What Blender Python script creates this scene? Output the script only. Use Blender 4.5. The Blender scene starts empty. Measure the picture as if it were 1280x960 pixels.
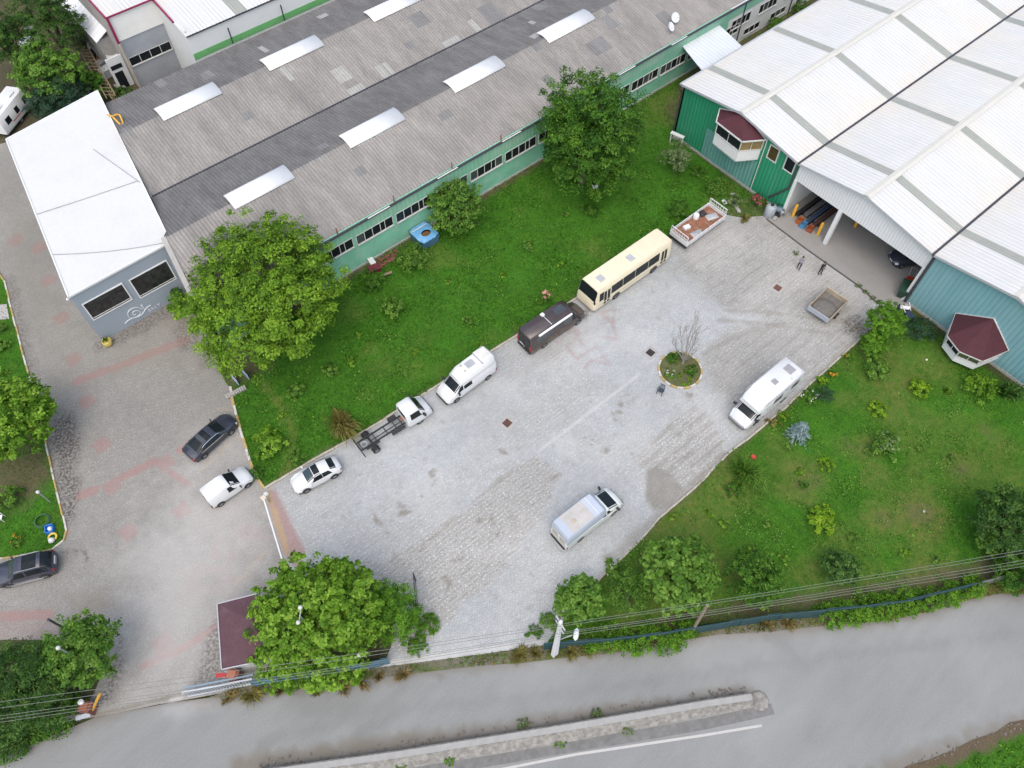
import bpy, bmesh, math, random
import numpy as np
from math import radians as R, sin, cos, pi
from mathutils import Vector, Matrix
from mathutils.geometry import delaunay_2d_cdt, tessellate_polygon

# ------------------------------------------------------------------ camera, sky, sun, exposure
sc = bpy.context.scene
col = sc.collection
CAM_H = 60.0; TILT = R(32); YAW = R(40); FPX = 980.0
cam = bpy.data.cameras.new('camera')
cam.sensor_width = 36; cam.lens = 36 * FPX / 1280; cam.clip_start = 0.5; cam.clip_end = 3000
camo = bpy.data.objects.new('camera', cam); col.objects.link(camo)
camo.location = (0, 0, CAM_H); camo.rotation_euler = (TILT, 0, -YAW)
sc.camera = camo
w = bpy.data.worlds.new('World'); sc.world = w; w.use_nodes = True
nt = w.node_tree; nt.nodes.clear()
sky = nt.nodes.new('ShaderNodeTexSky'); sky.sky_type = 'NISHITA'; sky.sun_disc = False
SUN_EL, SUN_AZ = R(62), R(222)       # azimuth of the sun seen from above, measured from +X
sky.sun_elevation = SUN_EL; sky.sun_rotation = R(90) - SUN_AZ
sky.air_density = 1.0; sky.dust_density = 4.0; sky.ozone_density = 1.0
bg = nt.nodes.new('ShaderNodeBackground'); bg.inputs[1].default_value = 0.15
wo = nt.nodes.new('ShaderNodeOutputWorld')
nt.links.new(sky.outputs[0], bg.inputs[0]); nt.links.new(bg.outputs[0], wo.inputs[0])
sl = bpy.data.lights.new('sun', 'SUN'); sl.energy = 1.15; sl.angle = R(110); sl.color = (1.0, 0.96, 0.9)
so = bpy.data.objects.new('sun', sl); col.objects.link(so)
so.rotation_euler = (Vector((cos(SUN_AZ) * cos(SUN_EL), sin(SUN_AZ) * cos(SUN_EL), sin(SUN_EL)))).to_track_quat('Z', 'Y').to_euler()
sc.view_settings.view_transform = 'Standard'; sc.view_settings.look = 'None'
sc.view_settings.gamma = 1; sc.view_settings.use_curve_mapping = False
sc.view_settings.exposure = 0.73

# ------------------------------------------------------------------ ground survey: photo pixel -> point of the site at height z
def at(px, py, z=0.0):
    v = Vector(((px - 640) / FPX, -(py - 480) / FPX, -1.0))
    v = Matrix.Rotation(-YAW, 3, 'Z') @ (Matrix.Rotation(TILT, 3, 'X') @ v)
    s = (z - CAM_H) / v.z
    return Vector((v.x * s, v.y * s, z))
def pts(l, z=0.0): return [at(x, y, z).xy for x, y in l]
rnd = random.Random(7)

# ------------------------------------------------------------------ materials
def _nodes(name):
    m = bpy.data.materials.new(name); m.use_nodes = True
    t = m.node_tree; b = t.nodes['Principled BSDF']
    return m, t, b
def _mul(t, c, fac_socket, lo, hi):
    mr = t.nodes.new('ShaderNodeMapRange'); mr.inputs[3].default_value = lo; mr.inputs[4].default_value = hi
    mr.inputs[1].default_value = 0.25; mr.inputs[2].default_value = 0.75
    t.links.new(fac_socket, mr.inputs[0])
    mx = t.nodes.new('ShaderNodeMix'); mx.data_type = 'RGBA'; mx.blend_type = 'MULTIPLY'; mx.inputs[0].default_value = 1
    if isinstance(c, tuple): mx.inputs[6].default_value = (*c, 1)
    else: t.links.new(c, mx.inputs[6])
    t.links.new(mr.outputs[0], mx.inputs[7])
    return mx.outputs[2]
def _noise(t, scale, detail=4, rough=.6, coords=None, vec=None):
    n = t.nodes.new('ShaderNodeTexNoise'); n.inputs['Scale'].default_value = scale
    n.inputs['Detail'].default_value = detail; n.inputs['Roughness'].default_value = rough
    if vec is None:
        tc = t.nodes.new('ShaderNodeTexCoord'); mp = t.nodes.new('ShaderNodeMapping')
        mp.inputs['Scale'].default_value = coords or (1, 1, 1)
        t.links.new(tc.outputs['Object'], mp.inputs[0]); vec = mp.outputs[0]
    t.links.new(vec, n.inputs['Vector'])
    return n.outputs[0]
def _bump(t, b, h, strength=.3, dist=.02):
    bp = t.nodes.new('ShaderNodeBump'); bp.inputs['Strength'].default_value = strength; bp.inputs['Distance'].default_value = dist
    t.links.new(h, bp.inputs['Height']); t.links.new(bp.outputs[0], b.inputs['Normal'])
def _mix(t, fac, a, b):
    mx = t.nodes.new('ShaderNodeMix'); mx.data_type = 'RGBA'
    if hasattr(fac, 'links'): t.links.new(fac, mx.inputs[0])
    else: mx.inputs[0].default_value = fac
    for i, v in ((6, a), (7, b)):
        if isinstance(v, tuple): mx.inputs[i].default_value = (*v, 1)
        else: t.links.new(v, mx.inputs[i])
    return mx.outputs[2]
def _ramp(t, sock, p0, p1):
    mr = t.nodes.new('ShaderNodeMapRange'); mr.inputs[1].default_value = p0; mr.inputs[2].default_value = p1
    t.links.new(sock, mr.inputs[0]); return mr.outputs[0]
def _attr(t, name):
    a = t.nodes.new('ShaderNodeAttribute'); a.attribute_name = name; return a.outputs['Fac']
def _math(t, op, a, b):
    m = t.nodes.new('ShaderNodeMath'); m.operation = op
    for i, v in ((0, a), (1, b)):
        if isinstance(v, (int, float)): m.inputs[i].default_value = v
        else: t.links.new(v, m.inputs[i])
    return m.outputs[0]

def mat(name, c, rough=.6, metal=0.0, var=.12, scale=1.5, coords=None, spec=.5, coat=0.0, dirt=None, dirt_amt=.5, dscale=.8, bump=0, bscale=20, fine=None):
    m, t, b = _nodes(name)
    n = _noise(t, scale, 5, .65, coords)
    cs = _mul(t, tuple(c), n, 1 - var, 1 + var)
    for fs, fcs, fa in (fine or ()): cs = _mul(t, cs, _noise(t, fs, 4, .75, fcs), 1 - fa, 1 + fa)
    if dirt:
        d = _noise(t, dscale, 6, .7, coords)
        cs = _mix(t, _math(t, 'MULTIPLY', _ramp(t, d, .5, .75), dirt_amt), cs, tuple(dirt))
    t.links.new(cs, b.inputs['Base Color'])
    b.inputs['Roughness'].default_value = rough; b.inputs['Metallic'].default_value = metal
    b.inputs['Specular IOR Level'].default_value = spec; b.inputs['Coat Weight'].default_value = coat
    if bump: _bump(t, b, _noise(t, bscale, 3), bump)
    return m

def mat_leaf(name, dark, mid, light, trans=.25):
    m, t, b = _nodes(name)
    g = t.nodes.new('ShaderNodeNewGeometry')
    a = _attr(t, 'tint')
    s = _math(t, 'ADD', _math(t, 'MULTIPLY', g.outputs['Random Per Island'], .45), _math(t, 'MULTIPLY', a, .55))
    r = t.nodes.new('ShaderNodeValToRGB'); e = r.color_ramp.elements
    e[0].position = .12; e[0].color = (*dark, 1); e[1].position = .9; e[1].color = (*light, 1)
    k = e.new(.5); k.color = (*mid, 1)
    t.links.new(s, r.inputs[0]); t.links.new(r.outputs[0], b.inputs['Base Color'])
    b.inputs['Roughness'].default_value = .55; b.inputs['Specular IOR Level'].default_value = .16
    tr = t.nodes.new('ShaderNodeBsdfTranslucent'); t.links.new(r.outputs[0], tr.inputs[0])
    ms = t.nodes.new('ShaderNodeMixShader'); ms.inputs[0].default_value = trans
    o = t.nodes['Material Output']
    t.links.new(b.outputs[0], ms.inputs[1]); t.links.new(tr.outputs[0], ms.inputs[2]); t.links.new(ms.outputs[0], o.inputs[0])
    return m

def mat_ribs(name, c, axis, pitch, depth=.6, var=.08, rough=.5, dirt=None, dirt_amt=.4, dscale=.35, streak=(1, 1, 1), line=.18, valley=None):
    """profiled sheet metal: ribs across object axis (0 x, 1 y) as bump, faint colour wear"""
    m, t, b = _nodes(name)
    tc = t.nodes.new('ShaderNodeTexCoord'); sx = t.nodes.new('ShaderNodeSeparateXYZ')
    t.links.new(tc.outputs['Object'], sx.inputs[0])
    v = _math(t, 'MULTIPLY', sx.outputs[axis], 1 / pitch)
    f = _math(t, 'FRACT', v, 0)
    h = _ramp(t, _math(t, 'ABSOLUTE', _math(t, 'SUBTRACT', f, .5), 0), .12, .3)
    n = _noise(t, .6, 5, .6, streak)
    cs = _mul(t, tuple(c), n, 1 - var, 1 + var)
    cs = _mix(t, _math(t, 'MULTIPLY', h, line), cs, tuple(x * .55 for x in c))
    if valley:      # run-off stains beside the valley gutters
        ph = _math(t, 'FRACT', _math(t, 'MULTIPLY', _math(t, 'ADD', sx.outputs[1], valley[0]), 1 / valley[1]), 0)
        dd = _math(t, 'MINIMUM', ph, _math(t, 'SUBTRACT', 1, ph))
        st = _math(t, 'MULTIPLY', _ramp(t, dd, valley[2], 0.0), _ramp(t, _noise(t, 1.2, 6, .75, (1, .12, 1)), .35, .75))
        cs = _mix(t, _math(t, 'MULTIPLY', st, .6), cs, valley[3])
    if dirt:
        d = _noise(t, dscale, 6, .7, streak)
        cs = _mix(t, _math(t, 'MULTIPLY', _ramp(t, d, .48, .75), dirt_amt), cs, tuple(dirt))
    t.links.new(cs, b.inputs['Base Color']); b.inputs['Roughness'].default_value = rough
    _bump(t, b, h, depth, .04)
    return m

def paint(name, c, rough=.25, dirt=.1): return mat(name, c, rough, 0, .03, 2, spec=.5, coat=.35, dirt=tuple(x * .6 + .05 for x in c), dirt_amt=dirt, dscale=1.2)

GLASS = mat('dark_glass', (.012, .016, .018), .1, 0, .25, 3, spec=.2)
GLASS2 = mat('grey_glass', (.05, .06, .065), .08, 0, .3, 3, spec=.7)
RUBBER = mat('tyre_rubber', (.02, .02, .021), .85)
ALLOY = mat('alloy_rim', (.42, .43, .45), .35, .7)
STEELRIM = mat('steel_rim', (.3, .31, .32), .5, .3)
BLACK = mat('black_plastic', (.018, .018, .02), .6)
WHITEP = paint('white_car_paint', (.60, .62, .62))
WHITEV = mat('white_van_paint', (.60, .62, .62), .4, 0, .04, 2, dirt=(.5, .47, .42), dirt_amt=.25, dscale=1.5, coat=.2)
DARKP = paint('black_car_paint', (.028, .032, .046), .3, .3)
DARKP2 = paint('dark_blue_car_paint', (.034, .037, .056), .3, .3)
BROWNP = paint('dark_brown_paint', (.05, .038, .036), .3, .4)
CREAM = mat('cream_bus_paint', (.64, .58, .42), .4, 0, .05, 1.5, dirt=(.5, .42, .3), dirt_amt=.3, coat=.15)
REDL = mat('red_lamp_plastic', (.35, .015, .02), .25)
HEADL = mat('clear_lamp_plastic', (.55, .57, .58), .15)
GALV = mat('galvanised_steel', (.4, .41, .42), .5, .4)
RUSTY = mat('rusted_steel', (.2, .085, .045), .9, 0, .35, 3, dirt=(.38, .3, .25), dirt_amt=.7, dscale=2)
CONC = mat('concrete', (.33, .32, .3), .9, 0, .15, 1, dirt=(.2, .19, .17), dirt_amt=.5, bump=.15)
WHITEPAINT = mat('white_wall_paint', (.58, .60, .59), .7, 0, .06, .7, dirt=(.42, .4, .36), dirt_amt=.35, dscale=.7)
BARK = mat('bark', (.09, .07, .05), .95, 0, .3, 6, bump=.5, bscale=15)
YELLOW = mat('yellow_paint', (.6, .33, .03), .5, 0, .1, 2, dirt=(.3, .2, .08), dirt_amt=.4)
WOODY = mat('weathered_wood', (.21, .17, .12), .85, 0, .25, 3, (8, 1, 1))

# ------------------------------------------------------------------ object helpers
def tag(o, label=None, cat=None, group=None, kind=None):
    if label: o['label'] = label
    if cat: o['category'] = cat
    if group: o['group'] = group
    if kind: o['kind'] = kind
    return o
def link(name, me, parent=None, m=None):
    o = bpy.data.objects.new(name, me); col.objects.link(o)
    if parent is not None: o.parent = parent
    if m is not None:
        for x in (m if isinstance(m, (list, tuple)) else [m]): me.materials.append(x)
    return o
def thing(name, label, cat, loc=(0, 0, 0), rz=0, group=None):
    o = bpy.data.objects.new(name, None); col.objects.link(o); o.empty_display_size = .3
    o.location = (loc[0], loc[1], loc[2] if len(loc) > 2 else 0); o.rotation_euler = (0, 0, rz)
    return tag(o, label, cat, group)
def copy_tree(o, parent=None):
    c = o.copy(); col.objects.link(c); c.parent = parent
    for ch in o.children: copy_tree(ch, c)
    return c

class MB:
    """collects shapes, then becomes ONE mesh object"""
    def __init__(s): s.v = []; s.f = []; s.mi = []; s.cur = 0
    def add(s, vs, fs):
        o = len(s.v); s.v += [tuple(p) for p in vs]
        for f in fs: s.f.append(tuple(i + o for i in f)); s.mi.append(s.cur)
        return s
    def box(s, x0, x1, y0, y1, z0, z1):
        v = [(x, y, z) for z in (z0, z1) for y in (y0, y1) for x in (x0, x1)]
        return s.add(v, [(0, 2, 3, 1), (4, 5, 7, 6), (0, 1, 5, 4), (1, 3, 7, 5), (3, 2, 6, 7), (2, 0, 4, 6)])
    def obox(s, c, dx, size):
        """box centred c, x axis along dx (2D or 3D), size (l,w,h)"""
        d = Vector((dx[0], dx[1], dx[2] if len(dx) > 2 else 0)).normalized()
        y = Vector((0, 0, 1)).cross(d)
        y = y.normalized() if y.length > 1e-4 else Vector((0, 1, 0))
        z = d.cross(y); c = Vector(c)
        v = [c + d * (a * size[0] / 2) + y * (b * size[1] / 2) + z * (e * size[2] / 2) for e in (-1, 1) for b in (-1, 1) for a in (-1, 1)]
        return s.add(v, [(0, 2, 3, 1), (4, 5, 7, 6), (0, 1, 5, 4), (1, 3, 7, 5), (3, 2, 6, 7), (2, 0, 4, 6)])
    def bar(s, a, b, wd, h=None):
        a, b = Vector(a), Vector(b)
        return s.obox((a + b) / 2, b - a, ((b - a).length, wd, h or wd))
    def tube(s, path, r, n=8, caps=True):
        path = [Vector(p) for p in path]; k = len(path)
        rr = r if isinstance(r, (list, tuple)) else [r] * k
        vs = []; fs = []
        up = Vector((0, 0, 1))
        for i, p in enumerate(path):
            d = (path[min(i + 1, k - 1)] - path[max(i - 1, 0)]).normalized()
            u = d.cross(up)
            if u.length < .05: u = d.cross(Vector((1, 0, 0)))
            u.normalize(); w_ = d.cross(u)
            for j in range(n):
                a = 2 * pi * j / n
                vs.append(p + (u * cos(a) + w_ * sin(a)) * rr[i])
        for i in range(k - 1):
            for j in range(n):
                fs.append((i * n + j, i * n + (j + 1) % n, (i + 1) * n + (j + 1) % n, (i + 1) * n + j))
        if caps: fs += [tuple(range(n)), tuple(range((k - 1) * n, k * n))]
        return s.add(vs, fs)
    def lathe(s, prof, c=(0, 0, 0), n=20, axis='z'):
        vs = []; fs = []; k = len(prof)
        for r, h in prof:
            for j in range(n):
                a = 2 * pi * j / n
                p = (r * cos(a), r * sin(a), h) if axis == 'z' else (r * cos(a), h, r * sin(a))
                vs.append((p[0] + c[0], p[1] + c[1], p[2] + c[2]))
        for i in range(k - 1):
            for j in range(n):
                fs.append((i * n + j, i * n + (j + 1) % n, (i + 1) * n + (j + 1) % n, (i + 1) * n + j))
        fs += [tuple(range(n)), tuple(range((k - 1) * n, k * n))]
        return s.add(vs, fs)
    def prism(s, poly, z0, z1):
        n = len(poly)
        v = [(p[0], p[1], z0) for p in poly] + [(p[0], p[1], z1) for p in poly]
        return s.add(v, [tuple(range(n))[::-1], tuple(range(n, 2 * n))] + [(i, (i + 1) % n, n + (i + 1) % n, n + i) for i in range(n)])
    def build(s, name, m, parent=None, smooth=None, loc=None):
        me = bpy.data.meshes.new(name); me.from_pydata(s.v, [], s.f)
        o = link(name, me, parent, m)
        if any(s.mi): me.polygons.foreach_set('material_index', s.mi)
        me.validate()
        bm = bmesh.new(); bm.from_mesh(me); bmesh.ops.recalc_face_normals(bm, faces=bm.faces); bm.to_mesh(me); bm.free()
        if smooth is not None:
            me.shade_smooth(); me.set_sharp_from_angle(angle=R(smooth))
        if loc is not None: o.location = loc
        me.update(); return o
def bevel(o, wd=.03, seg=2):
    b = o.modifiers.new('bevel', 'BEVEL'); b.width = wd; b.segments = seg; b.limit_method = 'ANGLE'; b.angle_limit = R(40); return o

# ------------------------------------------------------------------ noise in numpy (for layout of dirt, wear and planting)
_rs = np.random.RandomState(3); _G = _rs.rand(256, 256)
def vnoise(x, y):
    xi = np.floor(x).astype(int); yi = np.floor(y).astype(int); fx = x - xi; fy = y - yi
    fx = fx * fx * (3 - 2 * fx); fy = fy * fy * (3 - 2 * fy)
    g = lambda a, b: _G[a % 256, b % 256]
    return (g(xi, yi) * (1 - fx) + g(xi + 1, yi) * fx) * (1 - fy) + (g(xi, yi + 1) * (1 - fx) + g(xi + 1, yi + 1) * fx) * fy
def fbm(x, y, sc_=1.0, o=4):
    s = 0; a = .5; f = sc_; tot = 0
    for i in range(o): s = s + a * vnoise(x * f + 17 * i, y * f + 31 * i); tot += a; a *= .55; f *= 2.03
    return s / tot
def inpoly(X, Y, poly):
    r = np.zeros(X.shape, bool); n = len(poly)
    for i in range(n):
        x0, y0 = poly[i]; x1, y1 = poly[(i + 1) % n]
        if y0 == y1: continue
        c = ((y0 > Y) != (y1 > Y)) & (X < (x1 - x0) * (Y - y0) / (y1 - y0) + x0); r ^= c
    return r
def dline(X, Y, line, closed=False):
    d = np.full(X.shape, 1e9); n = len(line)
    for i in range(n if closed else n - 1):
        x0, y0 = line[i]; x1, y1 = line[(i + 1) % n]
        L2 = max((x1 - x0) ** 2 + (y1 - y0) ** 2, 1e-9)
        t = np.clip(((X - x0) * (x1 - x0) + (Y - y0) * (y1 - y0)) / L2, 0, 1)
        d = np.minimum(d, np.hypot(X - x0 - t * (x1 - x0), Y - y0 - t * (y1 - y0)))
    return d
def mpoly(X, Y, poly, soft=.6, rag=1.0, scale=.7):
    s = np.where(inpoly(X, Y, poly), 1, -1) * dline(X, Y, poly, True) + (fbm(X, Y, scale) - .5) * 2 * rag
    return np.clip(s / soft + .5, 0, 1)
def mline(X, Y, line, wd=.3, soft=.15, rag=.1, closed=False):
    d = dline(X, Y, line, closed) + (fbm(X, Y, 1.5) - .5) * 2 * rag
    return np.clip((wd - d) / soft + .5, 0, 1)
def mblob(X, Y, c, r, soft=.5, rag=.6, scale=1.2):
    d = np.hypot(X - c[0], Y - c[1]) + (fbm(X, Y, scale) - .5) * 2 * rag
    return np.clip((r - d) / soft + .5, 0, 1)

def sheet(name, poly, z, res, m, attrs=None, relief=0.0):
    """flat ground sheet: outline polygon filled with a fine grid so wear and dirt can be laid out on it"""
    poly = [Vector((p[0], p[1])) for p in poly]
    a = np.array([[p.x, p.y] for p in poly])
    P = [p for p in poly]; E = [(i, (i + 1) % len(poly)) for i in range(len(poly))]
    xs = np.arange(a[:, 0].min(), a[:, 0].max(), res); ys = np.arange(a[:, 1].min(), a[:, 1].max(), res)
    X, Y = np.meshgrid(xs, ys); X = X.ravel() + _rs.uniform(-.15, .15, X.size) * res; Y = Y.ravel() + _rs.uniform(-.15, .15, Y.size) * res
    k = inpoly(X, Y, a) & (dline(X, Y, a, True) > res * .4)
    P += [Vector((float(x), float(y))) for x, y in zip(X[k], Y[k])]
    vs, es, fs, *_ = delaunay_2d_cdt(P, E, [], 1, 1e-4)
    va = np.array([[v.x, v.y] for v in vs])
    zz = np.full(len(va), float(z))
    if relief: zz += relief * fbm(va[:, 0], va[:, 1], .35) * np.clip(dline(va[:, 0], va[:, 1], a, True) / 1.5, 0, 1)
    me = bpy.data.meshes.new(name); me.from_pydata([(x, y, h) for (x, y), h in zip(va, zz)], [], [tuple(f) for f in fs])
    bm = bmesh.new(); bm.from_mesh(me)
    for f in bm.faces:
        if f.normal.z < 0: f.normal_flip()
    bm.to_mesh(me); bm.free()
    o = link(name, me, None, m); tag(o, kind='structure')
    for nm, fn in (attrs or {}).items():
        at_ = me.attributes.new(nm, 'FLOAT', 'POINT'); at_.data.foreach_set('value', np.asarray(fn(va[:, 0], va[:, 1]), dtype=np.float32))
    me.shade_smooth()
    return o
# ================================================================== THE SETTING: ground, yard, drive, lawns, roads
def mat_paver(name, c1, c2, c3, rot, warm, sand):
    m, t, b = _nodes(name)
    tc = t.nodes.new('ShaderNodeTexCoord'); mp = t.nodes.new('ShaderNodeMapping'); mp.inputs['Rotation'].default_value = (0, 0, rot)
    t.links.new(tc.outputs['Object'], mp.inputs[0])
    br = t.nodes.new('ShaderNodeTexBrick'); t.links.new(mp.outputs[0], br.inputs['Vector'])
    br.inputs['Scale'].default_value = 1; br.inputs['Brick Width'].default_value = .24; br.inputs['Row Height'].default_value = .16
    br.inputs['Mortar Size'].default_value = .012; br.inputs['Mortar Smooth'].default_value = .4
    br.inputs['Color1'].default_value = (*c1, 1); br.inputs['Color2'].default_value = (*c2, 1); br.inputs['Mortar'].default_value = (*c3, 1)
    cs = br.outputs[0]
    # worn rows of pavers, picked out by sand in the joints
    ns = _noise(t, 1.6, 3, .5, vec=mp.outputs[0])
    sx = t.nodes.new('ShaderNodeSeparateXYZ'); t.links.new(mp.outputs[0], sx.inputs[0])
    ph = _math(t, 'ADD', _math(t, 'MULTIPLY', sx.outputs[1], 1 / .36), _math(t, 'MULTIPLY', ns, .3))
    st = _ramp(t, _math(t, 'ABSOLUTE', _math(t, 'SUBTRACT', _math(t, 'FRACT', ph, 0), .5), 0), .16, .36)
    brk = _ramp(t, _noise(t, 2.2, 5, .8, (.6, 1.6, 1)), .42, .60)
    wa = _attr(t, 'warm'); sa = _attr(t, 'sand')
    cs = _mix(t, _math(t, 'MULTIPLY', wa, .7), cs, warm)
    cs = _mix(t, _math(t, 'MULTIPLY', _math(t, 'MULTIPLY', wa, st), _math(t, 'MULTIPLY', brk, .55)), cs, tuple(x * .55 for x in warm))
    # single pale stones
    sp = _ramp(t, _noise(t, 6.5, 2, .5), .57, .68)
    cs = _mix(t, _math(t, 'MULTIPLY', sp, _math(t, 'ADD', .34, _math(t, 'MULTIPLY', wa, .4))), cs, tuple(min(1, x * 1.7) for x in c1))
    dp = _ramp(t, _noise(t, 4.3, 3, .6), .62, .74)
    cs = _mix(t, _math(t, 'MULTIPLY', dp, .35), cs, tuple(x * .6 for x in c1))
    cs = _mix(t, _math(t, 'MULTIPLY', sa, .85), cs, sand)
    big = _noise(t, .12, 5, .6); cs = _mul(t, cs, big, .84, 1.12)
    md = _noise(t, 1.3, 8, .8); cs = _mul(t, cs, md, .82, 1.15)
    fn = _noise(t, 9, 3, .7); cs = _mul(t, cs, fn, .72, 1.28)
    cs = _mix(t, _math(t, 'MULTIPLY', _attr(t, 'red'), .85), cs, (.265, .145, .13))
    cs = _mix(t, _math(t, 'MULTIPLY', _attr(t, 'yellow'), .6), cs, (.45, .33, .13))
    cs = _mix(t, _math(t, 'MULTIPLY', _attr(t, 'pale'), .5), cs, (.5, .49, .47))
    cs = _mix(t, _math(t, 'MULTIPLY', _attr(t, 'stain'), .75), cs, (.155, .135, .10))
    lit = _ramp(t, _noise(t, 4.5, 3, .8), .45, .55)
    cs = _mix(t, _math(t, 'MULTIPLY', _attr(t, 'litter'), _math(t, 'MULTIPLY', lit, .9)), cs, (.055, .042, .035))
    t.links.new(cs, b.inputs['Base Color']); b.inputs['Roughness'].default_value = .85
    _bump(t, b, br.outputs['Fac'], -.25, .01)
    return m

def mat_ground(name, c, dry, soil, fine=7):
    m, t, b = _nodes(name)
    n1 = _noise(t, .35, 5, .65); n2 = _noise(t, fine, 4, .75); n3 = _noise(t, 1.6, 5, .7)
    cs = _mul(t, tuple(c), n1, .72, 1.3)
    cs = _mix(t, _ramp(t, n3, .45, .75), cs, tuple(x * y for x, y in zip(c, (1.55, 1.32, 1.0))))
    cs = _mul(t, cs, n2, .45, 1.6)
    dr = _math(t, 'MULTIPLY', _attr(t, 'dry'), _ramp(t, n3, .25, .6))
    cs = _mix(t, _math(t, 'MULTIPLY', dr, .8), cs, dry)
    cs = _mix(t, _attr(t, 'soil'), cs, soil)
    cs = _mul(t, cs, _noise(t, 11, 4, .8), .6, 1.45)
    t.links.new(cs, b.inputs['Base Color']); b.inputs['Roughness'].default_value = .95; b.inputs['Specular IOR Level'].default_value = .15
    _bump(t, b, n2, .8, .06)
    return m

def mat_road(name, c):
    m, t, b = _nodes(name)
    cs = _mul(t, tuple(c), _noise(t, .08, 4, .6), .95, 1.05)
    cs = _mul(t, cs, _noise(t, .5, 6, .7, (.35, 1.3, 1)), .9, 1.1)
    cs = _mul(t, cs, _noise(t, 9, 5, .85), .8, 1.2)
    dk = _ramp(t, _noise(t, .22, 5, .65, (.12, 1, 1)), .52, .72)
    cs = _mix(t, _math(t, 'MULTIPLY', dk, .12), cs, tuple(x * .6 for x in c))
    cs = _mix(t, _math(t, 'MULTIPLY', _attr(t, 'dirt'), .8), cs, (.145, .128, .10))
    cs = _mix(t, _math(t, 'MULTIPLY', _attr(t, 'pale'), .5), cs, (.34, .34, .33))
    cs = _mix(t, _math(t, 'MULTIPLY', _attr(t, 'track'), .3), cs, tuple(x * .68 for x in c))
    t.links.new(cs, b.inputs['Base Color']); b.inputs['Roughness'].default_value = .88
    _bump(t, b, _noise(t, 30, 2), .15, .01)
    return m

M_LOT = mat_paver('grey_paving', (.322, .342, .343), (.356, .372, .370), (.245, .255, .254), 0.02, (.295, .286, .258), (.205, .197, .172))
M_DRIVE = mat_paver('drive_paving', (.220, .218, .198), (.247, .242, .219), (.160, .152, .138), .5, (.2, .19, .17), (.3, .28, .25))
M_LAWN = mat_ground('lawn_ground', (.030, .100, .008), (.125, .118, .036), (.10, .078, .05))
M_SOIL = mat_ground('bare_earth', (.04, .055, .02), (.10, .085, .05), (.085, .07, .05))
M_VERGE = mat_ground('verge_ground', (.05, .085, .02), (.15, .12, .05), (.15, .135, .11))
M_ROAD = mat_road('worn_asphalt', (.203, .211, .204))

# terrain, one sheet out to the horizon
b_ = MB(); b_.add([(-1500, -1500, -.12), (1500, -1500, -.12), (1500, 1500, -.12), (-1500, 1500, -.12)], [(0, 1, 2, 3)])
tag(b_.build('terrain', M_SOIL), kind='structure')

# --- paved yard
GATE = [(330, 611), (343, 660), (356, 700), (378, 770), (402, 852)]
yard = pts(GATE) + pts([(490, 838), (700, 808), (760, 720), (860, 640), (1100, 460)]) + [at(1130, 395).xy.copy()] + [Vector((61.0, 11.0)), Vector((61.0, 27.2))] + pts([(960, 255), (880, 262), (800, 312), (720, 365), (640, 415), (560, 467), (500, 500), (430, 545)])
W1 = pts([(440, 690), (480, 706), (585, 631), (636, 590), (667, 571), (697, 592), (690, 625), (677, 645), (655, 680), (611, 729), (560, 775), (530, 800), (505, 815), (430, 760)])
W2 = pts([(865, 505), (795, 567), (790, 573), (806, 593), (808, 622), (818, 633), (830, 640), (855, 618), (883, 595), (907, 570), (905, 550), (880, 512)])
W3 = pts([(838, 336), (880, 360), (916, 390), (950, 398), (905, 422), (872, 446), (890, 490), (925, 505), (960, 480), (1020, 480), (1110, 400), (1000, 300), (960, 262), (890, 285)])
W4 = pts([(500, 650), (560, 600), (640, 560), (660, 600), (600, 640), (520, 700)])
SAND = [pts([(806, 586), (825, 578), (838, 592), (850, 610), (838, 632), (818, 635), (808, 622)])]
STN = [((780, 505), .9), ((776, 515), .5), ((769, 519), .5), ((737, 552), .7), ((757, 560), .9), ((787, 500), .45), ((618, 672), .5), ((603, 650), .6), ((612, 653), .5), ((570, 700), .45), ((862, 492), 1.0), ((855, 440), .6), ((970, 355), .5), ((470, 650), .6), ((520, 620), .6), ((538, 592), .7), ((505, 640), .8), ((560, 725), .5), ((1072, 410), 1.5), ((1060, 402), .7), ((630, 565), .6), ((500, 605), .5), ((735, 395), .5)]
DOTS = [(rnd.uniform(380, 1050), rnd.uniform(330, 800)) for _ in range(170)]
def f_warm(X, Y):
    r = np.maximum.reduce([mpoly(X, Y, W1, .5, .5), mpoly(X, Y, W2, .5, .5), mpoly(X, Y, W3, 1.5, 1.2) * .85])
    return np.maximum(r, .42 * np.clip((fbm(X, Y, .14) - .42) * 4, 0, 1) * (.5 + fbm(X, Y, .9)))
def f_sand(X, Y):
    s = np.maximum.reduce([mpoly(X, Y, p, .4, .5) for p in SAND])
    # sand rows swept along the worn strip
    rows = np.clip((np.sin(Y * 2 * pi / .95 + (fbm(X, Y, .5) - .5) * 1.2) - .1) * 2.5, 0, 1) * np.clip((fbm(X, Y, .8) - .33) * 6, 0, 1)
    s = np.maximum(s, mpoly(X, Y, W2, .4, .4) * rows * .8)
    rows3 = np.clip(np.sin(Y * 2 * pi / 1.1 + (fbm(X, Y, .3) - .5) * 1.5) * 2 - .6, 0, 1) * np.clip((fbm(X, Y, .6) - .42) * 6, 0, 1)
    s = np.maximum(s, mpoly(X, Y, W3, 2, 1.5) * np.maximum(rows3 * .75, .3))
    tr = mline(X, Y, pts([(905, 388), (960, 390), (1020, 398), (1060, 405)]), .25, .2, .15) + mline(X, Y, pts([(900, 400), (960, 405), (1040, 418)]), .25, .2, .15) + mline(X, Y, pts([(880, 442), (925, 418), (980, 404)]), .3, .25, .2)
    return np.clip(np.maximum(s, tr * .7), 0, 1)
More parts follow.
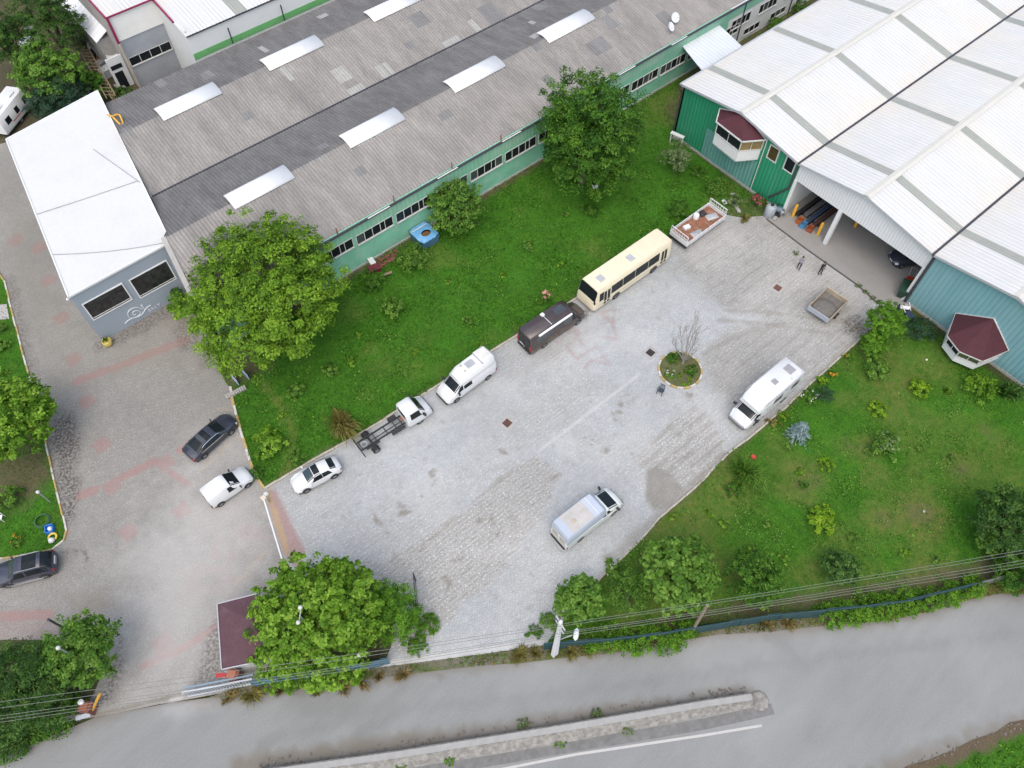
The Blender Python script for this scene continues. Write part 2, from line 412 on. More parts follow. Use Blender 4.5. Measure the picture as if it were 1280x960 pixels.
def f_stain(X, Y):
    s = np.zeros_like(X)
    for c, r in STN: s = np.maximum(s, mblob(X, Y, at(*c).xy, r * .36, .2, 1.0, 2.2) * .85)
    for c in DOTS: s = np.maximum(s, mblob(X, Y, at(*c).xy, .12, .2, .15, 2) * .55)
    for l in ([(525, 688), (585, 632), (640, 588)], [(480, 706), (500, 692)], [(690, 598), (700, 592)]):
        s = np.maximum(s, mline(X, Y, pts(l), .08, .15, .3) * .5)
    edge = mline(X, Y, pts([(330, 615), (400, 573), (470, 533), (560, 478), (640, 428), (725, 372), (840, 302), (905, 262)]), .35, .4, .3)
    edge2 = mline(X, Y, pts([(1080, 420), (1013, 480), (955, 532), (900, 578), (847, 627), (760, 700)]), .4, .4, .35)
    s = np.maximum(s, np.maximum(edge * .25, edge2 * .5))
    damp = mline(X, Y, pts([(640, 470), (690, 440), (760, 400)]), .5, .6, .6) * .2
    return np.clip(np.maximum(s, damp), 0, 1)
def f_redlot(X, Y):
    s = np.zeros_like(X)
    for l in ([(750, 391), (766, 406), (769, 387), (750, 391)], [(696, 427), (715, 412), (726, 416), (709, 434), (722, 449), (747, 432)], [(730, 461), (738, 451), (760, 455), (756, 446), (745, 450)], [(765, 405), (772, 425), (750, 420)], [(708, 400), (722, 420), (735, 440)]):
        s = np.maximum(s, mline(X, Y, pts(l), .13, .2, .2) * .45)
    ribbon = pts([(331, 612), (345, 612), (362, 648), (382, 690), (372, 712), (352, 690), (340, 650)])
    return np.maximum(s, mpoly(X, Y, ribbon, .25, .1) * .8)
def f_pale(X, Y):
    s = mline(X, Y, pts([(675, 562), (762, 496), (800, 466)]), .1, .15, .05) * .9
    s = np.maximum(s, mline(X, Y, pts([(792, 567), (740, 604), (700, 632)]), .1, .2, .08) * .4)
    s = np.maximum(s, mline(X, Y, pts([(490, 830), (600, 815), (685, 803)]), .28, .15, .08))
    s = np.maximum(s, mline(X, Y, pts([(690, 470), (730, 500), (765, 495)]), .08, .2, .1) * .3)
    return np.maximum(s, .3 * np.clip((fbm(X, Y, .25) - .52) * 6, 0, 1))
def f_yellot(X, Y): return mpoly(X, Y, pts([(332, 613), (338, 612), (352, 655), (362, 690), (356, 694), (343, 655)]), .2, .2) * .8
def f_lit(X, Y): return mblob(X, Y, at(1072, 410).xy, 1.3, .5, 1) * .8
sheet('paved_yard', yard, .004, .22, M_LOT, dict(warm=f_warm, sand=f_sand, stain=f_stain, red=f_redlot, pale=f_pale, yellow=f_yellot, litter=f_lit))

# --- drive in front of the grey building
drive = pts(GATE) + pts([(300, 862), (110, 898), (-60, 925), (-120, 700), (-110, 380), (-60, 190), (-40, 160), (20, 150), (110, 150)]) + [Vector((9.0, 66.0)), Vector((8.5, 56.6))] + pts([(270, 420), (300, 480)])
diam = [(48, 310), (61, 350), (77, 397), (92, 449), (109, 502), (127, 556), (140, 608), (160, 665), (207, 579), (227, 638), (75, 665), (203, 803), (20, 300)]
DIA = []
for px, py in diam:
    c = at(px, py).xy
    DIA.append([c + Vector((cos(a), sin(a))) * .92 for a in (R(50), R(140), R(230), R(320))])
def f_reddrive(X, Y):
    s = np.zeros_like(X)
    for d in DIA: s = np.maximum(s, mpoly(X, Y, d, .1, .06) * (.4 + .35 * fbm(X, Y, 1.5)))
    for l, wd in (([(95, 477), (150, 457), (232, 425)], .42), ([(100, 620), (118, 612)], .4), ([(152, 597), (192, 577)], .38), ([(226, 562), (240, 555)], .4), ([(0, 771), (60, 768)], .4), ([(180, 832), (230, 810), (275, 780)], .3), ([(235, 605), (212, 590)], .25)):
        s = np.maximum(s, mline(X, Y, pts(l), wd, .1, .08) * .7)
    s = np.maximum(s, mpoly(X, Y, pts([(240, 690), (300, 650), (330, 660), (320, 700), (270, 745), (230, 740)]), 2.5, 1.5) * .35 * np.clip((fbm(X, Y, 1.2) - .45) * 8, 0, 1))
    for k in range(9):
        s = np.maximum(s, mline(X, Y, pts([(0, 772 + 5 * k), (60 + 3 * k, 768 + 4 * k)]), .1, .1, .1) * .35)
    return s
def f_litdrive(X, Y):
    s = mpoly(X, Y, pts([(70, 515), (92, 520), (100, 560), (98, 600), (90, 650), (82, 660), (70, 600), (60, 560)]), .9, .8) * 1.0
    s = np.maximum(s, mline(X, Y, pts([(12, 350), (25, 410), (45, 490), (60, 560), (80, 640)]), .5, .7, .5) * .6)
    s = np.maximum(s, mline(X, Y, pts([(128, 432), (180, 405), (235, 372)]), .9, .8, .6) * .7)
    s = np.maximum(s, mpoly(X, Y, pts([(235, 375), (262, 430), (285, 478), (270, 470), (215, 420)]), .8, .7) * .6)
    s = np.maximum(s, mline(X, Y, pts([(80, 690), (105, 688), (108, 700)]), .15, .2, .2) * .8)
    s = np.maximum(s, mpoly(X, Y, pts([(122, 880), (150, 800), (158, 830), (140, 880)]), .8, .5) * .8)
    s = np.maximum(s, mpoly(X, Y, pts([(240, 860), (262, 790), (275, 760), (280, 850)]), .8, .5) * .7)
    return s
def f_staindrive(X, Y):
    s = .35 * mpoly(X, Y, pts([(0, 190), (20, 200), (60, 330), (120, 430), (240, 370), (285, 470), (200, 470), (110, 480), (60, 520), (0, 330)]), 3, 2)
    s = np.maximum(s, .5 * mpoly(X, Y, pts([(85, 745), (135, 732), (150, 760), (100, 780)]), 1.2, .8))
    s = np.maximum(s, mline(X, Y, pts([(120, 893), (170, 882), (225, 868)]), .12, .12, .06) * .9)
    return s
sheet('driveway', drive, .004, .17, M_DRIVE, dict(
    warm=lambda X, Y: np.clip((fbm(X, Y, .1) - .42) * 4, 0, 1) * .35, sand=lambda X, Y: X * 0, stain=f_staindrive, red=f_reddrive,
    pale=lambda X, Y: np.maximum(.7 * mpoly(X, Y, pts([(150, 700), (260, 560), (330, 620), (300, 740), (230, 860), (170, 870), (160, 780)]), 6, 3), mpoly(X, Y, pts([(212, 868), (232, 864), (222, 880), (205, 880)]), .4, .5)),
    yellow=lambda X, Y: np.maximum(np.maximum(mline(X, Y, pts([(246, 592), (298, 545)]), .1, .1, .1) * .35, mline(X, Y, pts([(272, 512), (290, 512)]), .1, .1, .1) * .3), mline(X, Y, pts([(293, 732), (330, 692)]), .08, .1, .05) * .4), litter=f_litdrive))

# --- concrete floor and apron of the hall
b_ = MB(); b_.prism([Vector((57.3, 11.3)), at(1098, 379).xy, at(1071, 356).xy, at(1007, 311).xy, at(963, 277).xy, Vector((59.2, 27.3)), Vector((100, 27.3)), Vector((100, 11.3))], -.1, .016)
M_APRON = mat('hall_floor', (.25, .245, .23), .85, 0, .12, .5, dirt=(.2, .185, .165), dirt_amt=.6, dscale=.5, bump=.1)
tag(b_.build('concrete_apron', M_APRON), kind='structure')
b_ = MB(); b_.tube([(*at(x, y).xy, .01) for x, y in [(958, 274), (1007, 311), (1071, 356), (1098, 380)]], .09, 6)
tag(b_.build('drain_channel', mat('drain_iron', (.07, .068, .062), .9, 0, .3)), kind='structure')
# grassy joint by the apron
# --- lawns
KERB_N = [(331, 611), (362, 592), (400, 570), (436, 551), (470, 531), (520, 499), (560, 474), (610, 442), (660, 411), (720, 373), (780, 335), (840, 299), (880, 276)]
lawnA = pts([(290, 488), (296, 520), (312, 575)] + KERB_N + [(905, 268), (925, 272), (955, 270), (975, 268)]) + [Vector((59.0, 27.6)), Vector((59.0, 42.0)), Vector((125, 42.0)), Vector((125, 49.2)), Vector((6.2, 49.2)), at(238, 368).xy, at(262, 430).xy, at(282, 478).xy]
PATHA = pts([(330, 482), (352, 510), (366, 540), (366, 570), (352, 597)])
def dryA(X, Y):
    s = mline(X, Y, PATHA, .35, .6, .4) * .8
    s = np.maximum(s, mblob(X, Y, at(462, 437).xy, .7, .6, .6) * .6)
    s = np.maximum(s, .5 * np.clip((fbm(X, Y, .22) - .57) * 5, 0, 1))
    return np.maximum(s, .7 * mpoly(X, Y, pts([(800, 125), (850, 105), (850, 165), (815, 150)]), 1.5, 1))
def soilA(X, Y):
    s = mline(X, Y, [(10, 48.6), (58, 48.6)], .35, .4, .4) * .8
    s = np.maximum(s, mpoly(X, Y, pts([(232, 360), (262, 425), (285, 482), (330, 470), (345, 440), (300, 380)]), 1.2, 1) * .85)
    s = np.maximum(s, mline(X, Y, pts(KERB_N), .25, .3, .3) * .6)
    s = np.maximum(s, mpoly(X, Y, pts([(900, 262), (940, 245), (985, 262), (960, 275), (905, 275)]), .7, .8) * .5)
    s = np.maximum(s, mpoly(X, Y, [(60, 41), (126, 41), (126, 50), (70, 50), (62, 46)], 1, .8) * .75)
    return np.clip(s, 0, 1)
sheet('lawn', lawnA, .03, .4, M_LAWN, dict(dry=dryA, soil=soilA), .12)
KERB_S = [(1079, 420), (1050, 447), (1013, 480), (980, 511), (955, 532), (932, 551), (910, 567), (877, 602), (847, 629), (825, 647), (802, 673), (778, 697), (762, 711), (747, 727)]
lawnB = pts([(1130, 380)] + KERB_S + [(735, 742), (720, 760), (700, 780), (684, 803), (735, 801), (800, 794), (870, 782), (960, 769), (1080, 756), (1150, 746), (1240, 727), (1330, 705), (1480, 660), (1480, 500)]) + [Vector((58.3, -20.0)), Vector((58.3, 9))]
DRYB = [((1150, 645), 3.2, .9), ((1110, 650), 2.2, .8), ((1080, 560), 1.8, .6), ((1060, 560), 1.5, .5), ((1000, 610), 2, .7), ((1015, 600), 1.6, .6), ((1200, 585), 2, .6), ((1230, 540), 1.5, .5), ((1095, 595), 1.4, .6), ((1055, 500), .9, .5), ((1040, 690), 1.6, .45)]
def dryB(X, Y):
    s = .8 * np.clip((fbm(X, Y, .16) - .46) * 4, 0, 1)
    for c, r, a in DRYB: s = np.maximum(s, mblob(X, Y, at(*c).xy, r * .8, 1.4, 1.2, .5) * a)
    return s
def soilB(X, Y):
    s = mpoly(X, Y, pts([(745, 795), (860, 765), (1000, 745), (1130, 722), (1250, 690), (1300, 690), (1250, 725), (1080, 752), (870, 780), (750, 800)]), .8, .8) * .75
    s = np.maximum(s, mline(X, Y, pts(KERB_S), .2, .3, .3) * .6)
    for c, r, a in DRYB[:8]: s = np.maximum(s, mblob(X, Y, at(*c).xy, r * .25, .8, 1.0, .8) * .4)
    return np.clip(s, 0, 1)
sheet('lawn', lawnB, .03, .4, M_LAWN, dict(dry=dryB, soil=soilB), .15)
KERB_W = [(-60, 270), (-8, 330), (6, 352), (14, 385), (26, 432), (40, 484), (58, 555), (68, 600), (79, 645), (83, 664), (80, 676), (66, 687), (50, 691), (25, 695), (-60, 707)]
lawnC = pts(KERB_W + [(-200, 720), (-200, 300)])
sheet('lawn', lawnC, .03, .4, M_LAWN, dict(dry=lambda X, Y: .3 * np.clip((fbm(X, Y, .3) - .5) * 5, 0, 1), soil=lambda X, Y: np.maximum(mblob(X, Y, at(25, 595).xy, 2.6, 1.4, 1) * .8, mpoly(X, Y, pts([(-20, 382), (10, 380), (12, 400), (-20, 402)]), .2, .1) * 0)), .06)
b_ = MB(); b_.prism(pts([(-40, 384), (9, 381), (12, 399), (-40, 403)]), .0, .1)
tag(b_.build('path', mat('path_slabs', (.34, .33, .32), .9, 0, .12, 2)), kind='structure')
lawnD = pts([(330, 850), (348, 785), (370, 735), (400, 715), (440, 715), (475, 735), (492, 775), (490, 805), (482, 826), (470, 828)])
sheet('planting_bed', lawnD, .03, .35, M_SOIL, dict(dry=lambda X, Y: fbm(X, Y, .5), soil=lambda X, Y: fbm(X, Y, .4) * .7), .05)
lawnE = pts([(112, 800), (132, 832), (118, 866), (100, 892), (-60, 925), (-120, 860), (0, 800)])
sheet('planting_bed', lawnE, .03, .35, M_SOIL, dict(dry=lambda X, Y: fbm(X, Y, .5), soil=lambda X, Y: fbm(X, Y, .4) * .7), .05)
lawnF = pts([(-40, 250), (-10, 90), (60, 60), (130, 130), (122, 140), (8, 185), (0, 195)]) + [Vector((-30, 110)), Vector((-30, 75))]
sheet('yard_ground', [at(-60, 185).xy, at(0, 180).xy, at(30, 172).xy, Vector((9.0, 81.4)), Vector((24, 81.2)), Vector((24, 140)), Vector((-40, 140))], .012, .6, M_SOIL, dict(dry=lambda X, Y: fbm(X, Y, .3), soil=lambda X, Y: fbm(X, Y, .2)), .05)

# --- roads, verge
top_edge = [(-140, 975), (0, 948), (45, 928), (118, 897), (200, 880), (262, 872), (300, 872), (370, 862), (470, 848), (540, 839), (600, 832), (650, 829), (690, 824), (760, 817), (820, 808), (862, 799), (900, 793), (960, 790), (1040, 781), (1110, 776), (1160, 765), (1210, 750), (1250, 742), (1300, 743), (1500, 720)]
road = pts(top_edge) + pts([(1600, 860), (1600, 1400), (-400, 1500), (-300, 1000)])
def f_dirt(X, Y):
    s = mline(X, Y, pts(top_edge), .25, .5, .5) * .9
    s = np.maximum(s, mline(X, Y, pts([(300, 958), (440, 938), (560, 924), (700, 904), (800, 890), (940, 868)]), .6, .5, .6) * 1.0)
    return np.maximum(s, mline(X, Y, pts([(1060, 985), (1160, 950), (1220, 928), (1290, 898)]), .7, .8, .7) * .9)
def f_track(X, Y):
    s = np.zeros_like(X)
    for l in ([(520, 845), (480, 880), (420, 905), (330, 925)], [(560, 840), (520, 880), (450, 915)], [(380, 890), (600, 880), (900, 840), (1280, 790)], [(960, 795), (990, 815), (1010, 840)]):
        s = np.maximum(s, mline(X, Y, pts(l), .3, .6, .4))
    return s
sheet('road', road, .004, .5, M_ROAD, dict(dirt=f_dirt, track=f_track, pale=lambda X, Y: np.maximum(mpoly(X, Y, pts([(170, 890), (230, 872), (260, 880), (220, 900)]), 1, .8), .3 * np.clip((fbm(X, Y, .1) - .5) * 5, 0, 1))))
verge = pts([(258, 873), (300, 858), (380, 843), (485, 833), (600, 818), (684, 806), (735, 801), (800, 794), (870, 783), (960, 770), (1080, 757), (1150, 748), (1240, 728), (1330, 706), (1500, 660)]) + pts(top_edge[::-1][:-5])
sheet('verge', verge, .016, .35, M_VERGE, dict(dry=lambda X, Y: np.clip((fbm(X, Y, .35) - .4) * 4, 0, 1), soil=lambda X, Y: np.maximum(np.clip((fbm(X + 50, Y, .4) - .52) * 6, 0, 1), np.maximum(mpoly(X, Y, pts([(880, 800), (905, 783), (965, 776), (1020, 777), (960, 795)]), .5, .5), mpoly(X, Y, pts([(585, 836), (600, 822), (640, 820), (640, 832)]), .5, .5)))), .08)
corner = pts([(1105, 975), (1135, 957), (1160, 950), (1190, 938), (1215, 925), (1245, 915), (1262, 903), (1290, 898), (1500, 850), (1500, 1200)])
sheet('verge', corner, .03, .3, M_LAWN, dict(dry=lambda X, Y: X * 0, soil=lambda X, Y: np.maximum(mline(X, Y, pts([(1105, 975), (1140, 957), (1185, 940), (1222, 922), (1250, 912), (1290, 898)]), .75, .35, .35), mline(X, Y, pts([(1150, 962), (1200, 942), (1240, 925), (1300, 905)]), .35, .3, .4))), .15)
# painted lane line
def band(path, wd, z0, z1=None):
    b = MB(); n = len(path); L = []; Rr = []
    for i, p in enumerate(path):
        d = (Vector(path[min(i + 1, n - 1)][:2]) - Vector(path[max(i - 1, 0)][:2])).normalized(); nn = Vector((-d.y, d.x))
        L.append(Vector(p[:2]) + nn * wd / 2); Rr.append(Vector(p[:2]) - nn * wd / 2)
    if z1 is None:
        b.add([(*p, z0) for p in L] + [(*p, z0) for p in Rr], [(i, i + 1, n + i + 1, n + i) for i in range(n - 1)])
    else:
        v = [(*p, z) for z in (z0, z1) for s in (L, Rr) for p in s]
        f = []
        for i in range(n - 1):
            f += [(2 * n + i, 2 * n + i + 1, 3 * n + i + 1, 3 * n + i), (i, i + 1, 2 * n + i + 1, 2 * n + i), (n + i, n + i + 1, 3 * n + i + 1, 3 * n + i)]
        f += [(0, n, 3 * n, 2 * n), (n - 1, 2 * n - 1, 4 * n - 1, 3 * n - 1)]
        b.add(v, f)
    return b
tag(band(pts([(560, 975), (640, 959), (720, 943), (800, 931), (880, 919), (952, 907)]), .17, .009).build('lane_marking', mat('worn_road_paint', (.42, .41, .385), .8, 0, .15, 3, dirt=(.33, .32, .31), dirt_amt=.8, dscale=3)), kind='structure')
gut = pts([(440, 973), (560, 959), (640, 946), (720, 932), (800, 919), (880, 905), (945, 891), (966, 886)])
tag(band(gut, .74, .009).build('gutter_strip', mat('dark_gutter', (.15, .15, .145), .95, 0, .25, 1.5, dirt=(.1, .1, .08), dirt_amt=.6)), kind='structure')

# kerbs: painted in turns white and yellow round the garden, plain along the yard
def kerb(path, wd, h, mats, seg=1.2):
    P = [Vector(p) for p in path]; out = [P[0]]
    for a, b in zip(P, P[1:]):
        k = max(1, int((b - a).length / seg))
        out += [a.lerp(b, (i + 1) / k) for i in range(k)]
    b_ = MB(); r = random.Random(len(path))
    for i, (a, b) in enumerate(zip(out, out[1:])):
        b_.cur = (i % 2) if len(mats) == 2 else 0
        d = (b - a).normalized(); g = .008
        j = Vector((r.uniform(-.03, .03), r.uniform(-.03, .03)))
        if r.random() < .06 and len(mats) == 1: continue
        b_.obox(((a + b) / 2 + j).to_3d() + Vector((0, 0, h / 2 - .05 + r.uniform(-.02, .015))), d, ((b - a).length - g, wd, h + .1))
    return tag(bevel(b_.build('kerb', mats), .02, 1), kind='structure')
KW = mat('white_kerb_paint', (.46, .445, .40), .8, 0, .15, 3, dirt=(.25, .22, .17), dirt_amt=.8, dscale=2)
KY = mat('yellow_kerb_paint', (.36, .27, .1), .8, 0, .2, 3, dirt=(.25, .2, .14), dirt_amt=.8, dscale=2)
KC = mat('kerb_concrete', (.38, .36, .30), .9, 0, .3, 3, dirt=(.15, .13, .08), dirt_amt=.8, dscale=1.5)
kerb(pts(KERB_W), .15, .13, [KW, KY], 1.1)
kerb(pts([(288, 484), (296, 520), (304, 548), (313, 576), (322, 598), (331, 611)]), .22, .16, [KW, KY], .9)
kerb(pts(KERB_N), .2, .13, [KC], 1.0)
kerb(pts(KERB_S), .16, .12, [KC], .8)
# ================================================================== BUILDINGS
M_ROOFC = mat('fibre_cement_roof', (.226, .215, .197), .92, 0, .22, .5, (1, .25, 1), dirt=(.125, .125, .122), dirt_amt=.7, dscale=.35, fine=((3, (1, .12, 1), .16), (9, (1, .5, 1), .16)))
M_ROOFD = mat('dark_slope_roof', (.122, .12, .117), .95, 0, .25, .8, (1, .2, 1), dirt=(.19, .19, .185), dirt_amt=.6, dscale=.5, fine=((3, (1, .12, 1), .18), (8, (1, .6, 1), .22)))  # darker tone for the roof slopes that face away from the yard
M_ROOFP = mat('new_roof_sheet', (.29, .29, .27), .9, 0, .1, 1)
M_ROOFG = mat('stained_roof_sheet', (.165, .165, .162), .92, 0, .2, .8, (1, .2, 1))
M_SKY = mat('white_rooflight', (.62, .64, .64), .75, 0, .05, 1, dirt=(.52, .5, .44), dirt_amt=.35, dscale=.6)
M_GREENW = mat_ribs('green_cladding_pale', (.21, .44, .31), 0, .5, .4, .12, .6, (.4, .45, .36), .5, .5, (1, 1, .3))
M_GREENP = mat('green_plaster', (.165, .42, .285), .85, 0, .15, .6, dirt=(.42, .45, .4), dirt_amt=.55, dscale=.9)
M_GREEND = mat_ribs('green_cladding', (.022, .225, .118), 1, .42, .9, .12, .45, (.08, .27, .17), .5, .5, (1, 1, .15))
M_TEAL = mat_ribs('teal_cladding', (.165, .34, .37), 1, .42, .8, .1, .45, (.25, .36, .36), .4, .3, (1, 1, .2))
M_WCLAD = mat_ribs('white_cladding', (.63, .655, .66), 1, .3, .6, .05, .45, (.48, .47, .44), .4, .3)
M_WROOF = mat_ribs('white_roof_sheet', (.545, .555, .54), 0, .48, .38, .05, .6, (.58, .53, .42), .5, .16, (1, .5, 1), .2, (-11.7, 15.25, .16, (.52, .44, .31)))
M_FRP = mat_ribs('translucent_roof_strip', (.29, .305, .27), 0, .3, .4, .08, .5)
M_TRIM = mat('grey_trim', (.38, .40, .42), .5, .2, .08)
M_DTRIM = mat('dark_gutter_metal', (.05, .05, .06), .6, .2, .1)
M_WIN = mat('white_window_frame', (.5, .51, .49), .6, 0, .1, 2, dirt=(.3, .28, .25), dirt_amt=.5)
M_MAROON = mat('maroon_shingles', (.052, .011, .017), .85, 0, .22, 3, dirt=(.075, .02, .026), dirt_amt=.5, bump=.2)
M_GREYW = mat('grey_blue_render', (.255, .30, .34), .8, 0, .07, .5, dirt=(.22, .245, .28), dirt_amt=.6, dscale=.5)
M_MEMB = mat('white_roof_membrane', (.525, .535, .525), .75, 0, .05, .3, dirt=(.50, .50, .47), dirt_amt=.45, dscale=.3, fine=((2.5, None, .04),))
M_PINK = mat('crimson_trim', (.22, .016, .06), .5, 0, .12)
M_STAIN = mat('glass_with_ochre_blind', (.2, .15, .06), .15, 0, .2)

def gable(name, parent, ys, zs, x0, x1, pitch, amp, mats, pick, x0f=None, ny=8):
    xs = np.arange(x0, x1, pitch / 4); Y = []; Z = []; S = []
    for i in range(len(ys) - 1):
        for k in range(ny):
            t = k / ny; Y.append(ys[i] + (ys[i + 1] - ys[i]) * t); Z.append(zs[i] + (zs[i + 1] - zs[i]) * t); S.append(i)
    Y.append(ys[-1]); Z.append(zs[-1])
    Y = np.array(Y); Z = np.array(Z); n = len(xs); k = len(Y)
    XX = np.tile(xs, (k, 1)); YY = np.tile(Y[:, None], (1, n)); ZZ = Z[:, None] + amp * np.cos(2 * pi * XX / pitch)
    if x0f is not None: XX = np.maximum(XX, x0f(YY))
    v = np.stack([XX, YY, ZZ], -1).reshape(-1, 3)
    a = (np.arange(k - 1)[:, None] * n + np.arange(n - 1)[None, :]).ravel()
    f = np.stack([a, a + 1, a + n + 1, a + n], 1)
    cx = (XX[:-1, :-1] + XX[1:, 1:]).ravel() / 2; cy = (YY[:-1, :-1] + YY[1:, 1:]).ravel() / 2
    seg = np.repeat(np.array(S), n - 1)
    mi = pick(cx, cy, seg).astype(np.int32)
    me = bpy.data.meshes.new(name); me.vertices.add(len(v)); me.vertices.foreach_set('co', v.ravel().astype(np.float32))
    me.loops.add(f.size); me.loops.foreach_set('vertex_index', f.ravel().astype(np.int32))
    me.polygons.add(len(f)); me.polygons.foreach_set('loop_start', np.arange(0, f.size, 4, dtype=np.int32))
    o = link(name, me, parent, mats); me.update(calc_edges=True); me.polygons.foreach_set('material_index', mi); me.validate(); me.shade_smooth()
    return o

# ---------------------------------------------------------------- long warehouse
wh = thing('warehouse', 'long low factory building with corrugated grey double-gable roof and green window wall', 'building', (10, 48.9, 0))
def part(o, root): o.parent = root; o.matrix_parent_inverse = Matrix.Translation(-Vector(root.location)) if not root.rotation_euler.z else root.matrix_basis.inverted(); return o
def skew(Y): return np.where(Y < 57, 5.75 + (Y - 49) * .16, 7.62 + (Y - 57) * .163)
PATCH = [(428, 92, 1.6, 1.5), (446, 106, 1.9, 1.3), (478, 84, .7, 1.9), (484, 79, .5, 1.7), (566, 46, 2.2, 1.1), (593, 26, .8, 2.0), (452, 186, .8, .7), (463, 180, .8, .7), (474, 174, .8, .7), (486, 168, .8, .7), (497, 163, .8, .7), (354, 92, .6, 1.0), (364, 100, .6, 1.2), (672, 51, 1.4, .7), (664, 26, .6, .6), (402, 16, 1.2, .8), (690, 34, .9, .5), (330, 62, .6, 2.2)]
DPATCH = [(615, 12, 2.2, 2.4), (524, 26, 1.8, 1.4), (752, 60, 2.5, 2), (510, 52, 1, 1.2), (830, 20, 1.6, 2), (555, 145, 1.5, 1)]
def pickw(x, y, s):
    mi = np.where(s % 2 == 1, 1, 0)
    # a few darker rectangles scattered over the paler slopes
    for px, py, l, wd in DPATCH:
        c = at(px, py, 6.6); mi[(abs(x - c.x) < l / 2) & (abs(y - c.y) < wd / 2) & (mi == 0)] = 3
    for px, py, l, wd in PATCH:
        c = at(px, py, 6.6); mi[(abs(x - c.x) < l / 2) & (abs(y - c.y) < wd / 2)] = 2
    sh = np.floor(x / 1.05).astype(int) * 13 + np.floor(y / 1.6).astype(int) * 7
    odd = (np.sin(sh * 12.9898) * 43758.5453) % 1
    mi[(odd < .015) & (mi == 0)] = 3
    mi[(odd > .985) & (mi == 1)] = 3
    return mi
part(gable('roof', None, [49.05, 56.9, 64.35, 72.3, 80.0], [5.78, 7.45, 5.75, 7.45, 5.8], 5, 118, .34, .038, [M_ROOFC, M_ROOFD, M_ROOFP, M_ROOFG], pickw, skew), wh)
b_ = MB(); b_.box(9, 118, 64.27, 64.43, 5.78, 5.84)
part(b_.build('valley_gutter', M_DTRIM), wh)
for xa, xb, yc in [(13.8, 20.2, 57.1), (26.5, 33.1, 57.1), (39.4, 46.2, 57.1), (52.3, 59.2, 57.1), (65.2, 72, 57.1), (14.4, 21.0, 72.5), (26.6, 33.4, 72.5), (39.9, 46.8, 72.5)]:
    b = MB(); n = 10; sec = [(yc - 1.08 + 2.16 * i / n, 7.38 + .30 * (1 - abs(2 * (i / n) - 1.15) ** 2.2 / 1.36)) for i in range(n + 1)]
    v = [(x, y, z) for x in (xa, xb) for y, z in sec]
    b.add(v, [(i, i + 1, n + 2 + i, n + 1 + i) for i in range(n)])
    o = b.build('rooflight', M_SKY, None, 60); so_ = o.modifiers.new('thick', 'SOLIDIFY'); so_.thickness = .05
    part(o, wh)
# front wall with its band of windows
WY = 48.9
b = MB(); b.box(6.3, 74.5, WY, WY + .25, 4.25, 5.74); part(b.build('wall_cladding', M_GREENW), wh)
b = MB(); b.box(6.3, 74.5, WY + .012, WY + .25, -.1, 4.25); part(b.build('wall', M_GREENP), wh)
b = MB(); b.box(74.5, 118, WY, WY + .25, -.1, 5.74); part(b.build('wall', WHITEPAINT), wh)
b = MB(); b.box(74.5, 118, WY - .03, WY, 4.35, 5.74); part(b.build('wall_cladding', M_GREENW), wh)
b = MB()
b.add([(6.0, WY, -.1), (6.0, WY, 5.7), (11.2, 80, 5.7), (11.2, 80, -.1)], [(0, 1, 2, 3)]); b.box(11.2, 118, 79.7, 79.9, -.1, 5.7)
part(b.build('wall', WHITEPAINT), wh)
b = MB(); b.box(6.0, 118, WY - .14, WY, 5.66, 5.74); b.box(6.0, 118, WY - .22, WY - .12, 5.6, 5.72); part(b.build('gutter', M_DTRIM), wh)
b = MB()
for i in range(7): b = MB(); b.box(15 + i * 8.2, 17.5 + i * 8.2, WY - .24, WY - .1, 5.735, 5.76); part(b.build('flashing', M_WIN), wh)
def window_row(root, x, L, z0, h, n, y, parent_name='window'):
    f = MB(); fr = .07
    f.box(x, x + L, y - .05, y + .02, z0 - .06, z0); f.box(x, x + L, y - .05, y + .02, z0 + h, z0 + h + .05)
    f.box(x - .02, x + L + .02, y - .14, y - .05, z0 - .12, z0 - .04)
    wds = [1, 1, 1, .6, 1][:n] if n == 5 else [1] * n; s = sum(wds); acc = x; g = MB()
    for i in range(n + 1):
        f.box(acc - fr / 2, acc + fr / 2, y - .05, y + .02, z0, z0 + h)
        if i < n:
            wx = L * wds[i] / s
            g.cur = rnd.choice((0,) * 12 + (1,) * 6 + (2,))
            g.box(acc + fr / 2, acc + wx - fr / 2, y - .015, y + .02, z0, z0 + h); acc += wx
    o = part(f.build('window', M_WIN), root)
    p = g.build('pane', [GLASS, GLASS2, M_STAIN]); p.parent = o
for i in range(-3, 11):
    x = 26.05 + i * 4.62; z0 = 3.12 - (x - 21) * .022
    window_row(wh, x + .2, 4.2, z0, 1.12, 5, WY)
for i in range(4):
    x = 75.2 + i * 5; window_row(wh, x, 3.4, 2.75, 1.1, 4, WY); window_row(wh, x + 3.0, 2.9, .75, .75, 3, WY)
b = MB(); b.tube([(77.0, WY - .1, 5.6), (77.0, WY - .1, 0)], .07); part(b.build('downpipe', M_DTRIM), wh); b = MB(); b.tube([(87.0, WY - .1, 5.6), (87.0, WY - .1, 0)], .07); part(b.build('downpipe', M_DTRIM), wh)
b = MB()   # plinth with chipped plaster
b.box(6.3, 74.5, WY - .09, WY + .01, -.1, .28); part(b.build('plinth', CONC), wh)
b = MB()
for px, py in [(417, 287), (488, 247), (620, 170), (556, 202)]:
    p = at(px, py, 5.8); b = MB(); b.tube([(p.x, 48.95, 5.3), (p.x, 48.95, 6.5)], .06, 6); part(b.build('vent_pipe', RUSTY), wh)
b = MB()  # parapet on the end wall beside the grey building
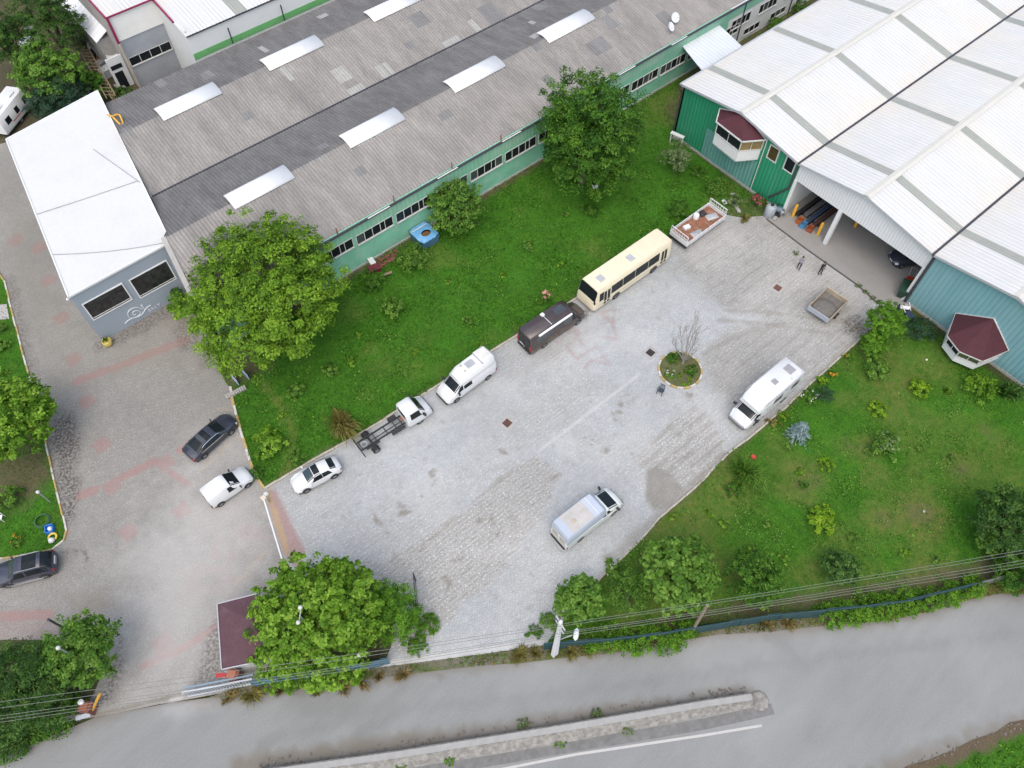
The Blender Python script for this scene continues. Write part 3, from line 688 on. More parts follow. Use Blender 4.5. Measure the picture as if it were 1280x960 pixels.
b.add([(5.55, 48.8, 5.2), (6.0, 48.8, 5.2), (7.35, 57.0, 5.9), (6.9, 57.0, 5.9), (5.55, 48.8, 6.0), (6.0, 48.8, 6.0), (7.35, 57.0, 7.55), (6.9, 57.0, 7.55)], [(0, 1, 2, 3), (4, 5, 6, 7), (0, 1, 5, 4), (1, 2, 6, 5), (2, 3, 7, 6), (3, 0, 4, 7)])
part(b.build('parapet', CONC), wh)

def dish(loc, az, r, label, group=None):
    t = thing('satellite_dish', label, 'satellite dish', loc, az, group)
    b = MB(); b.lathe([(0.02, 0), (r * .35, r * .03), (r * .7, r * .1), (r, r * .22), (r * 1.0, r * .26), (r * .68, r * .13), (r * .3, r * .06), (.01, .03)], n=20)
    o = b.build('reflector', M_SKY, t, 40); o.rotation_euler = (0, R(52), 0); o.location = (0, 0, .75)
    b = MB(); b.tube([(0, 0, 0), (0, 0, .8)], .04); build = b.build('mast', GALV, t)
    b = MB(); b.tube([(.05, 0, .45), (r * .9, 0, 1.05)], .02, 6); b.box(r * .85, r * .98, -.05, .05, 1.0, 1.12); b.build('arm', GALV, t)
    return t
p = at(838, 42, 6.0); dish((p.x, 50.2, 6.0), R(-70), .5, 'lower white satellite dish on the grey roof edge by the canopy', 'satellite dishes on the roof edge')
p = at(850, 36, 6.0); dish((p.x, 51.0, 6.1), R(-95), .55, 'upper white satellite dish on the grey roof edge by the canopy', 'satellite dishes on the roof edge')

# ---------------------------------------------------------------- canopy between the buildings
cn = thing('canopy', 'white sheet canopy bridging the gap between green wall and white hall roof', 'canopy', (67, 46, 0))
b = MB(); n = 14; v = []
P0, P1, P2, P3 = at(851, 55, 4.5), at(897, 29, 4.5), at(930, 60, 4.1), at(880, 91, 4.1)
for i in range(n + 1):
    for a, c in ((P0, P3), (P1, P2)):
        q = a.lerp(c, i / n); v.append((q.x, q.y, q.z))
b.add(v, [(2 * i, 2 * i + 1, 2 * i + 3, 2 * i + 2) for i in range(n)])
o = part(b.build('canopy_sheet', mat_ribs('canopy_sheet', (.58, .62, .64), 0, .5, .5, .05, .5)), cn); so_ = o.modifiers.new('t', 'SOLIDIFY'); so_.thickness = .06
for q in (P0, P1, P2, P3): b = MB(); b.tube([(q.x + .2, q.y, 0), (q.x + .2, q.y, q.z - .06)], .07); part(b.build('post', GALV), cn)

# ---------------------------------------------------------------- the hall with the white roof
HX = 59.2
hall = thing('factory_hall', 'large hall under a bright white triple-gable roof with green, white and teal front', 'building', (HX, 20, 0))
def edge(Y): return HX - .45
STRX = [63.1, 73.7, 84.3, 95, 105.6]
def pickh(x, y, s):
    mi = np.zeros(x.shape, int)
    for c in STRX: mi[(abs(x - c) < .52)] = 1
    return mi
RY = [(42.35, 34.5, 26.8), (26.8, 19.4, 11.7), (11.7, 4.1, -3.4), (-3.4, -11, -18.6)]
for y0, yr, y1 in RY:
    part(gable('roof', None, [y0, yr + .02, y1], [7.0, 8.2, 7.0], HX - .45, 140, .34, .012, [M_WROOF, M_FRP], pickh, None, 5), hall)
    b = MB(); nx = [HX - .45, 140]
    b.add([(x, y, z) for x in nx for y, z in ((yr - .35, 8.19), (yr, 8.26), (yr + .35, 8.19))], [(0, 1, 4, 3), (1, 2, 5, 4)])
    part(b.build('ridge_cap', mat('ridge_cap_white', (.50, .495, .445), .5, 0, .05)), hall)
    # verge trim along the gable edge
    b = MB()
    for ya, za, yb, zb in ((y0, 7.0, yr, 8.2), (yr, 8.2, y1, 7.0)):
        b.add([(x, y, z + dz) for x in (HX - .5, HX - .06) for dz in (-.24, -.02) for y, z in ((ya, za), (yb, zb))], [(0, 1, 3, 2), (4, 5, 7, 6), (0, 1, 5, 4), (2, 3, 7, 6)])
    part(b.build('verge_trim', M_TRIM), hall)
for y in (26.8, 11.7, -3.4):
    b = MB(); b.box(HX - .55, 140, y - .11, y + .11, 7.0, 7.06); part(b.build('valley_gutter', M_DTRIM), hall)
b = MB(); b.box(HX - .5, 140, 42.3, 42.55, 6.78, 7.0); part(b.build('gutter', M_TRIM), hall)
def facade(name, y0, y1, zb, m, holes=()):
    ys = sorted({y0, y1} | {y for a in RY for y in a if min(y0, y1) < y < max(y0, y1)})
    def zt(y):
        for a, r, c in RY:
            if c <= y <= a: return 7.0 + 1.2 * (1 - abs(y - r) / (abs(a - r) if y > r else abs(r - c))) - .03
        return 7
    poly = [(y0, zb), (y1, zb)] + [(y, zt(y)) for y in (sorted(ys) if y1 < y0 else sorted(ys, reverse=True))]
    b = MB(); n = len(poly)
    b.add([(HX, y, z) for y, z in poly] + [(HX + .2, y, z) for y, z in poly], [tuple(range(n)), tuple(range(n, 2 * n))] + [(i, (i + 1) % n, n + (i + 1) % n, n + i) for i in range(n)])
    return part(b.build(name, m), hall)
facade('green_facade', 42.3, 26.8, -.1, M_GREEND)
facade('white_fascia', 26.795, 11.705, 4.65, M_WCLAD)
facade('teal_facade', 11.7, -18.6, -.1, M_TEAL)
b = MB(); b.box(HX - .02, HX, 31.3, 38.2, .1, 3.7); part(b.build('teal_panel', mat_ribs('green_grey_cladding', (.10, .27, .235), 1, .42, .9, .12, .45, (.2, .36, .33), .5, .4, (1, 1, .2))), hall)
b = MB(); b.box(HX, 140, 42.1, 42.3, -.1, 6.9); part(b.build('side_wall', M_TRIM), hall)
b = MB(); b.box(HX + .02, 100, 26.6, 26.78, 0, 7.0); b.box(HX + .2, 100, 11.72, 11.9, 0, 7.0); b.box(99.8, 100, 11.9, 26.6, 0, 7.9)
part(b.build('inner_wall', WHITEPAINT), hall)
for q in ((HX - .05, HX, 26.45, 26.79), (HX - .06, HX + .22, 11.7, 11.95)): b = MB(); b.box(*q, 0, 4.65); part(b.build('door_jamb', WHITEPAINT), hall)
b = MB(); b.box(HX - .05, HX + .35, 21.0, 21.4, 0, 4.65); part(b.build('column', WHITEPAINT), hall)
b = MB(); b.box(HX - .06, HX, 28.0, 42.3, -.1, .22); part(b.build('plinth', CONC), hall); b = MB(); b.box(HX - .05, HX, -18, 11.4, -.1, .2); part(b.build('plinth', CONC), hall)
for y, w_ in ((29.95, 1.0), (27.85, 1.0)):
    f = MB(); z0, z1 = 5.05, 6.55; f.box(HX - .06, HX - .004, y - w_ / 2 - .12, y + w_ / 2 + .12, z0 - .12, z0); f.box(HX - .06, HX - .004, y - w_ / 2 - .12, y + w_ / 2 + .12, z1, z1 + .12)
    f.box(HX - .06, HX - .004, y - w_ / 2 - .12, y - w_ / 2, z0, z1); f.box(HX - .06, HX - .004, y + w_ / 2, y + w_ / 2 + .12, z0, z1)
    fo = part(f.build('window', M_WIN), hall)
    g = MB(); g.box(HX - .02, HX - .003, y - w_ / 2, y + w_ / 2, z0, z1); po = g.build('pane', mat('brown_glass', (.06, .045, .02), .2, 0, .3) if y > 29 else GLASS); po.parent = fo
def pipe(name, path, r, m): b = MB(); b.tube(path, r, 8); return part(b.build(name, m), hall)
pipe('downpipe', [(HX - .5, 42.4, 6.8), (HX - .5, 42.4, 6.3), (HX - .12, 42.35, 5.9), (HX - .12, 42.35, .2)], .09, M_DTRIM)
pipe('downpipe', [(HX - .12, 31.0, 7.0), (HX - .12, 31.0, .2)], .05, M_WIN)
pipe('downpipe', [(HX - .5, 26.8, 7.0), (HX - .14, 26.95, 6.3), (HX - .14, 27.0, 3.4), (HX - .14, 27.7, 2.3), (HX - .16, 28.7, .9)], .1, M_DTRIM)
pipe('downpipe', [(HX - .5, 11.7, 7.0), (HX - .14, 11.55, 6.4), (HX - .14, 11.5, .2)], .13, M_DTRIM)
def bay(plan, apex, zs, zw, ze, over, panes):
    """projecting polygonal bay: white sill wall, glazing, maroon hipped roof"""
    t = part(bpy.data.objects.new('bay_window', None), hall); col.objects.link(t)
    t.matrix_parent_inverse = Matrix.Translation(-Vector(hall.location))
    P = [Vector(p) for p in plan]; c = sum(P, Vector((0, 0))) / len(P); c.x = HX
    n = len(P)
    def ring(k): return [Vector((HX if abs(p.x - HX) < .2 else c.x + (p.x - c.x) * k, c.y + (p.y - c.y) * k)) for p in P]
    low, mid, out = ring(.86), ring(.97), ring(1 + over)
    b = MB(); v = [(p.x, p.y, zs) for p in low] + [(p.x, p.y, zs + .35) for p in mid] + [(p.x, p.y, zw) for p in mid]
    b.add(v, [(i, i + 1, n + i + 1, n + i) for i in range(n - 1)] + [(n + i, n + i + 1, 2 * n + i + 1, 2 * n + i) for i in range(n - 1)] + [tuple(range(n))]); b.build('sill_wall', WHITEPAINT, t)
    g = MB(); ins = ring(.95)
    for i in range(n - 1):
        g.cur = panes[i]; g.add([(ins[i].x, ins[i].y, zw), (ins[i + 1].x, ins[i + 1].y, zw), (ins[i + 1].x, ins[i + 1].y, ze), (ins[i].x, ins[i].y, ze)], [(0, 1, 2, 3)])
    go = g.build('glazing', [GLASS, M_STAIN, mat('green_glass', (.06, .075, .03), .1, 0, .4)], t)
    f = MB()
    for i in range(n): f.tube([(mid[i].x, mid[i].y, zw), (mid[i].x, mid[i].y, ze)], .06, 6)
    for i in range(n - 1):
        f.bar((mid[i].x, mid[i].y, zw + .03), (mid[i + 1].x, mid[i + 1].y, zw + .03), .1, .07)
        q = (mid[i] + mid[i + 1]) / 2; f.tube([(q.x, q.y, zw), (q.x, q.y, ze)], .035, 6)
    f.build('frame', M_WIN, t)
    A = Vector(apex); r = MB()
    r.add([(p.x, p.y, ze) for p in out] + [tuple(A)], [(i, i + 1, n) for i in range(n - 1)]); ro = r.build('bay_roof', M_MAROON, t); so_ = ro.modifiers.new('t', 'SOLIDIFY'); so_.thickness = .05
    tr = MB()
    for i in range(n - 1): tr.bar((out[i].x, out[i].y, ze - .03), (out[i + 1].x, out[i + 1].y, ze - .03), .11, .12)
    tr.bar((out[0].x - .04, out[0].y, ze), (A.x - .04, A.y, A.z + .03), .12, .1); tr.bar((out[-1].x - .04, out[-1].y, ze), (A.x - .04, A.y, A.z + .03), .12, .1)
    tr.build('eaves_trim', M_WIN, t)
    return t
bay([(HX, 37.2), (57.45, 36.1), (57.2, 32.6), (HX, 31.3)], (HX - .02, 34.4, 7.98), 3.7, 5.35, 6.75, .05, [0, 0, 1])
bay([(HX, 7.1), (56.5, 6.15), (55.9, 4.6), (56.5, 2.8), (HX, 2.0)], (HX - .02, 4.5, 4.5), .45, 1.5, 2.5, .05, [0, 0, 2, 0])

# ---------------------------------------------------------------- grey office block with the snail sign
gb = thing('office_building', 'blue-grey rendered block with flat white roof and a white snail emblem', 'building', (-2.15, 56.9, 0))
GB = [Vector((-2.15, 56.9)), Vector((7.5, 57.05)), Vector((11.4, 81.0)), Vector((1.3, 79.8))]
b = MB(); b.prism(GB, -.1, 6.55); part(b.build('wall', M_GREYW), gb)
c = sum(GB, Vector((0, 0))) / 4
b = MB(); b.prism([c + (p - c) * 1.012 for p in GB], 6.55, 6.72); part(bevel(b.build('roof', M_MEMB), .04), gb)
b = MB(); k = [c + (p - c) * 1.006 for p in GB]
for i in range(4): b.bar((*k[i], 6.75), (*k[(i + 1) % 4], 6.75), .12, .07)
part(b.build('roof_edging', M_SKY), gb)
def wall_pt(x, z, d=.0): return (x, 56.9 + (x + 2.15) * .0155 - d, z)
for xa, xb, z0, z1 in ((-1.62, 2.0, 2.95, 5.1), (2.78, 6.32, 2.5, 4.95)):
    f = MB(); y0 = wall_pt((xa + xb) / 2, 0)[1]
    for q in ((xa - .1, xb + .1, z0 - .1, z0), (xa - .1, xb + .1, z1, z1 + .1), (xa - .1, xa, z0, z1), (xb, xb + .1, z0, z1)): f.box(q[0], q[1], y0 - .08, y0 + .06, q[2], q[3])
    f.box(xa, xb, y0 - .07, y0 + .05, z0 + .16, z0 + .2)
    fo = part(f.build('window', M_SKY), gb); g = MB(); g.box(xa, xb, y0 - .035, y0 + .05, z0, z1)
    po = g.build('pane', mat('dark_reflecting_glass', (.02, .022, .022), .12, 0, .8, 2.2)); po.parent = fo
# emblem: measured on the wall from the photo
def on_wall(px, py):
    a = at(px, py, 0); o = Vector((0, 0, CAM_H)); d = a - o; s = 56.93 / d.y; q = o + d * s; return q
EZ = lambda l: [Vector(wall_pt(on_wall(140 + x / 16, 370 + y / 16).x, on_wall(140 + x / 16, 370 + y / 16).z, .03)) for x, y in l]
def smooth(P, k=6):
    out = []
    for i in range(len(P) - 1):
        p0, p1, p2, p3 = P[max(i - 1, 0)], P[i], P[i + 1], P[min(i + 2, len(P) - 1)]
        for j in range(k):
            t = j / k; out.append(.5 * ((2 * p1) + (p2 - p0) * t + (2 * p0 - 5 * p1 + 4 * p2 - p3) * t * t + (3 * p1 - p0 - 3 * p2 + p3) * t ** 3))
    return out + [P[-1]]
b = MB()
b.tube(smooth(EZ([(260, 548), (330, 480), (410, 442), (500, 418), (580, 385), (630, 330), (665, 275), (710, 225), (780, 185)])), .04, 6)
b.tube(smooth(EZ([(605, 265), (545, 238), (470, 230), (385, 258), (325, 315), (320, 375), (350, 425), (420, 440), (510, 410), (560, 365), (565, 325), (530, 295), (470, 295), (425, 320), (420, 360), (450, 378), (485, 358)])), .036, 6)
b.tube(smooth(EZ([(660, 265), (630, 235), (605, 205), (598, 190)])), .045, 6)
b.lathe([(.05, -.03), (.1, -.015), (.1, .015), (.05, .03)], tuple(EZ([(598, 190)])[0]), 10, 'y')
part(b.build('snail_emblem', mat('emblem_white', (.62, .65, .68), .6)), gb)
fc = bpy.data.curves.new('lettering', 'FONT'); fc.body = 'SALY'; fc.size = .5; fc.extrude = .012; fc.space_character = 1.18
fo_ = bpy.data.objects.new('lettering_tmp', fc); col.objects.link(fo_); bpy.context.view_layer.update()
me = bpy.data.meshes.new_from_object(fo_.evaluated_get(bpy.context.evaluated_depsgraph_get())); bpy.data.objects.remove(fo_); bpy.data.curves.remove(fc)
me.name = 'lettering'; o = link('lettering', me, None, mat('faded_white_lettering', (.6, .63, .66), .7))
q = on_wall(186.2, 390); o.location = wall_pt(q.x, q.z, .03); o.rotation_euler = (R(90), 0, 0)
bpy.context.view_layer.update(); o.parent = gb; o.matrix_parent_inverse = Matrix.Translation(-Vector(gb.location))
b = MB(); b.tube([(*(GB[0].lerp(GB[3], .02)), 6.78), (*(GB[0].lerp(GB[3], .02)), 6.4), (-2.3, 57.1, 6.2)], .06); b.lathe([(.1, 0), (.12, .1), (.06, .2)], (-2.35, 57.0, 6.3), 10); part(b.build('rainwater_head', M_SKY), gb)
for pa, pb, sg in (((116, 186), (175, 228), .0), ((45, 268), (172, 226), .05), ((65, 318), (212, 302), .35)):
    A, B = at(*pa, 6.8), at(*pb, 6.8)
    o = MB().tube([A.lerp(B, i / 12) + Vector((-.35, -1, 0)) * (sg * 4 * (i / 12) * (1 - i / 12)) for i in range(13)], .022, 5).build('roof_cable', mat('grey_cable', (.2, .2, .21), .7) if 'grey_cable' not in bpy.data.materials else bpy.data.materials['grey_cable']); part(o, gb)

# ---------------------------------------------------------------- guardhouse, back buildings
gh = thing('guardhouse', 'small gate lodge with flat maroon-brown shingle roof half under the big tree', 'building', (-6, 23.5, 0))
G4 = [at(271.5, 755, 3.0).xy, at(326, 741, 3.0).xy, at(338, 824, 3.0).xy, at(277, 837, 3.0).xy]
c = sum(G4, Vector((0, 0))) / 4
b = MB(); n4 = [(p.x, p.y, 3.0) for p in G4]; b.add(n4 + [(c.x + .9, c.y, 3.45)], [(0, 1, 4), (1, 2, 4), (2, 3, 4), (3, 0, 4)])
ro = part(b.build('roof', mat('brown_shingles', (.085, .042, .052), .9, 0, .2, 6, dirt=(.13, .085, .09), dirt_amt=.6, dscale=1, bump=.3)), gh); so_ = ro.modifiers.new('t', 'SOLIDIFY'); so_.thickness = .08
b = MB()
for i in range(4): b.bar(n4[i], n4[(i + 1) % 4], .07, .12)
part(b.build('roof_edging', M_TRIM), gh)
I4 = [c + (p - c) * .78 for p in G4]; b = MB(); b.prism(I4, 0, 3.0); part(b.build('wall', WHITEPAINT), gh)
for i in range(4):
    a_, b2 = I4[i].lerp(I4[(i + 1) % 4], .25), I4[i].lerp(I4[(i + 1) % 4], .75)
    f = MB(); f.bar((*a_, 1.0), (*b2, 1.0), .12, .08); f.bar((*a_, 2.2), (*b2, 2.2), .12, .08); fo = part(f.build('window', M_WIN), gh)
    g = MB(); d = (b2 - a_).normalized(); g.obox((*((a_ + b2) / 2), 1.6), d, ((b2 - a_).length, .06, 1.15)); po = g.build('pane', GLASS); po.parent = fo

bb = thing('rear_hall', 'white hall behind the grey roof with green wall stripe and white ribbed roof', 'building', (22.4, 81.7, 0))
b = MB(); b.box(22.4, 62, 81.6, 81.85, 0, 8.0); b.box(22.4, 22.6, 81.85, 89, 0, 8.4); part(b.build('wall', WHITEPAINT), bb)
b = MB(); b.box(22.42, 62, 81.57, 81.6, 5.0, 5.75); part(b.build('wall_stripe', mat('green_stripe', (.12, .34, .12), .7, 0, .15, 1)), bb)
def pickb(x, y, s):
    mi = np.zeros(x.shape, int)
    for c in (29.2, 40.5, 52): mi[abs(x - c) < .75] = 1
    return mi
part(gable('roof', None, [81.4, 110], [8.05, 11.0], 22.3, 62, .4, .02, [M_WROOF, M_FRP], pickb, None, 6), bb)
b = MB(); b.bar((22.3, 84.0, 8.42), (22.3, 110, 11.1), .22, .14); part(b.build('verge_trim', M_PINK), bb)
b = MB(); b.box(22.4, 62, 81.4, 81.55, 7.86, 8.02); part(b.build('gutter', M_DTRIM), bb)
b = MB()
for px, py in ((291, 50), (357, 22)):
    p = at(px, py, 6.0); b = MB(); b.tube([(p.x, 81.0, 5.4), (p.x, 81.0, 7.3)], .08, 6); part(b.build('flue_pipe', M_DTRIM), bb)

rb = thing('crimson_trim_building', 'white building with crimson roof trim above a grey wall in the top left corner', 'building', (17, 88.5, 0))
b = MB(); b.box(16.9, 22.4, 88.5, 88.75, 0, 6.1); part(b.build('wall', mat('grey_render', (.27, .29, .31), .85, 0, .12, .5, dirt=(.38, .39, .4), dirt_amt=.5)), rb)
b = MB(); b.add([(16.9, 88.4, 6.1), (22.4, 88.4, 6.1), (22.4, 88.5, 9.0), (16.9, 88.5, 9.0)], [(0, 1, 2, 3)]); b.box(16.9, 22.4, 88.51, 88.7, 6.1, 9.0); part(b.build('fascia', mat('ivory_fascia', (.66, .66, .62), .6, 0, .05, 1)), rb)
part(gable('roof', None, [88.45, 125], [9.05, 10.5], 16.8, 22.3, .4, .02, [M_WROOF], lambda x, y, s: x * 0, None, 6), rb)
b = MB(); b.box(16.7, 22.4, 88.27, 88.42, 8.98, 9.12); b.bar((16.75, 88.4, 9.1), (16.75, 125, 10.6), .2, .14); b.box(16.75, 17.0, 88.15, 88.39, 6.0, 8.95); part(b.build('roof_trim', M_PINK), rb)
window_row(rb, 17.15, 5.1, 2.9, .95, 4, 88.5)
b = MB(); b.box(16.8, 16.95, 88.0, 88.2, 0, 6.0); part(b.build('downpipe', mat('tan_pipe', (.4, .35, .26), .7)), rb)
b = MB(); b.add([(15.3, 91.7, 5), (17.0, 91.7, 5.9), (17.0, 125, 5.9), (15.3, 125, 5)], [(0, 1, 2, 3)]); ro = part(b.build('lean_to_roof', mat_ribs('lean_to_sheet', (.74, .76, .78), 1, .9, .4, .04, .5)), rb); so_ = ro.modifiers.new('t', 'SOLIDIFY'); so_.thickness = .06
b = MB(); b.box(15.5, 16.9, 92, 125, 0, 4.95); b.box(16.9, 17.1, 88.75, 125, 0, 8.9); part(b.build('wall', CONC), rb)
b = MB(); b.box(14.9, 16.8, 89.6, 89.75, 0, 4.0); part(b.build('porch_wall', WHITEPAINT), rb)
b = MB(); b.box(15.2, 16.2, 89.55, 89.59, .1, 2.2); b.box(15.1, 16.4, 89.53, 89.58, 2.6, 3.1); part(b.build('door', GLASS), rb)
# ================================================================== VEHICLES
class Loft:
    """body lofted through stations (x, zb, zbelt, zt, w, wbelt, wt, r); x forward, z up"""
    def __init__(s, st): s.st = st; s.n = len(st)
    def half(s, t):
        x, zb, zl, zt, w, wl, wt, r = t
        return [(x, 0, zb), (x, w * .9, zb), (x, w, zb + .1), (x, w * 1.005, (zb + zl) / 2), (x, wl, zl), (x, wt, zt - r), (x, wt - r * .75, zt), (x, 0, zt + .025)]
    def S(s, u, v, side=1):
        i = min(int(u), s.n - 2); a = u - i
        h0, h1 = s.half(s.st[i]), s.half(s.st[i + 1]); j = min(int(v), 6); c = v - j
        p = [(h0[j][k] * (1 - c) + h0[j + 1][k] * c) * (1 - a) + (h1[j][k] * (1 - c) + h1[j + 1][k] * c) * a for k in range(3)]
        return Vector((p[0], p[1] * side, p[2]))
    def body(s):
        b = MB(); v = []; m = 14
        for t in s.st:
            h = s.half(t); v += h + [(p[0], -p[1], p[2]) for p in h[6:0:-1]]
        f = []
        for i in range(s.n - 1):
            for j in range(m): f.append((i * m + j, i * m + (j + 1) % m, (i + 1) * m + (j + 1) % m, (i + 1) * m + j))
        f += [tuple(range(m)), tuple(range((s.n - 1) * m, s.n * m))]
        return b.add(v, f)
    def panel(s, b, u0, u1, v0, v1, side=1, off=.012, nu=4, nv=3, us=(0, 0)):
        """patch of the body skin, set just proud of it; us slants the two u limits at v1"""
        vs = []; e = .01
        for a in range(nu + 1):
            for c in range(nv + 1):
                fv = c / nv; uu = (u0 + us[0] * fv) * (1 - a / nu) + (u1 + us[1] * fv) * (a / nu); vv = v0 + (v1 - v0) * fv
                p = s.S(uu, vv, side); du = s.S(min(uu + e, s.n - 1.001), vv, side) - s.S(max(uu - e, 0), vv, side); dv = s.S(uu, min(vv + e, 6.999), side) - s.S(uu, max(vv - e, 0), side)
                n = dv.cross(du) * side
                n = n.normalized() if n.length > 1e-9 else Vector((0, 0, 1))
                vs.append(p + n * off)
        f = [(a * (nv + 1) + c, a * (nv + 1) + c + 1, (a + 1) * (nv + 1) + c + 1, (a + 1) * (nv + 1) + c) for a in range(nu) for c in range(nv)]
        return b.add(vs, f)
    def top(s, b, u0, u1, v0=5.15, off=.012, nu=4):
        for sd in (1, -1): s.panel(b, u0, u1, v0, 7, sd, off, nu, 4)
        return b
def wheel(root, x, y, r, wd, rim, dual=False):
    sgn = 1 if y > 0 else -1
    b = MB(); b.lathe([(r * .62, -wd / 2), (r * .93, -wd / 2), (r, -wd * .32), (r, wd * .32), (r * .93, wd / 2), (r * .62, wd / 2)], n=22, axis='y')
    o = b.build('wheel', RUBBER, root, 35); o.location = (x, y, r)
    g = MB(); yy = sgn * wd / 2
    g.lathe([(.03, yy * .75), (r * .25, yy * .85), (r * .3, yy * .6), (r * .55, yy * .8), (r * .66, yy * 1.02), (r * .66, yy * .7), (r * .1, yy * .5)], n=18, axis='y')
    for k in range(5):
        a = 2 * pi * k / 5; g.bar((0, yy * .86, 0), (r * .6 * cos(a), yy * .86, r * .6 * sin(a)), .06, .05)
    g.build('rim', rim, o, 35); return o
def arch(root, pos, half_w, r):
    for x in pos:
        for sd in (1, -1):
            b = MB(); n = 14; v = [(x + (r + .07) * cos(pi * i / n), sd * (half_w + .006), r + (r + .07) * sin(pi * i / n)) for i in range(n + 1)]
            v += [(x + (r + .07) * cos(pi * i / n), sd * (half_w - .25), r + (r + .07) * sin(pi * i / n)) for i in range(n + 1)]
            b.add(v, [tuple(range(n + 1))] + [(i, i + 1, n + 2 + i, n + 1 + i) for i in range(n)])
            b.build('wheel_arch', BLACK, root)
def mirrors(root, x, y, z, m=BLACK, s=1.0):
    for sd in (1, -1):
        b = MB(); b.obox((x, sd * (y + .1 * s), z), (.3, sd * 1, 0), (.22 * s, .12 * s, .17 * s)); bevel(b.build('mirror', m, root), .03)
def lamp(root, L, name, u0, u1, v0, v1, m):
    for sd in (1, -1):
        b = MB(); L.panel(b, u0, u1, v0, v1, sd, .014); b.build(name, m, root)
def glass_sides(root, L, spans, v0=4.1, v1=4.93, m=GLASS, name='side_window', us=None):
    for k, (a, c) in enumerate(spans):
        for sd in (1, -1):
            b = MB(); L.panel(b, a, c, v0, v1, sd, .012, 4, 3, (us[k] if us else (0, 0))); b.build(name, m, root)
def door_panels(root, L, spans, m, v0=2.3, v1=4.95):
    for a, c in spans:
        for sd in (1, -1):
            b = MB(); L.panel(b, a, c, v0, v1, sd, .005); o = b.build('door', m, root, 40)
            h = MB(); p = L.S(a + (c - a) * .15, 3.75, sd); h.box(p.x - .09, p.x + .09, p.y - .02, p.y + .03, p.z - .02, p.z + .02); h.build('handle', m, o)
def plate(root, x, z, w_=.5):
    b = MB(); b.box(x - .012, x + .012, -w_ / 2, w_ / 2, z - .055, z + .055); b.build('number_plate', WHITEP, root)
def place(root, rear, front, half, z=.32):
    """stand a vehicle on the near-side wheel contacts seen in the photo"""
    a, b = at(*rear, z).xy, at(*front, z).xy; d = (b - a).normalized(); n = Vector((-d.y, d.x)); mid = (a + b) / 2
    if n.dot(mid) < 0: n = -n
    c = mid + n * half; root.location = (c.x, c.y, 0.004); root.rotation_euler = (0, 0, math.atan2(d.y, d.x))
def underside(root, x0, x1, hw, z0=.16, z1=.4):
    b = MB(); b.box(x0, x1, -hw, hw, z0, z1); b.build('underbody', BLACK, root)

# ---- black saloon
t = thing('parked_car', 'black four-door saloon car with chrome window trim nosed up to the painted kerb', 'car')
L = Loft([(-2.42, .42, .72, .86, .66, .64, .56, .05), (-2.3, .3, .88, 1.0, .82, .80, .68, .06), (-1.75, .22, .96, 1.08, .90, .88, .72, .06), (-.95, .2, .97, 1.38, .915, .89, .62, .09), (-.2, .2, .96, 1.46, .92, .9, .63, .09), (.45, .2, .95, 1.42, .92, .9, .62, .09), (1.25, .2, .93, 1.02, .91, .88, .72, .07), (1.9, .22, .85, .95, .89, .85, .7, .07), (2.3, .3, .68, .78, .80, .75, .62, .06), (2.46, .38, .55, .6, .62, .58, .5, .04)])
L.body().build('body', DARKP, t, 50)
b = MB(); L.top(b, 4.98, 5.97, 5.03); b.build('windscreen', GLASS, t, 40)
b = MB(); L.top(b, 2.0, 3.0, 5.05); b.build('rear_window', GLASS, t, 40)
glass_sides(t, L, [(2.35, 3.78), (3.84, 5.6)], 4.04, 4.98, us=[(.45, .0), (0, -.45)])
b = MB()
for sd in (1, -1):
    L.panel(b, 2.3, 5.7, 3.86, 4.06, sd, .03, 8, 1); L.panel(b, 2.7, 5.2, 4.9, 5.05, sd, .03, 8, 1)
b.build('chrome_trim', mat('chrome', (.6, .61, .62), .15, .9), t)
b = MB(); L.top(b, 3.5, 4.2, 5.7); b.build('sunroof', GLASS, t)
lamp(t, L, 'headlight', 7.75, 8.5, 3.4, 4.6, HEADL); lamp(t, L, 'tail_light', .15, 1.1, 3.3, 4.4, REDL)
b = MB(); b.box(2.38, 2.5, -.4, .4, .5, .7); b.build('grille', BLACK, t)
door_panels(t, L, [(2.6, 3.8), (3.85, 5.6)], DARKP, 2.3, 4.0); mirrors(t, 1.0, .92, 1.0, DARKP); plate(t, -2.4, .65)
underside(t, -2.2, 2.2, .8); arch(t, (-1.46, 1.46), .92, .33)
for x in (-1.46, 1.46):
    for y in (-.82, .82): wheel(t, x, y, .33, .22, ALLOY)
place(t, (256.4, 570.6), (289.7, 541), .93)

# ---- dark blue estate / suv at the left edge
t = thing('parked_car', 'dark blue off-road car with roof rails parked along the yellow and white garden kerb', 'car')
L = Loft([(-2.28, .45, .85, .95, .70, .68, .6, .05), (-2.22, .35, 1.05, 1.15, .84, .82, .70, .06), (-1.95, .3, 1.1, 1.5, .90, .88, .68, .1), (-1.5, .28, 1.1, 1.72, .92, .9, .68, .1), (0, .28, 1.08, 1.76, .92, .9, .69, .1), (.35, .28, 1.07, 1.70, .92, .9, .68, .1), (1.05, .28, 1.04, 1.14, .91, .88, .74, .07), (1.8, .3, .98, 1.06, .89, .86, .72, .07), (2.2, .38, .8, .88, .82, .78, .64, .06), (2.32, .45, .62, .68, .7, .66, .55, .04)])
L.body().build('body', DARKP2, t, 50)
b = MB(); L.top(b, 5.06, 5.94); b.build('windscreen', mat('tinted_windscreen', (.04, .055, .055), .08), t, 40)
b = MB(); L.top(b, 1.1, 2.9); b.build('rear_window', GLASS, t, 40)
glass_sides(t, L, [(1.95, 2.85), (2.95, 3.75), (3.85, 5.5)], us=[(.3, 0), (0, 0), (0, -.4)])
b = MB(); L.top(b, 3.15, 3.85, 5.7); b.build('sunroof', GLASS, t)
b = MB()
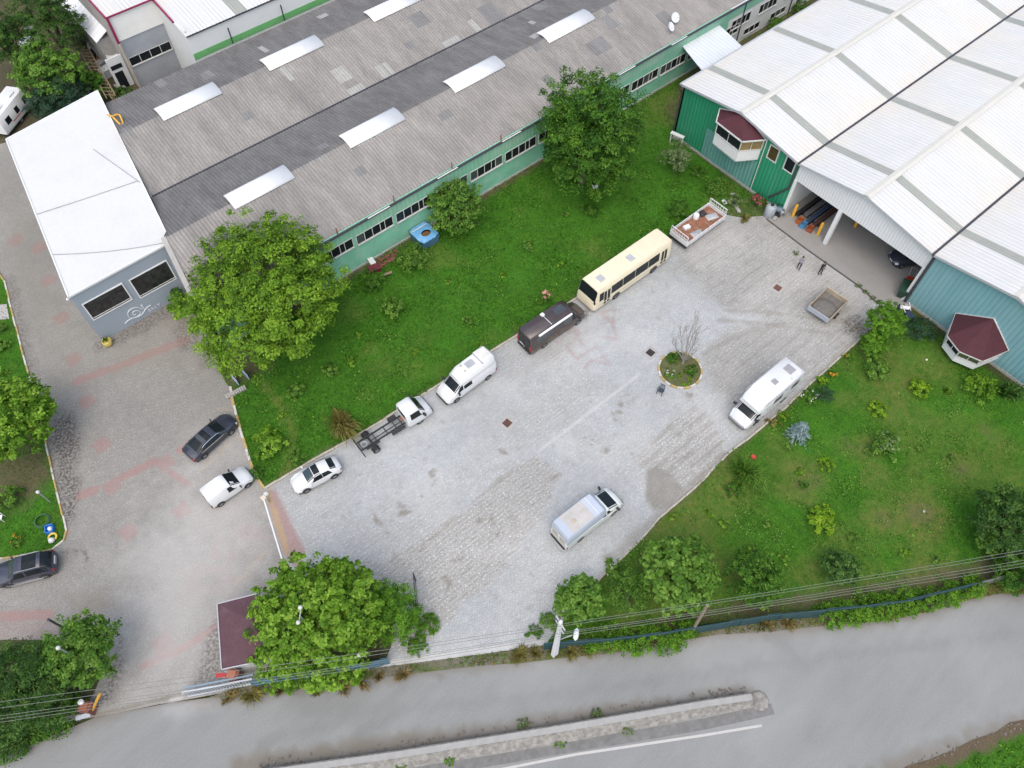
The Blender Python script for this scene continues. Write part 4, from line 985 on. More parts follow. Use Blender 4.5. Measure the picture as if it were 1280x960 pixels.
for sd in (1, -1): b.tube([(-1.5, sd * .66, 1.74), (-1.3, sd * .66, 1.81), (.1, sd * .66, 1.83), (.3, sd * .66, 1.76)], .025, 6)
b.build('roof_rail', ALLOY, t)
b = MB(); b.box(-2.36, -2.2, -.35, .35, .78, 1.02); b.box(-1.2, 1.2, -1.02, -.9, .3, .36); b.box(-1.2, 1.2, .9, 1.02, .3, .36); b.build('side_step', ALLOY, t)
lamp(t, L, 'headlight', 7.6, 8.5, 3.5, 4.6, HEADL); lamp(t, L, 'tail_light', .2, 1.2, 3.4, 4.6, REDL)
door_panels(t, L, [(2.9, 3.8), (3.85, 5.6)], DARKP2, 2.3, 4.0); mirrors(t, .85, .93, 1.12, DARKP2); underside(t, -2.1, 2.1, .8); arch(t, (-1.35, 1.36), .93, .36)
for x in (-1.35, 1.36):
    for y in (-.82, .82): wheel(t, x, y, .36, .23, ALLOY)
place(t, (57, 721), (11, 733), .93, .35)

# ---- white small delivery van
t = thing('delivery_van', 'small white delivery van with closed rear box nosed up to the painted kerb', 'van')
L = Loft([(-1.95, .5, 1.0, 1.68, .74, .74, .66, .1), (-1.85, .3, 1.02, 1.78, .82, .81, .70, .1), (-.4, .22, 1.02, 1.84, .86, .85, .73, .1), (.05, .22, 1.02, 1.80, .86, .85, .70, .1), (.95, .22, 1.0, 1.14, .86, .83, .68, .07), (1.5, .25, .88, .98, .84, .8, .64, .07), (1.85, .32, .66, .76, .76, .72, .56, .06), (1.97, .4, .52, .58, .6, .56, .46, .04)])
L.body().build('body', WHITEP, t, 50)
b = MB(); L.top(b, 3.06, 3.92); b.build('windscreen', GLASS, t, 40)
b = MB(); p = L.S(3.35, 6.4, -1); b.obox((p.x, p.y, p.z + .01), (1, 0, -.75), (.3, .36, .01)); b.build('windscreen_paper', WHITEP, t)
glass_sides(t, L, [(2.35, 3.5)], us=[(0, -.4)])
lamp(t, L, 'headlight', 5.4, 6.4, 3.5, 4.7, HEADL); lamp(t, L, 'tail_light', .1, .6, 2.6, 3.8, REDL)
door_panels(t, L, [(2.25, 3.6)], WHITEP, 2.3, 4.0); mirrors(t, .75, .86, 1.08, BLACK); plate(t, -1.97, .75); underside(t, -1.8, 1.8, .75)
b = MB(); b.box(1.8, 2.02, -.6, .6, .35, .52); bevel(b.build('bumper', BLACK, t)); b = MB(); b.box(-2.0, -1.9, -.72, .72, .35, .55); bevel(b.build('bumper', BLACK, t))
b = MB(); b.box(-1.99, -1.955, -.012, .012, .6, 1.65); b.build('door_split', BLACK, t); arch(t, (-1.27, 1.27), .86, .3)
for x in (-1.27, 1.27):
    for y in (-.77, .77): wheel(t, x, y, .3, .19, ALLOY)
place(t, (276.4, 631), (310.8, 607), .86, .3)

# ---- white rounded hatchback coupe
t = thing('parked_car', 'white rounded two-door car with dark glass roof at the yard entrance', 'car')
L = Loft([(-2.12, .45, .72, .78, .60, .58, .5, .05), (-2.0, .3, .88, .96, .78, .74, .58, .08), (-1.55, .24, .98, 1.22, .86, .80, .56, .1), (-1.05, .22, 1.0, 1.42, .88, .82, .56, .1), (-.35, .2, .98, 1.5, .89, .84, .57, .1), (.2, .2, .97, 1.45, .89, .84, .57, .1), (.95, .2, .95, 1.06, .88, .8, .6, .1), (1.55, .24, .86, .94, .86, .76, .56, .1), (1.95, .32, .66, .74, .76, .68, .5, .08), (2.12, .42, .52, .56, .56, .5, .4, .04)])
L.body().build('body', WHITEP, t, 50)
b = MB(); L.top(b, 5.05, 5.93); b.build('windscreen', mat('blue_green_glass', (.035, .055, .06), .07), t, 40)
b = MB(); L.top(b, 4.02, 4.98, 5.35); b.build('glass_roof', GLASS, t, 40)
b = MB(); L.top(b, 1.7, 2.75); b.build('rear_window', GLASS, t, 40)
glass_sides(t, L, [(2.6, 3.9), (3.95, 5.5)], us=[(.5, 0), (0, -.4)])
lamp(t, L, 'headlight', 7.5, 8.4, 4.0, 4.9, HEADL); lamp(t, L, 'tail_light', .5, 1.2, 3.4, 4.2, REDL)
door_panels(t, L, [(3.7, 5.5)], WHITEP, 2.3, 4.0); mirrors(t, .75, .86, 1.05, WHITEP); plate(t, -2.1, .6); underside(t, -1.9, 1.9, .78); arch(t, (-1.25, 1.25), .89, .33)
for x in (-1.25, 1.25):
    for y in (-.79, .79): wheel(t, x, y, .33, .21, ALLOY)
place(t, (418, 596.4), (384.4, 614), .89)

# ---- white chassis cab: cab in front, bare frame behind
t = thing('chassis_truck', 'white cab truck chassis with bare black ladder frame and no body behind the cab', 'truck')
L = Loft([(1.1, .5, 1.3, 2.2, .88, .88, .80, .1), (1.25, .42, 1.3, 2.3, .97, .96, .82, .12), (2.15, .38, 1.28, 2.32, .98, .97, .82, .12), (2.35, .38, 1.28, 2.26, .98, .97, .80, .12), (3.0, .36, 1.25, 1.36, .98, .95, .80, .09), (3.45, .38, 1.05, 1.14, .95, .9, .75, .1), (3.65, .45, .75, .84, .84, .8, .62, .07)])
L.body().build('cab', WHITEV, t, 50)
b = MB(); L.top(b, 3.05, 3.95); b.build('windscreen', GLASS, t, 40)
glass_sides(t, L, [(1.25, 3.5)], us=[(0, -.35)]); door_panels(t, L, [(1.1, 3.6)], WHITEV, 2.2, 4.0)
b = MB(); b.box(1.08, 1.11, -.6, .6, 1.5, 2.0); b.build('rear_window', GLASS, t)
lamp(t, L, 'headlight', 4.6, 5.6, 3.4, 4.6, HEADL); mirrors(t, 2.7, 1.0, 1.45, BLACK, 1.5)
b = MB(); b.box(3.45, 3.75, -.85, .85, .4, .72); bevel(b.build('bumper', BLACK, t), .06)
fr = MB()
for sd in (1, -1): fr.box(-3.3, 1.6, sd * .42 - .04, sd * .42 + .04, .62, .8)
for x in (-3.2, -2.2, -1.8, -.7, .2, .8): fr.box(x - .04, x + .04, -.42, .42, .64, .76)
fr.tube([(-2.25, -.75, .42), (-2.25, .75, .42)], .07, 8); fr.tube([(-2.2, 0, .5), (1.2, 0, .55)], .045, 8)
fr.box(-2.9, -1.6, -.58, -.46, .5, .62); fr.box(-2.9, -1.6, .46, .58, .5, .62)
fr.build('ladder_frame', mat('black_frame_paint', (.03, .032, .036), .6, .1, .2), t)
b = MB(); b.box(-3.42, -3.34, -1.1, 1.1, .55, .67); b.box(-3.36, -3.3, -.45, .45, .6, .72); b.build('rear_crossbar', BLACK, t)
b = MB(); b.tube([(-2.85 + .27 * cos(2 * pi * i / 20), .27 * sin(2 * pi * i / 20), .6) for i in range(21)], .07, 6); b.build('spare_ring', GALV, t)
b = MB(); b.box(.0, .75, .5, .85, .45, .8); b.tube([(-.4, -.62, .55), (.9, -.62, .55)], .15, 10); bevel(b.build('fuel_tank', BLACK, t), .03)
b = MB(); b.box(.9, 1.1, -.15, .2, .75, .95); b.build('tarp_bundle', RUSTY, t)
for y in (-.86, .86): wheel(t, 2.25, y, .35, .22, STEELRIM)
for sd in (1, -1):
    wheel(t, -2.25, sd * .98, .35, .2, STEELRIM); wheel(t, -2.25, sd * .74, .35, .2, STEELRIM)
place(t, (471, 562.8), (525.8, 527.7), 1.0, .35)

# ---- generic panel van
def van(label, Lg, H, hw, paint_, hood=.95, ws=.75, roof_r=.14, cat='van', name='camper_van', zb=.3):
    h = Lg / 2; t = thing(name, label, cat)
    L = Loft([(-h, zb + .2, 1.2, H - .14, hw * .95, hw * .95, hw * .82, roof_r), (-h + .14, zb, 1.2, H - .03, hw, hw * .99, hw * .85, roof_r), (0, zb - .04, 1.2, H, hw, hw * .99, hw * .86, roof_r), (h - hood - ws - .25, zb - .04, 1.2, H - .02, hw, hw * .98, hw * .84, roof_r), (h - hood - ws + .1, zb - .04, 1.18, H - .2, hw, hw * .97, hw * .82, roof_r), (h - hood + .1, zb - .02, 1.15, 1.28, hw * .99, hw * .95, hw * .8, .1), (h - .35, zb, .98, 1.08, hw * .96, hw * .9, hw * .74, .1), (h - .05, zb + .1, .7, .8, hw * .84, hw * .8, hw * .6, .08), (h + .03, zb + .15, .55, .62, hw * .74, hw * .7, hw * .52, .05)])
    L.body().build('body', paint_, t, 50)
    b = MB(); L.top(b, 4.08, 4.95); b.build('windscreen', GLASS, t, 40)
    glass_sides(t, L, [(3.55, 4.75)], us=[(0, -.5)])
    lamp(t, L, 'headlight', 6.3, 7.2, 3.3, 4.7, HEADL); lamp(t, L, 'tail_light', .02, .8, 2.3, 3.6, REDL)
    mirrors(t, h - hood - .2, hw, 1.35, BLACK, 1.4); plate(t, -h - .01, .65)
    b = MB(); b.box(h - .2, h + .1, -hw * .8, hw * .8, zb + .02, zb + .26); bevel(b.build('bumper', BLACK, t), .05); b = MB(); b.box(-h - .1, -h + .05, -hw * .9, hw * .9, zb + .02, zb + .2); bevel(b.build('bumper', BLACK, t), .05)
    underside(t, -h + .2, h - .3, hw * .85)
    for sd in (1, -1): b = MB(); L.panel(b, 3.45, 4.85, 2.3, 4.02, sd, .005); b.build('door', paint_, t, 40)
    return t, L, h
# white camper with high roof
t, L, h = van('white camper van with raised roof and two-step roof cap beside the lawn kerb', 5.55, 2.15, .97, WHITEV)
HR = Loft([(-2.7, 1.7, 2.1, 2.72, .82, .82, .70, .14), (-2.55, 1.7, 2.15, 2.86, .90, .89, .76, .16), (-1.45, 1.7, 2.2, 2.88, .90, .89, .76, .16), (-1.4, 1.7, 2.15, 2.74, .90, .88, .74, .14), (.6, 1.7, 2.15, 2.7, .9, .87, .72, .16), (1.2, 1.75, 2.05, 2.3, .82, .78, .62, .1)])
HR.body().build('high_roof', WHITEV, t, 50)
b = MB(); b.box(-.95, -.1, -.35, .35, 2.7, 2.8); bevel(b.build('roof_hatch', GALV, t), .06, 3)
b = MB(); b.box(-1.44, -1.36, -.75, .75, 2.74, 2.8); b.build('roof_joint', mat('grey_joint', (.2, .2, .2)), t)
b = MB(); b.lathe([(.12, 2.72), (.1, 2.78), (.02, 2.79)], (.25, .3, 0), 12); b.lathe([(.12, 2.72), (.1, 2.78), (.02, 2.79)], (.2, -.35, 0), 12); b.build('roof_vent', mat('beige_plastic', (.4, .36, .3)), t)
glass_sides(t, L, [(2.05, 3.3)], 4.02, 4.6); b = MB(); b.box(-2.5, -1.6, -.5, .4, 2.865, 2.89); b.build('roof_stain', mat('dusty_roof_film', (.55, .53, .49), .7, 0, .2, 3), t)
b = MB(); b.box(-h - .02, -h + .02, -.02, .02, .5, 2.0); b.build('rear_door_split', BLACK, t)
arch(t, (-1.75, 1.85), .97, .33)
for x in (-1.75, 1.85):
    for y in (-.86, .86): wheel(t, x, y, .34, .22, STEELRIM)
place(t, (611.2, 471.6), (571.8, 500.3), .98, .35)
# dark brown van
t, L, h = van('dark brown panel van with white rolled awning and black rear doors', 6.95, 2.7, 1.0, BROWNP, 1.0, .85)
b = MB(); b.tube([(-2.6, -.98, 2.52), (1.35, -.98, 2.52)], .115, 10); b.build('awning', mat('white_awning_case', (.68, .68, .68), .35, .1), t, 40)
b = MB(); b.box(.1, 1.2, -.42, .42, 2.725, 2.78); bevel(b.build('roof_window', GLASS2, t), .04)
b = MB(); b.box(-1.1, -.75, .35, .7, 2.72, 2.8); b.build('roof_vent', WHITEP, t)
b = MB(); b.box(-.98, -.93, -.8, .5, 2.725, 2.75); b.build('roof_rail', WHITEV, t)
b = MB()
for sd in (1, -1): L.panel(b, .5, 4.4, 2.95, 3.02, sd, .014, 8, 1)
b.build('side_stripe', mat('gold_stripe', (.4, .3, .12), .5), t)
for u0, u1 in ((1.15, 1.75), (2.35, 3.2)):
    b = MB(); L.panel(b, u0, u1, 4.15, 4.75, -1, .012); b.build('side_window', GLASS2, t)
b = MB(); L.panel(b, 1.55, 2.6, 3.2, 4.0, -1, .013); b.build('side_mural', mat('faded_mural', (.11, .08, .07), .5, 0, .9, 2.5), t)
for sd in (1, -1):
    b = MB(); b.box(-h - .025, -h - .0, sd * .05 if sd > 0 else -.78, .78 if sd > 0 else -.05, .55, 2.35); o = bevel(b.build('rear_door', BLACK, t), .02)
    g = MB(); g.box(-h - .035, -h - .02, .12 if sd > 0 else -.7, .7 if sd > 0 else -.12, 1.4, 2.2); g.build('window', GLASS, o)
b = MB(); b.box(-h - .06, -h - .03, -.95, -.78, .9, 1.5); b.box(-h - .06, -h - .03, .78, .95, .9, 1.5); b.build('tail_light', REDL, t)
b = MB(); b.box(-h - .045, -h - .03, .1, .62, .75, .9); b.build('number_plate', WHITEP, t)
arch(t, (-1.85, 2.3), 1.0, .34)
for x in (-1.85, 2.3):
    for y in (-.89, .89): wheel(t, x, y, .35, .23, STEELRIM)
place(t, (678.5, 433.8), (720.3, 405), 1.0, .35); 
# pale blue-topped camper in the middle
t, L, h = van('white camper van with pale blue dusty high roof standing alone in mid yard', 6.2, 2.0, 1.0, mat('greenish_white_paint', (.72, .76, .72), .35, 0, .05, 2, dirt=(.45, .5, .42), dirt_amt=.4), .72, 1.15)
BL = mat('pale_blue_roof', (.36, .41, .475), .6, 0, .05, 1)
HR = Loft([(-3.08, 1.3, 2.0, 2.62, .95, .95, .90, .07), (-2.98, 1.3, 2.1, 2.78, 1.01, 1.0, .94, .08), (-.2, 1.5, 2.2, 2.82, 1.01, 1.0, .95, .08), (-.1, 1.5, 2.2, 2.86, 1.01, 1.0, .95, .08), (.7, 1.5, 2.1, 2.84, 1.01, .99, .93, .1), (1.0, 1.6, 2.0, 2.5, .97, .94, .84, .12)])
HR.body().build('high_roof', BL, t, 40)
b = MB(); HR.top(b, 1.2, 1.98, 6.02, .014, 6); b.build('roof_panel', mat('sandy_roof_film', (.40, .39, .37), .9, 0, .12, 1.2, dirt=(.30, .27, .22), dirt_amt=.6, dscale=1.6), t)
b = MB(); HR.top(b, 3.28, 3.36, 5.2, .018, 2); b.build('roof_strap', WHITEP, t)
b = MB(); b.lathe([(.22, 2.8), (.2, 2.88), (.02, 2.9)], (-1.75, -.1, 0), 14); b.build('roof_vent', mat('dusty_vent', (.38, .34, .27)), t)
for y0, y1 in ((-.8, -.06), (.06, .8)):
    b = MB(); b.box(-h - .03, -h, y0, y1, .6, 2.1); o = bevel(b.build('rear_door', mat('beige_door', (.5, .48, .43), .5, 0, .1) if 'beige_door' not in bpy.data.materials else bpy.data.materials['beige_door'], t), .03)
    g = MB(); g.box(-h - .04, -h - .028, y0 + .12, y1 - .12, 1.25, 1.9); g.build('window', mat('dusty_glass', (.35, .34, .31), .4) if 'dusty_glass' not in bpy.data.materials else bpy.data.materials['dusty_glass'], o)
glass_sides(t, L, [(2.75, 3.3)], m=GLASS)
b = MB()
for sd in (1, -1): L.panel(b, .4, 4.0, 3.3, 3.45, sd, .014, 8, 1); L.panel(b, .6, 2.6, 3.7, 3.8, sd, .014, 8, 1)
b.build('side_stripe', mat('teal_stripe', (.12, .3, .3), .5), t)
b = MB(); b.tube([(-h - .25, -.95, .55), (-h - .25, .95, .55)], .04, 8); b.tube([(-h - .25, -.9, .55), (-h, -.9, .5)], .04, 6); b.tube([(-h - .25, .9, .55), (-h, .9, .5)], .04, 6); b.build('rear_guard', GALV, t)
b = MB(); b.tube([(-1.2, -.99, .62), (.5, -.99, .62)], .05, 8); b.build('side_rail', GALV, t)
arch(t, (-1.6, 2.0), 1.0, .34)
for x in (-1.6, 2.0):
    for y in (-.88, .88): wheel(t, x, y, .35, .23, STEELRIM)
t.location = (20.35, 14.75, .004); t.rotation_euler = (0, 0, R(-1.5))

# ---- motorhome on the right
t, L, h = van('large white motorhome with overcab bulge and two grey roof hatches by the right lawn', 6.9, 1.95, 1.06, WHITEP, .68, .95, name='motorhome', cat='motorhome')
BX = Loft([(-3.45, .55, 1.4, 2.86, 1.1, 1.1, 1.06, .06), (-3.35, .45, 1.4, 2.93, 1.14, 1.14, 1.1, .07), (1.1, .45, 1.4, 2.95, 1.14, 1.14, 1.1, .08), (1.25, 1.75, 2.0, 2.95, 1.14, 1.14, 1.08, .1), (2.05, 1.85, 2.1, 2.85, 1.12, 1.11, 1.02, .12), (2.45, 2.0, 2.2, 2.5, 1.04, 1.02, .9, .1)])
BX.body().build('living_box', WHITEP, t, 45)
GH = mat('grey_hatch', (.26, .26, .27), .4, 0, .15, 4)
for x0, x1, y0, y1 in ((-2.95, -2.2, -.42, .42), (-.85, -.35, -.25, .25)): b = MB(); b.box(x0, x1, y0, y1, 2.965, 3.03); bevel(b.build('roof_hatch', GH, t), .03)
b = MB()
for x, y in ((-2.0, .75), (-3.2, .95), (-3.2, -.95)): b.lathe([(.1, 2.95), (.08, 3.02), (.02, 3.03)], (x, y, 0), 12)
b.build('roof_vent', mat('cream_vent', (.5, .5, .47)), t)
b = MB()
for sd in (1, -1): b.bar((-3.4, sd * 1.09, 2.95), (1.9, sd * 1.08, 2.95), .06, .05)
b.bar((-3.42, -1.05, 2.92), (-3.42, 1.05, 2.92), .06, .05); b.build('roof_trim', mat('grey_seal', (.3, .31, .32), .5), t)
for sd in (1, -1):
    for u0, u1 in ((1.1, 1.32), (1.6, 1.85)): b = MB(); BX.panel(b, u0, u1, 4.2, 4.75, sd, .012); b.build('side_window', GLASS, t)
b = MB(); b.box(-2.6, .5, 1.13, 1.17, 2.6, 2.75); b.build('awning_case', GALV, t)
b = MB(); b.box(3.35, 3.58, -.82, .82, .42, .66); bevel(b.build('front_skirt', mat('dark_skirt', (.2, .2, .21), .5), t), .06)
arch(t, (-1.5, 2.1), 1.14, .34)
for x, yy in ((-1.5, 1.02), (2.1, .9)):
    for sd in (1, -1): wheel(t, x, sd * yy, .35, .23, STEELRIM)
t.location = (39.75, 12.95, .004); t.rotation_euler = (0, 0, R(180.3))

# ---- cream bus
t = thing('bus', 'cream city bus with two grey roof hatches parked nose to the dark van', 'bus')
L = Loft([(-5.2, .55, 1.25, 2.75, 1.12, 1.12, 1.02, .14), (-5.08, .4, 1.25, 2.98, 1.2, 1.2, 1.08, .16), (-4.7, .34, 1.25, 3.04, 1.23, 1.23, 1.10, .16), (4.6, .34, 1.25, 3.04, 1.23, 1.23, 1.10, .16), (4.8, .34, 1.25, 3.0, 1.23, 1.23, 1.09, .16), (5.08, .36, 1.2, 1.5, 1.21, 1.21, 1.12, .08), (5.2, .42, 1.0, 1.15, 1.12, 1.12, 1.0, .06)])
L.body().build('body', CREAM, t, 45)
GH2 = mat('grey_roof_hatch', (.36, .37, .39), .5, 0, .15, 3)
for x in (-.35, 3.55): b = MB(); b.box(x - .33, x + .33, -.38 + .1, .38 + .1, 3.06, 3.11); bevel(b.build('roof_hatch', GH2, t), .03)
b = MB(); L.top(b, 4.06, 4.94, 5.1); b.build('windscreen', GLASS, t, 40)
def X2u(x):
    for i in range(L.n - 1):
        if L.st[i][0] <= x <= L.st[i + 1][0]: return i + (x - L.st[i][0]) / (L.st[i + 1][0] - L.st[i][0])
for a, c in ((-3.45, -1.95), (-1.9, -.2), (-.15, 1.45), (1.5, 3.0)):
    for sd in (1, -1):
        b = MB(); L.panel(b, X2u(a), X2u(c), 4.08, 4.74, sd, .012); b.build('side_window', GLASS, t)
for sd, spans in ((1, ((-4.5, -3.75), (3.15, 3.75), (3.85, 4.55))), (-1, ((-4.5, -3.75), (3.1, 4.4)))):
    for a, c in spans:
        b = MB(); L.panel(b, X2u(a), X2u(c), 4.08, 4.74, sd, .012); b.build('side_window', GLASS, t)
for a, c in ((-4.55, -3.7), (3.1, 4.0)):
    d = MB(); L.panel(d, X2u(a), X2u(c), 2.2, 4.75, 1, .016); o = d.build('door', CREAM, t, 40)
    g = MB()
    for q in (0, 1):
        m0 = a + (c - a) * (.06 + .5 * q); m1 = m0 + (c - a) * .38
        L.panel(g, X2u(m0), X2u(m1), 2.5, 3.3, 1, .024, 2, 2); L.panel(g, X2u(m0), X2u(m1), 3.55, 4.66, 1, .024, 2, 3)
    g.build('pane', GLASS, o)
lamp(t, L, 'headlight', 5.2, 5.85, 2.6, 3.4, HEADL); lamp(t, L, 'tail_light', .05, .6, 2.6, 3.4, REDL)
b = MB(); b.box(5.1, 5.27, -1.05, 1.05, .4, .62); bevel(b.build('bumper', mat('dark_cream', (.35, .3, .22), .5), t), .05)
b = MB()
for sd in (1, -1): b.box(-4.6, 4.6, sd * 1.235 - .012, sd * 1.235 + .012, .86, .92)
b.build('side_moulding', mat('moulding', (.42, .35, .24), .5), t)
b = MB(); b.tube([(5.05, 1.22, 2.6), (5.35, 1.35, 2.5), (5.38, 1.35, 2.1)], .025, 6); b.box(5.33, 5.4, 1.25, 1.45, 1.8, 2.15); b.build('mirror', BLACK, t)
underside(t, -4.9, 4.9, 1.05, .25, .5); arch(t, (-2.85, 2.25), 1.235, .46)
for x in (-2.85, 2.25):
    for y in (-1.09, 1.09): wheel(t, x, y, .46, .28, STEELRIM)
t.location = (40.25, 30.95, .004); t.rotation_euler = (0, 0, R(180))

# ---- caravan top left
t = thing('caravan', 'white caravan with red and blue side stripes behind the office roof under trees', 'caravan')
L = Loft([(-3.0, .6, 1.3, 2.2, 1.1, 1.1, 1.02, .1), (-2.85, .5, 1.3, 2.6, 1.15, 1.15, 1.05, .12), (2.4, .5, 1.3, 2.65, 1.15, 1.15, 1.05, .12), (2.85, .6, 1.3, 2.2, 1.1, 1.1, 1.0, .12), (3.0, .7, 1.2, 1.6, 1.05, 1.05, .95, .1)])
L.body().build('body', WHITEV, t, 45)
b = MB(); b.box(.6, 1.6, -.5, .5, 2.66, 2.8); bevel(b.build('roof_hatch', WHITEP, t), .05); b = MB(); b.box(-1.6, -.7, -.4, .4, 2.65, 2.75); bevel(b.build('roof_hatch', WHITEP, t), .05)
for a, c in ((1.12, 1.28), (1.48, 1.6), (1.8, 1.93)):
    b = MB(); L.panel(b, a, c, 4.0, 4.6, -1, .012); b.build('side_window', GLASS, t)
b = MB(); b.cur = 0; L.panel(b, 1.3, 1.58, 3.3, 3.6, -1, .014); b.cur = 1; L.panel(b, 1.6, 1.85, 3.3, 3.6, -1, .014); b.build('side_stripe', [mat('red_stripe', (.55, .1, .08), .5), mat('blue_stripe', (.08, .15, .45), .5)], t)
underside(t, -2.7, 2.7, .95, .3, .6)
for y in (-1.0, 1.0): wheel(t, -.2, y, .34, .2, STEELRIM)
p = at(10, 138, 1.5); t.location = (p.x + .1, p.y + .1, .02); t.rotation_euler = (0, 0, R(39))

# ---- dark car inside the hall
t = thing('parked_car', 'black car standing in the shade inside the open hall', 'car')
L = Loft([(-2.2, .42, .72, .86, .66, .64, .56, .05), (-2.05, .3, .88, 1.0, .82, .80, .68, .06), (-1.7, .22, .96, 1.25, .90, .88, .66, .08), (-.9, .2, .97, 1.44, .91, .89, .62, .09), (.3, .2, .95, 1.44, .92, .9, .62, .09), (1.1, .2, .93, 1.02, .91, .88, .72, .07), (1.8, .22, .82, .92, .88, .84, .68, .07), (2.15, .34, .6, .68, .7, .66, .54, .05)])
L.body().build('body', DARKP, t, 50)
b = MB(); L.top(b, 4.06, 4.94); b.build('windscreen', GLASS, t, 40); glass_sides(t, L, [(2.3, 4.5)], us=[(.3, -.4)])
lamp(t, L, 'headlight', 6.1, 6.8, 3.4, 4.6, HEADL); plate(t, 2.16, .5); underside(t, -1.9, 1.9, .78)
for x in (-1.35, 1.35):
    for y in (-.81, .81): wheel(t, x, y, .32, .21, ALLOY)
p = at(1118, 325, .3); t.location = (p.x + 1.4, p.y - .9, .02); t.rotation_euler = (0, 0, R(150))
# ---- pale car among the trees top left
t = thing('parked_car', 'silver car half hidden among the dark trees in the top left corner', 'car')
L2 = Loft(L.st); L2.body().build('body', mat('silver_paint', (.5, .53, .58), .3, .4), t, 50)
b = MB(); L2.top(b, 4.06, 4.94); b.build('windscreen', GLASS, t, 40); glass_sides(t, L2, [(2.3, 4.5)], us=[(.3, -.4)])
for x in (-1.35, 1.35):
    for y in (-.81, .81): wheel(t, x, y, .32, .21, ALLOY)
p = at(38, 48, .5); t.location = (p.x, p.y, .02); t.rotation_euler = (0, 0, R(60))

# ---- flatbed with slatted ends
t = thing('truck_bed', 'white detached truck bed with slatted end frames and rusty floor at lot corner', 'truck bed', (50.5, 30.75, 0), R(1))
b = MB(); b.box(-2.85, 2.85, -1.12, 1.12, .78, .88); b.build('floor', RUSTY, t)
WB = mat('white_steel_panel', (.58, .59, .6), .5, 0, .06, 2, dirt=(.35, .25, .18), dirt_amt=.5, dscale=1.2)
for n_, q in (('side_board', (-2.9, 2.9, -1.18, -1.12)), ('side_board', (-2.9, 2.9, 1.12, 1.18)), ('end_board', (-2.95, -2.88, -1.15, 1.15)), ('end_board', (2.88, 2.95, -1.15, 1.15))):
    b = MB(); b.box(*q, .72, 1.3)
    if n_ == 'side_board':
        for k in range(5): b.box(-2.9 + k * 1.4, -2.82 + k * 1.4, q[2] - .03, q[3] + .03, .72, 1.32)
    bevel(b.build(n_, WB, t), .015)
for x in (-2.9, 2.9):
    b = MB(); b.bar((x, -1.1, 1.3), (x, -1.1, 1.95), .06); b.bar((x, 1.1, 1.3), (x, 1.1, 1.95), .06); b.bar((x, -1.1, 1.95), (x, 1.1, 1.95), .07); b.bar((x, -1.1, 1.5), (x, 1.1, 1.5), .05)
    for k in range(7): b.bar((x, -.95 + k * .31, 1.3), (x, -.95 + k * .31, 1.95), .04)
    b.build('slat_frame', WB, t)
b = MB(); b.box(-2.8, 2.8, -.5, -.38, .5, .78); b.box(-2.8, 2.8, .38, .5, .5, .78); b.box(-3.0, -2.9, -1.15, 1.15, .45, .72)
for x in (-2, 0, 2): b.box(x - .15, x + .15, -.55, .55, 0, .5)
b.build('subframe', BLACK, t)
for label, nm, lx, ly, s_, m_ in (('white foam block lying on the rusty truck bed floor', 'foam_block', -1.2, .45, (.7, .5, .25), WHITEP), ('white plastic drum standing in the rusty truck bed', 'drum', .55, .8, None, WHITEP), ('crumpled black plastic bag lying in the truck bed corner', 'plastic_bag', 1.5, .75, 'bag', BLACK), ('grey plastic sheet crumpled across the far end of the truck bed', 'plastic_sheet', 2.0, -.1, 'sheet', GALV), ('pale plastic sheet crumpled on the near side of the truck bed', 'plastic_sheet', -.9, -.75, 'sheet', GALV)):
    b = MB()
    if isinstance(s_, tuple): b.box(-s_[0] / 2, s_[0] / 2, -s_[1] / 2, s_[1] / 2, 0, s_[2])
    elif s_ is None: b.lathe([(.2, 0), (.3, .03), (.3, .5), (.26, .55), (.1, .56)], n=16)
    else:
        k = 12; hgt = .45 if s_ == 'bag' else .16; sx_, sy_ = (.8, .7) if s_ == 'bag' else (1.3, .8)
        b.add([((i / k - .5) * sx_, (j / k - .5) * sy_, hgt * max(0, sin(pi * i / k) * sin(pi * j / k)) ** .5 * (.55 + .6 * float(vnoise(np.array([i * .7 + lx * 9]), np.array([j * .7]))[0]))) for i in range(k + 1) for j in range(k + 1)], [(i * (k + 1) + j, i * (k + 1) + j + 1, (i + 1) * (k + 1) + j + 1, (i + 1) * (k + 1) + j) for i in range(k) for j in range(k)])
    o = b.build(nm, m_, None, 40); tag(o, label, nm.replace('_', ' '))
    o.location = (50.5 + lx, 30.75 + ly, .885); o.rotation_euler = (0, 0, rnd.uniform(-.4, .4))

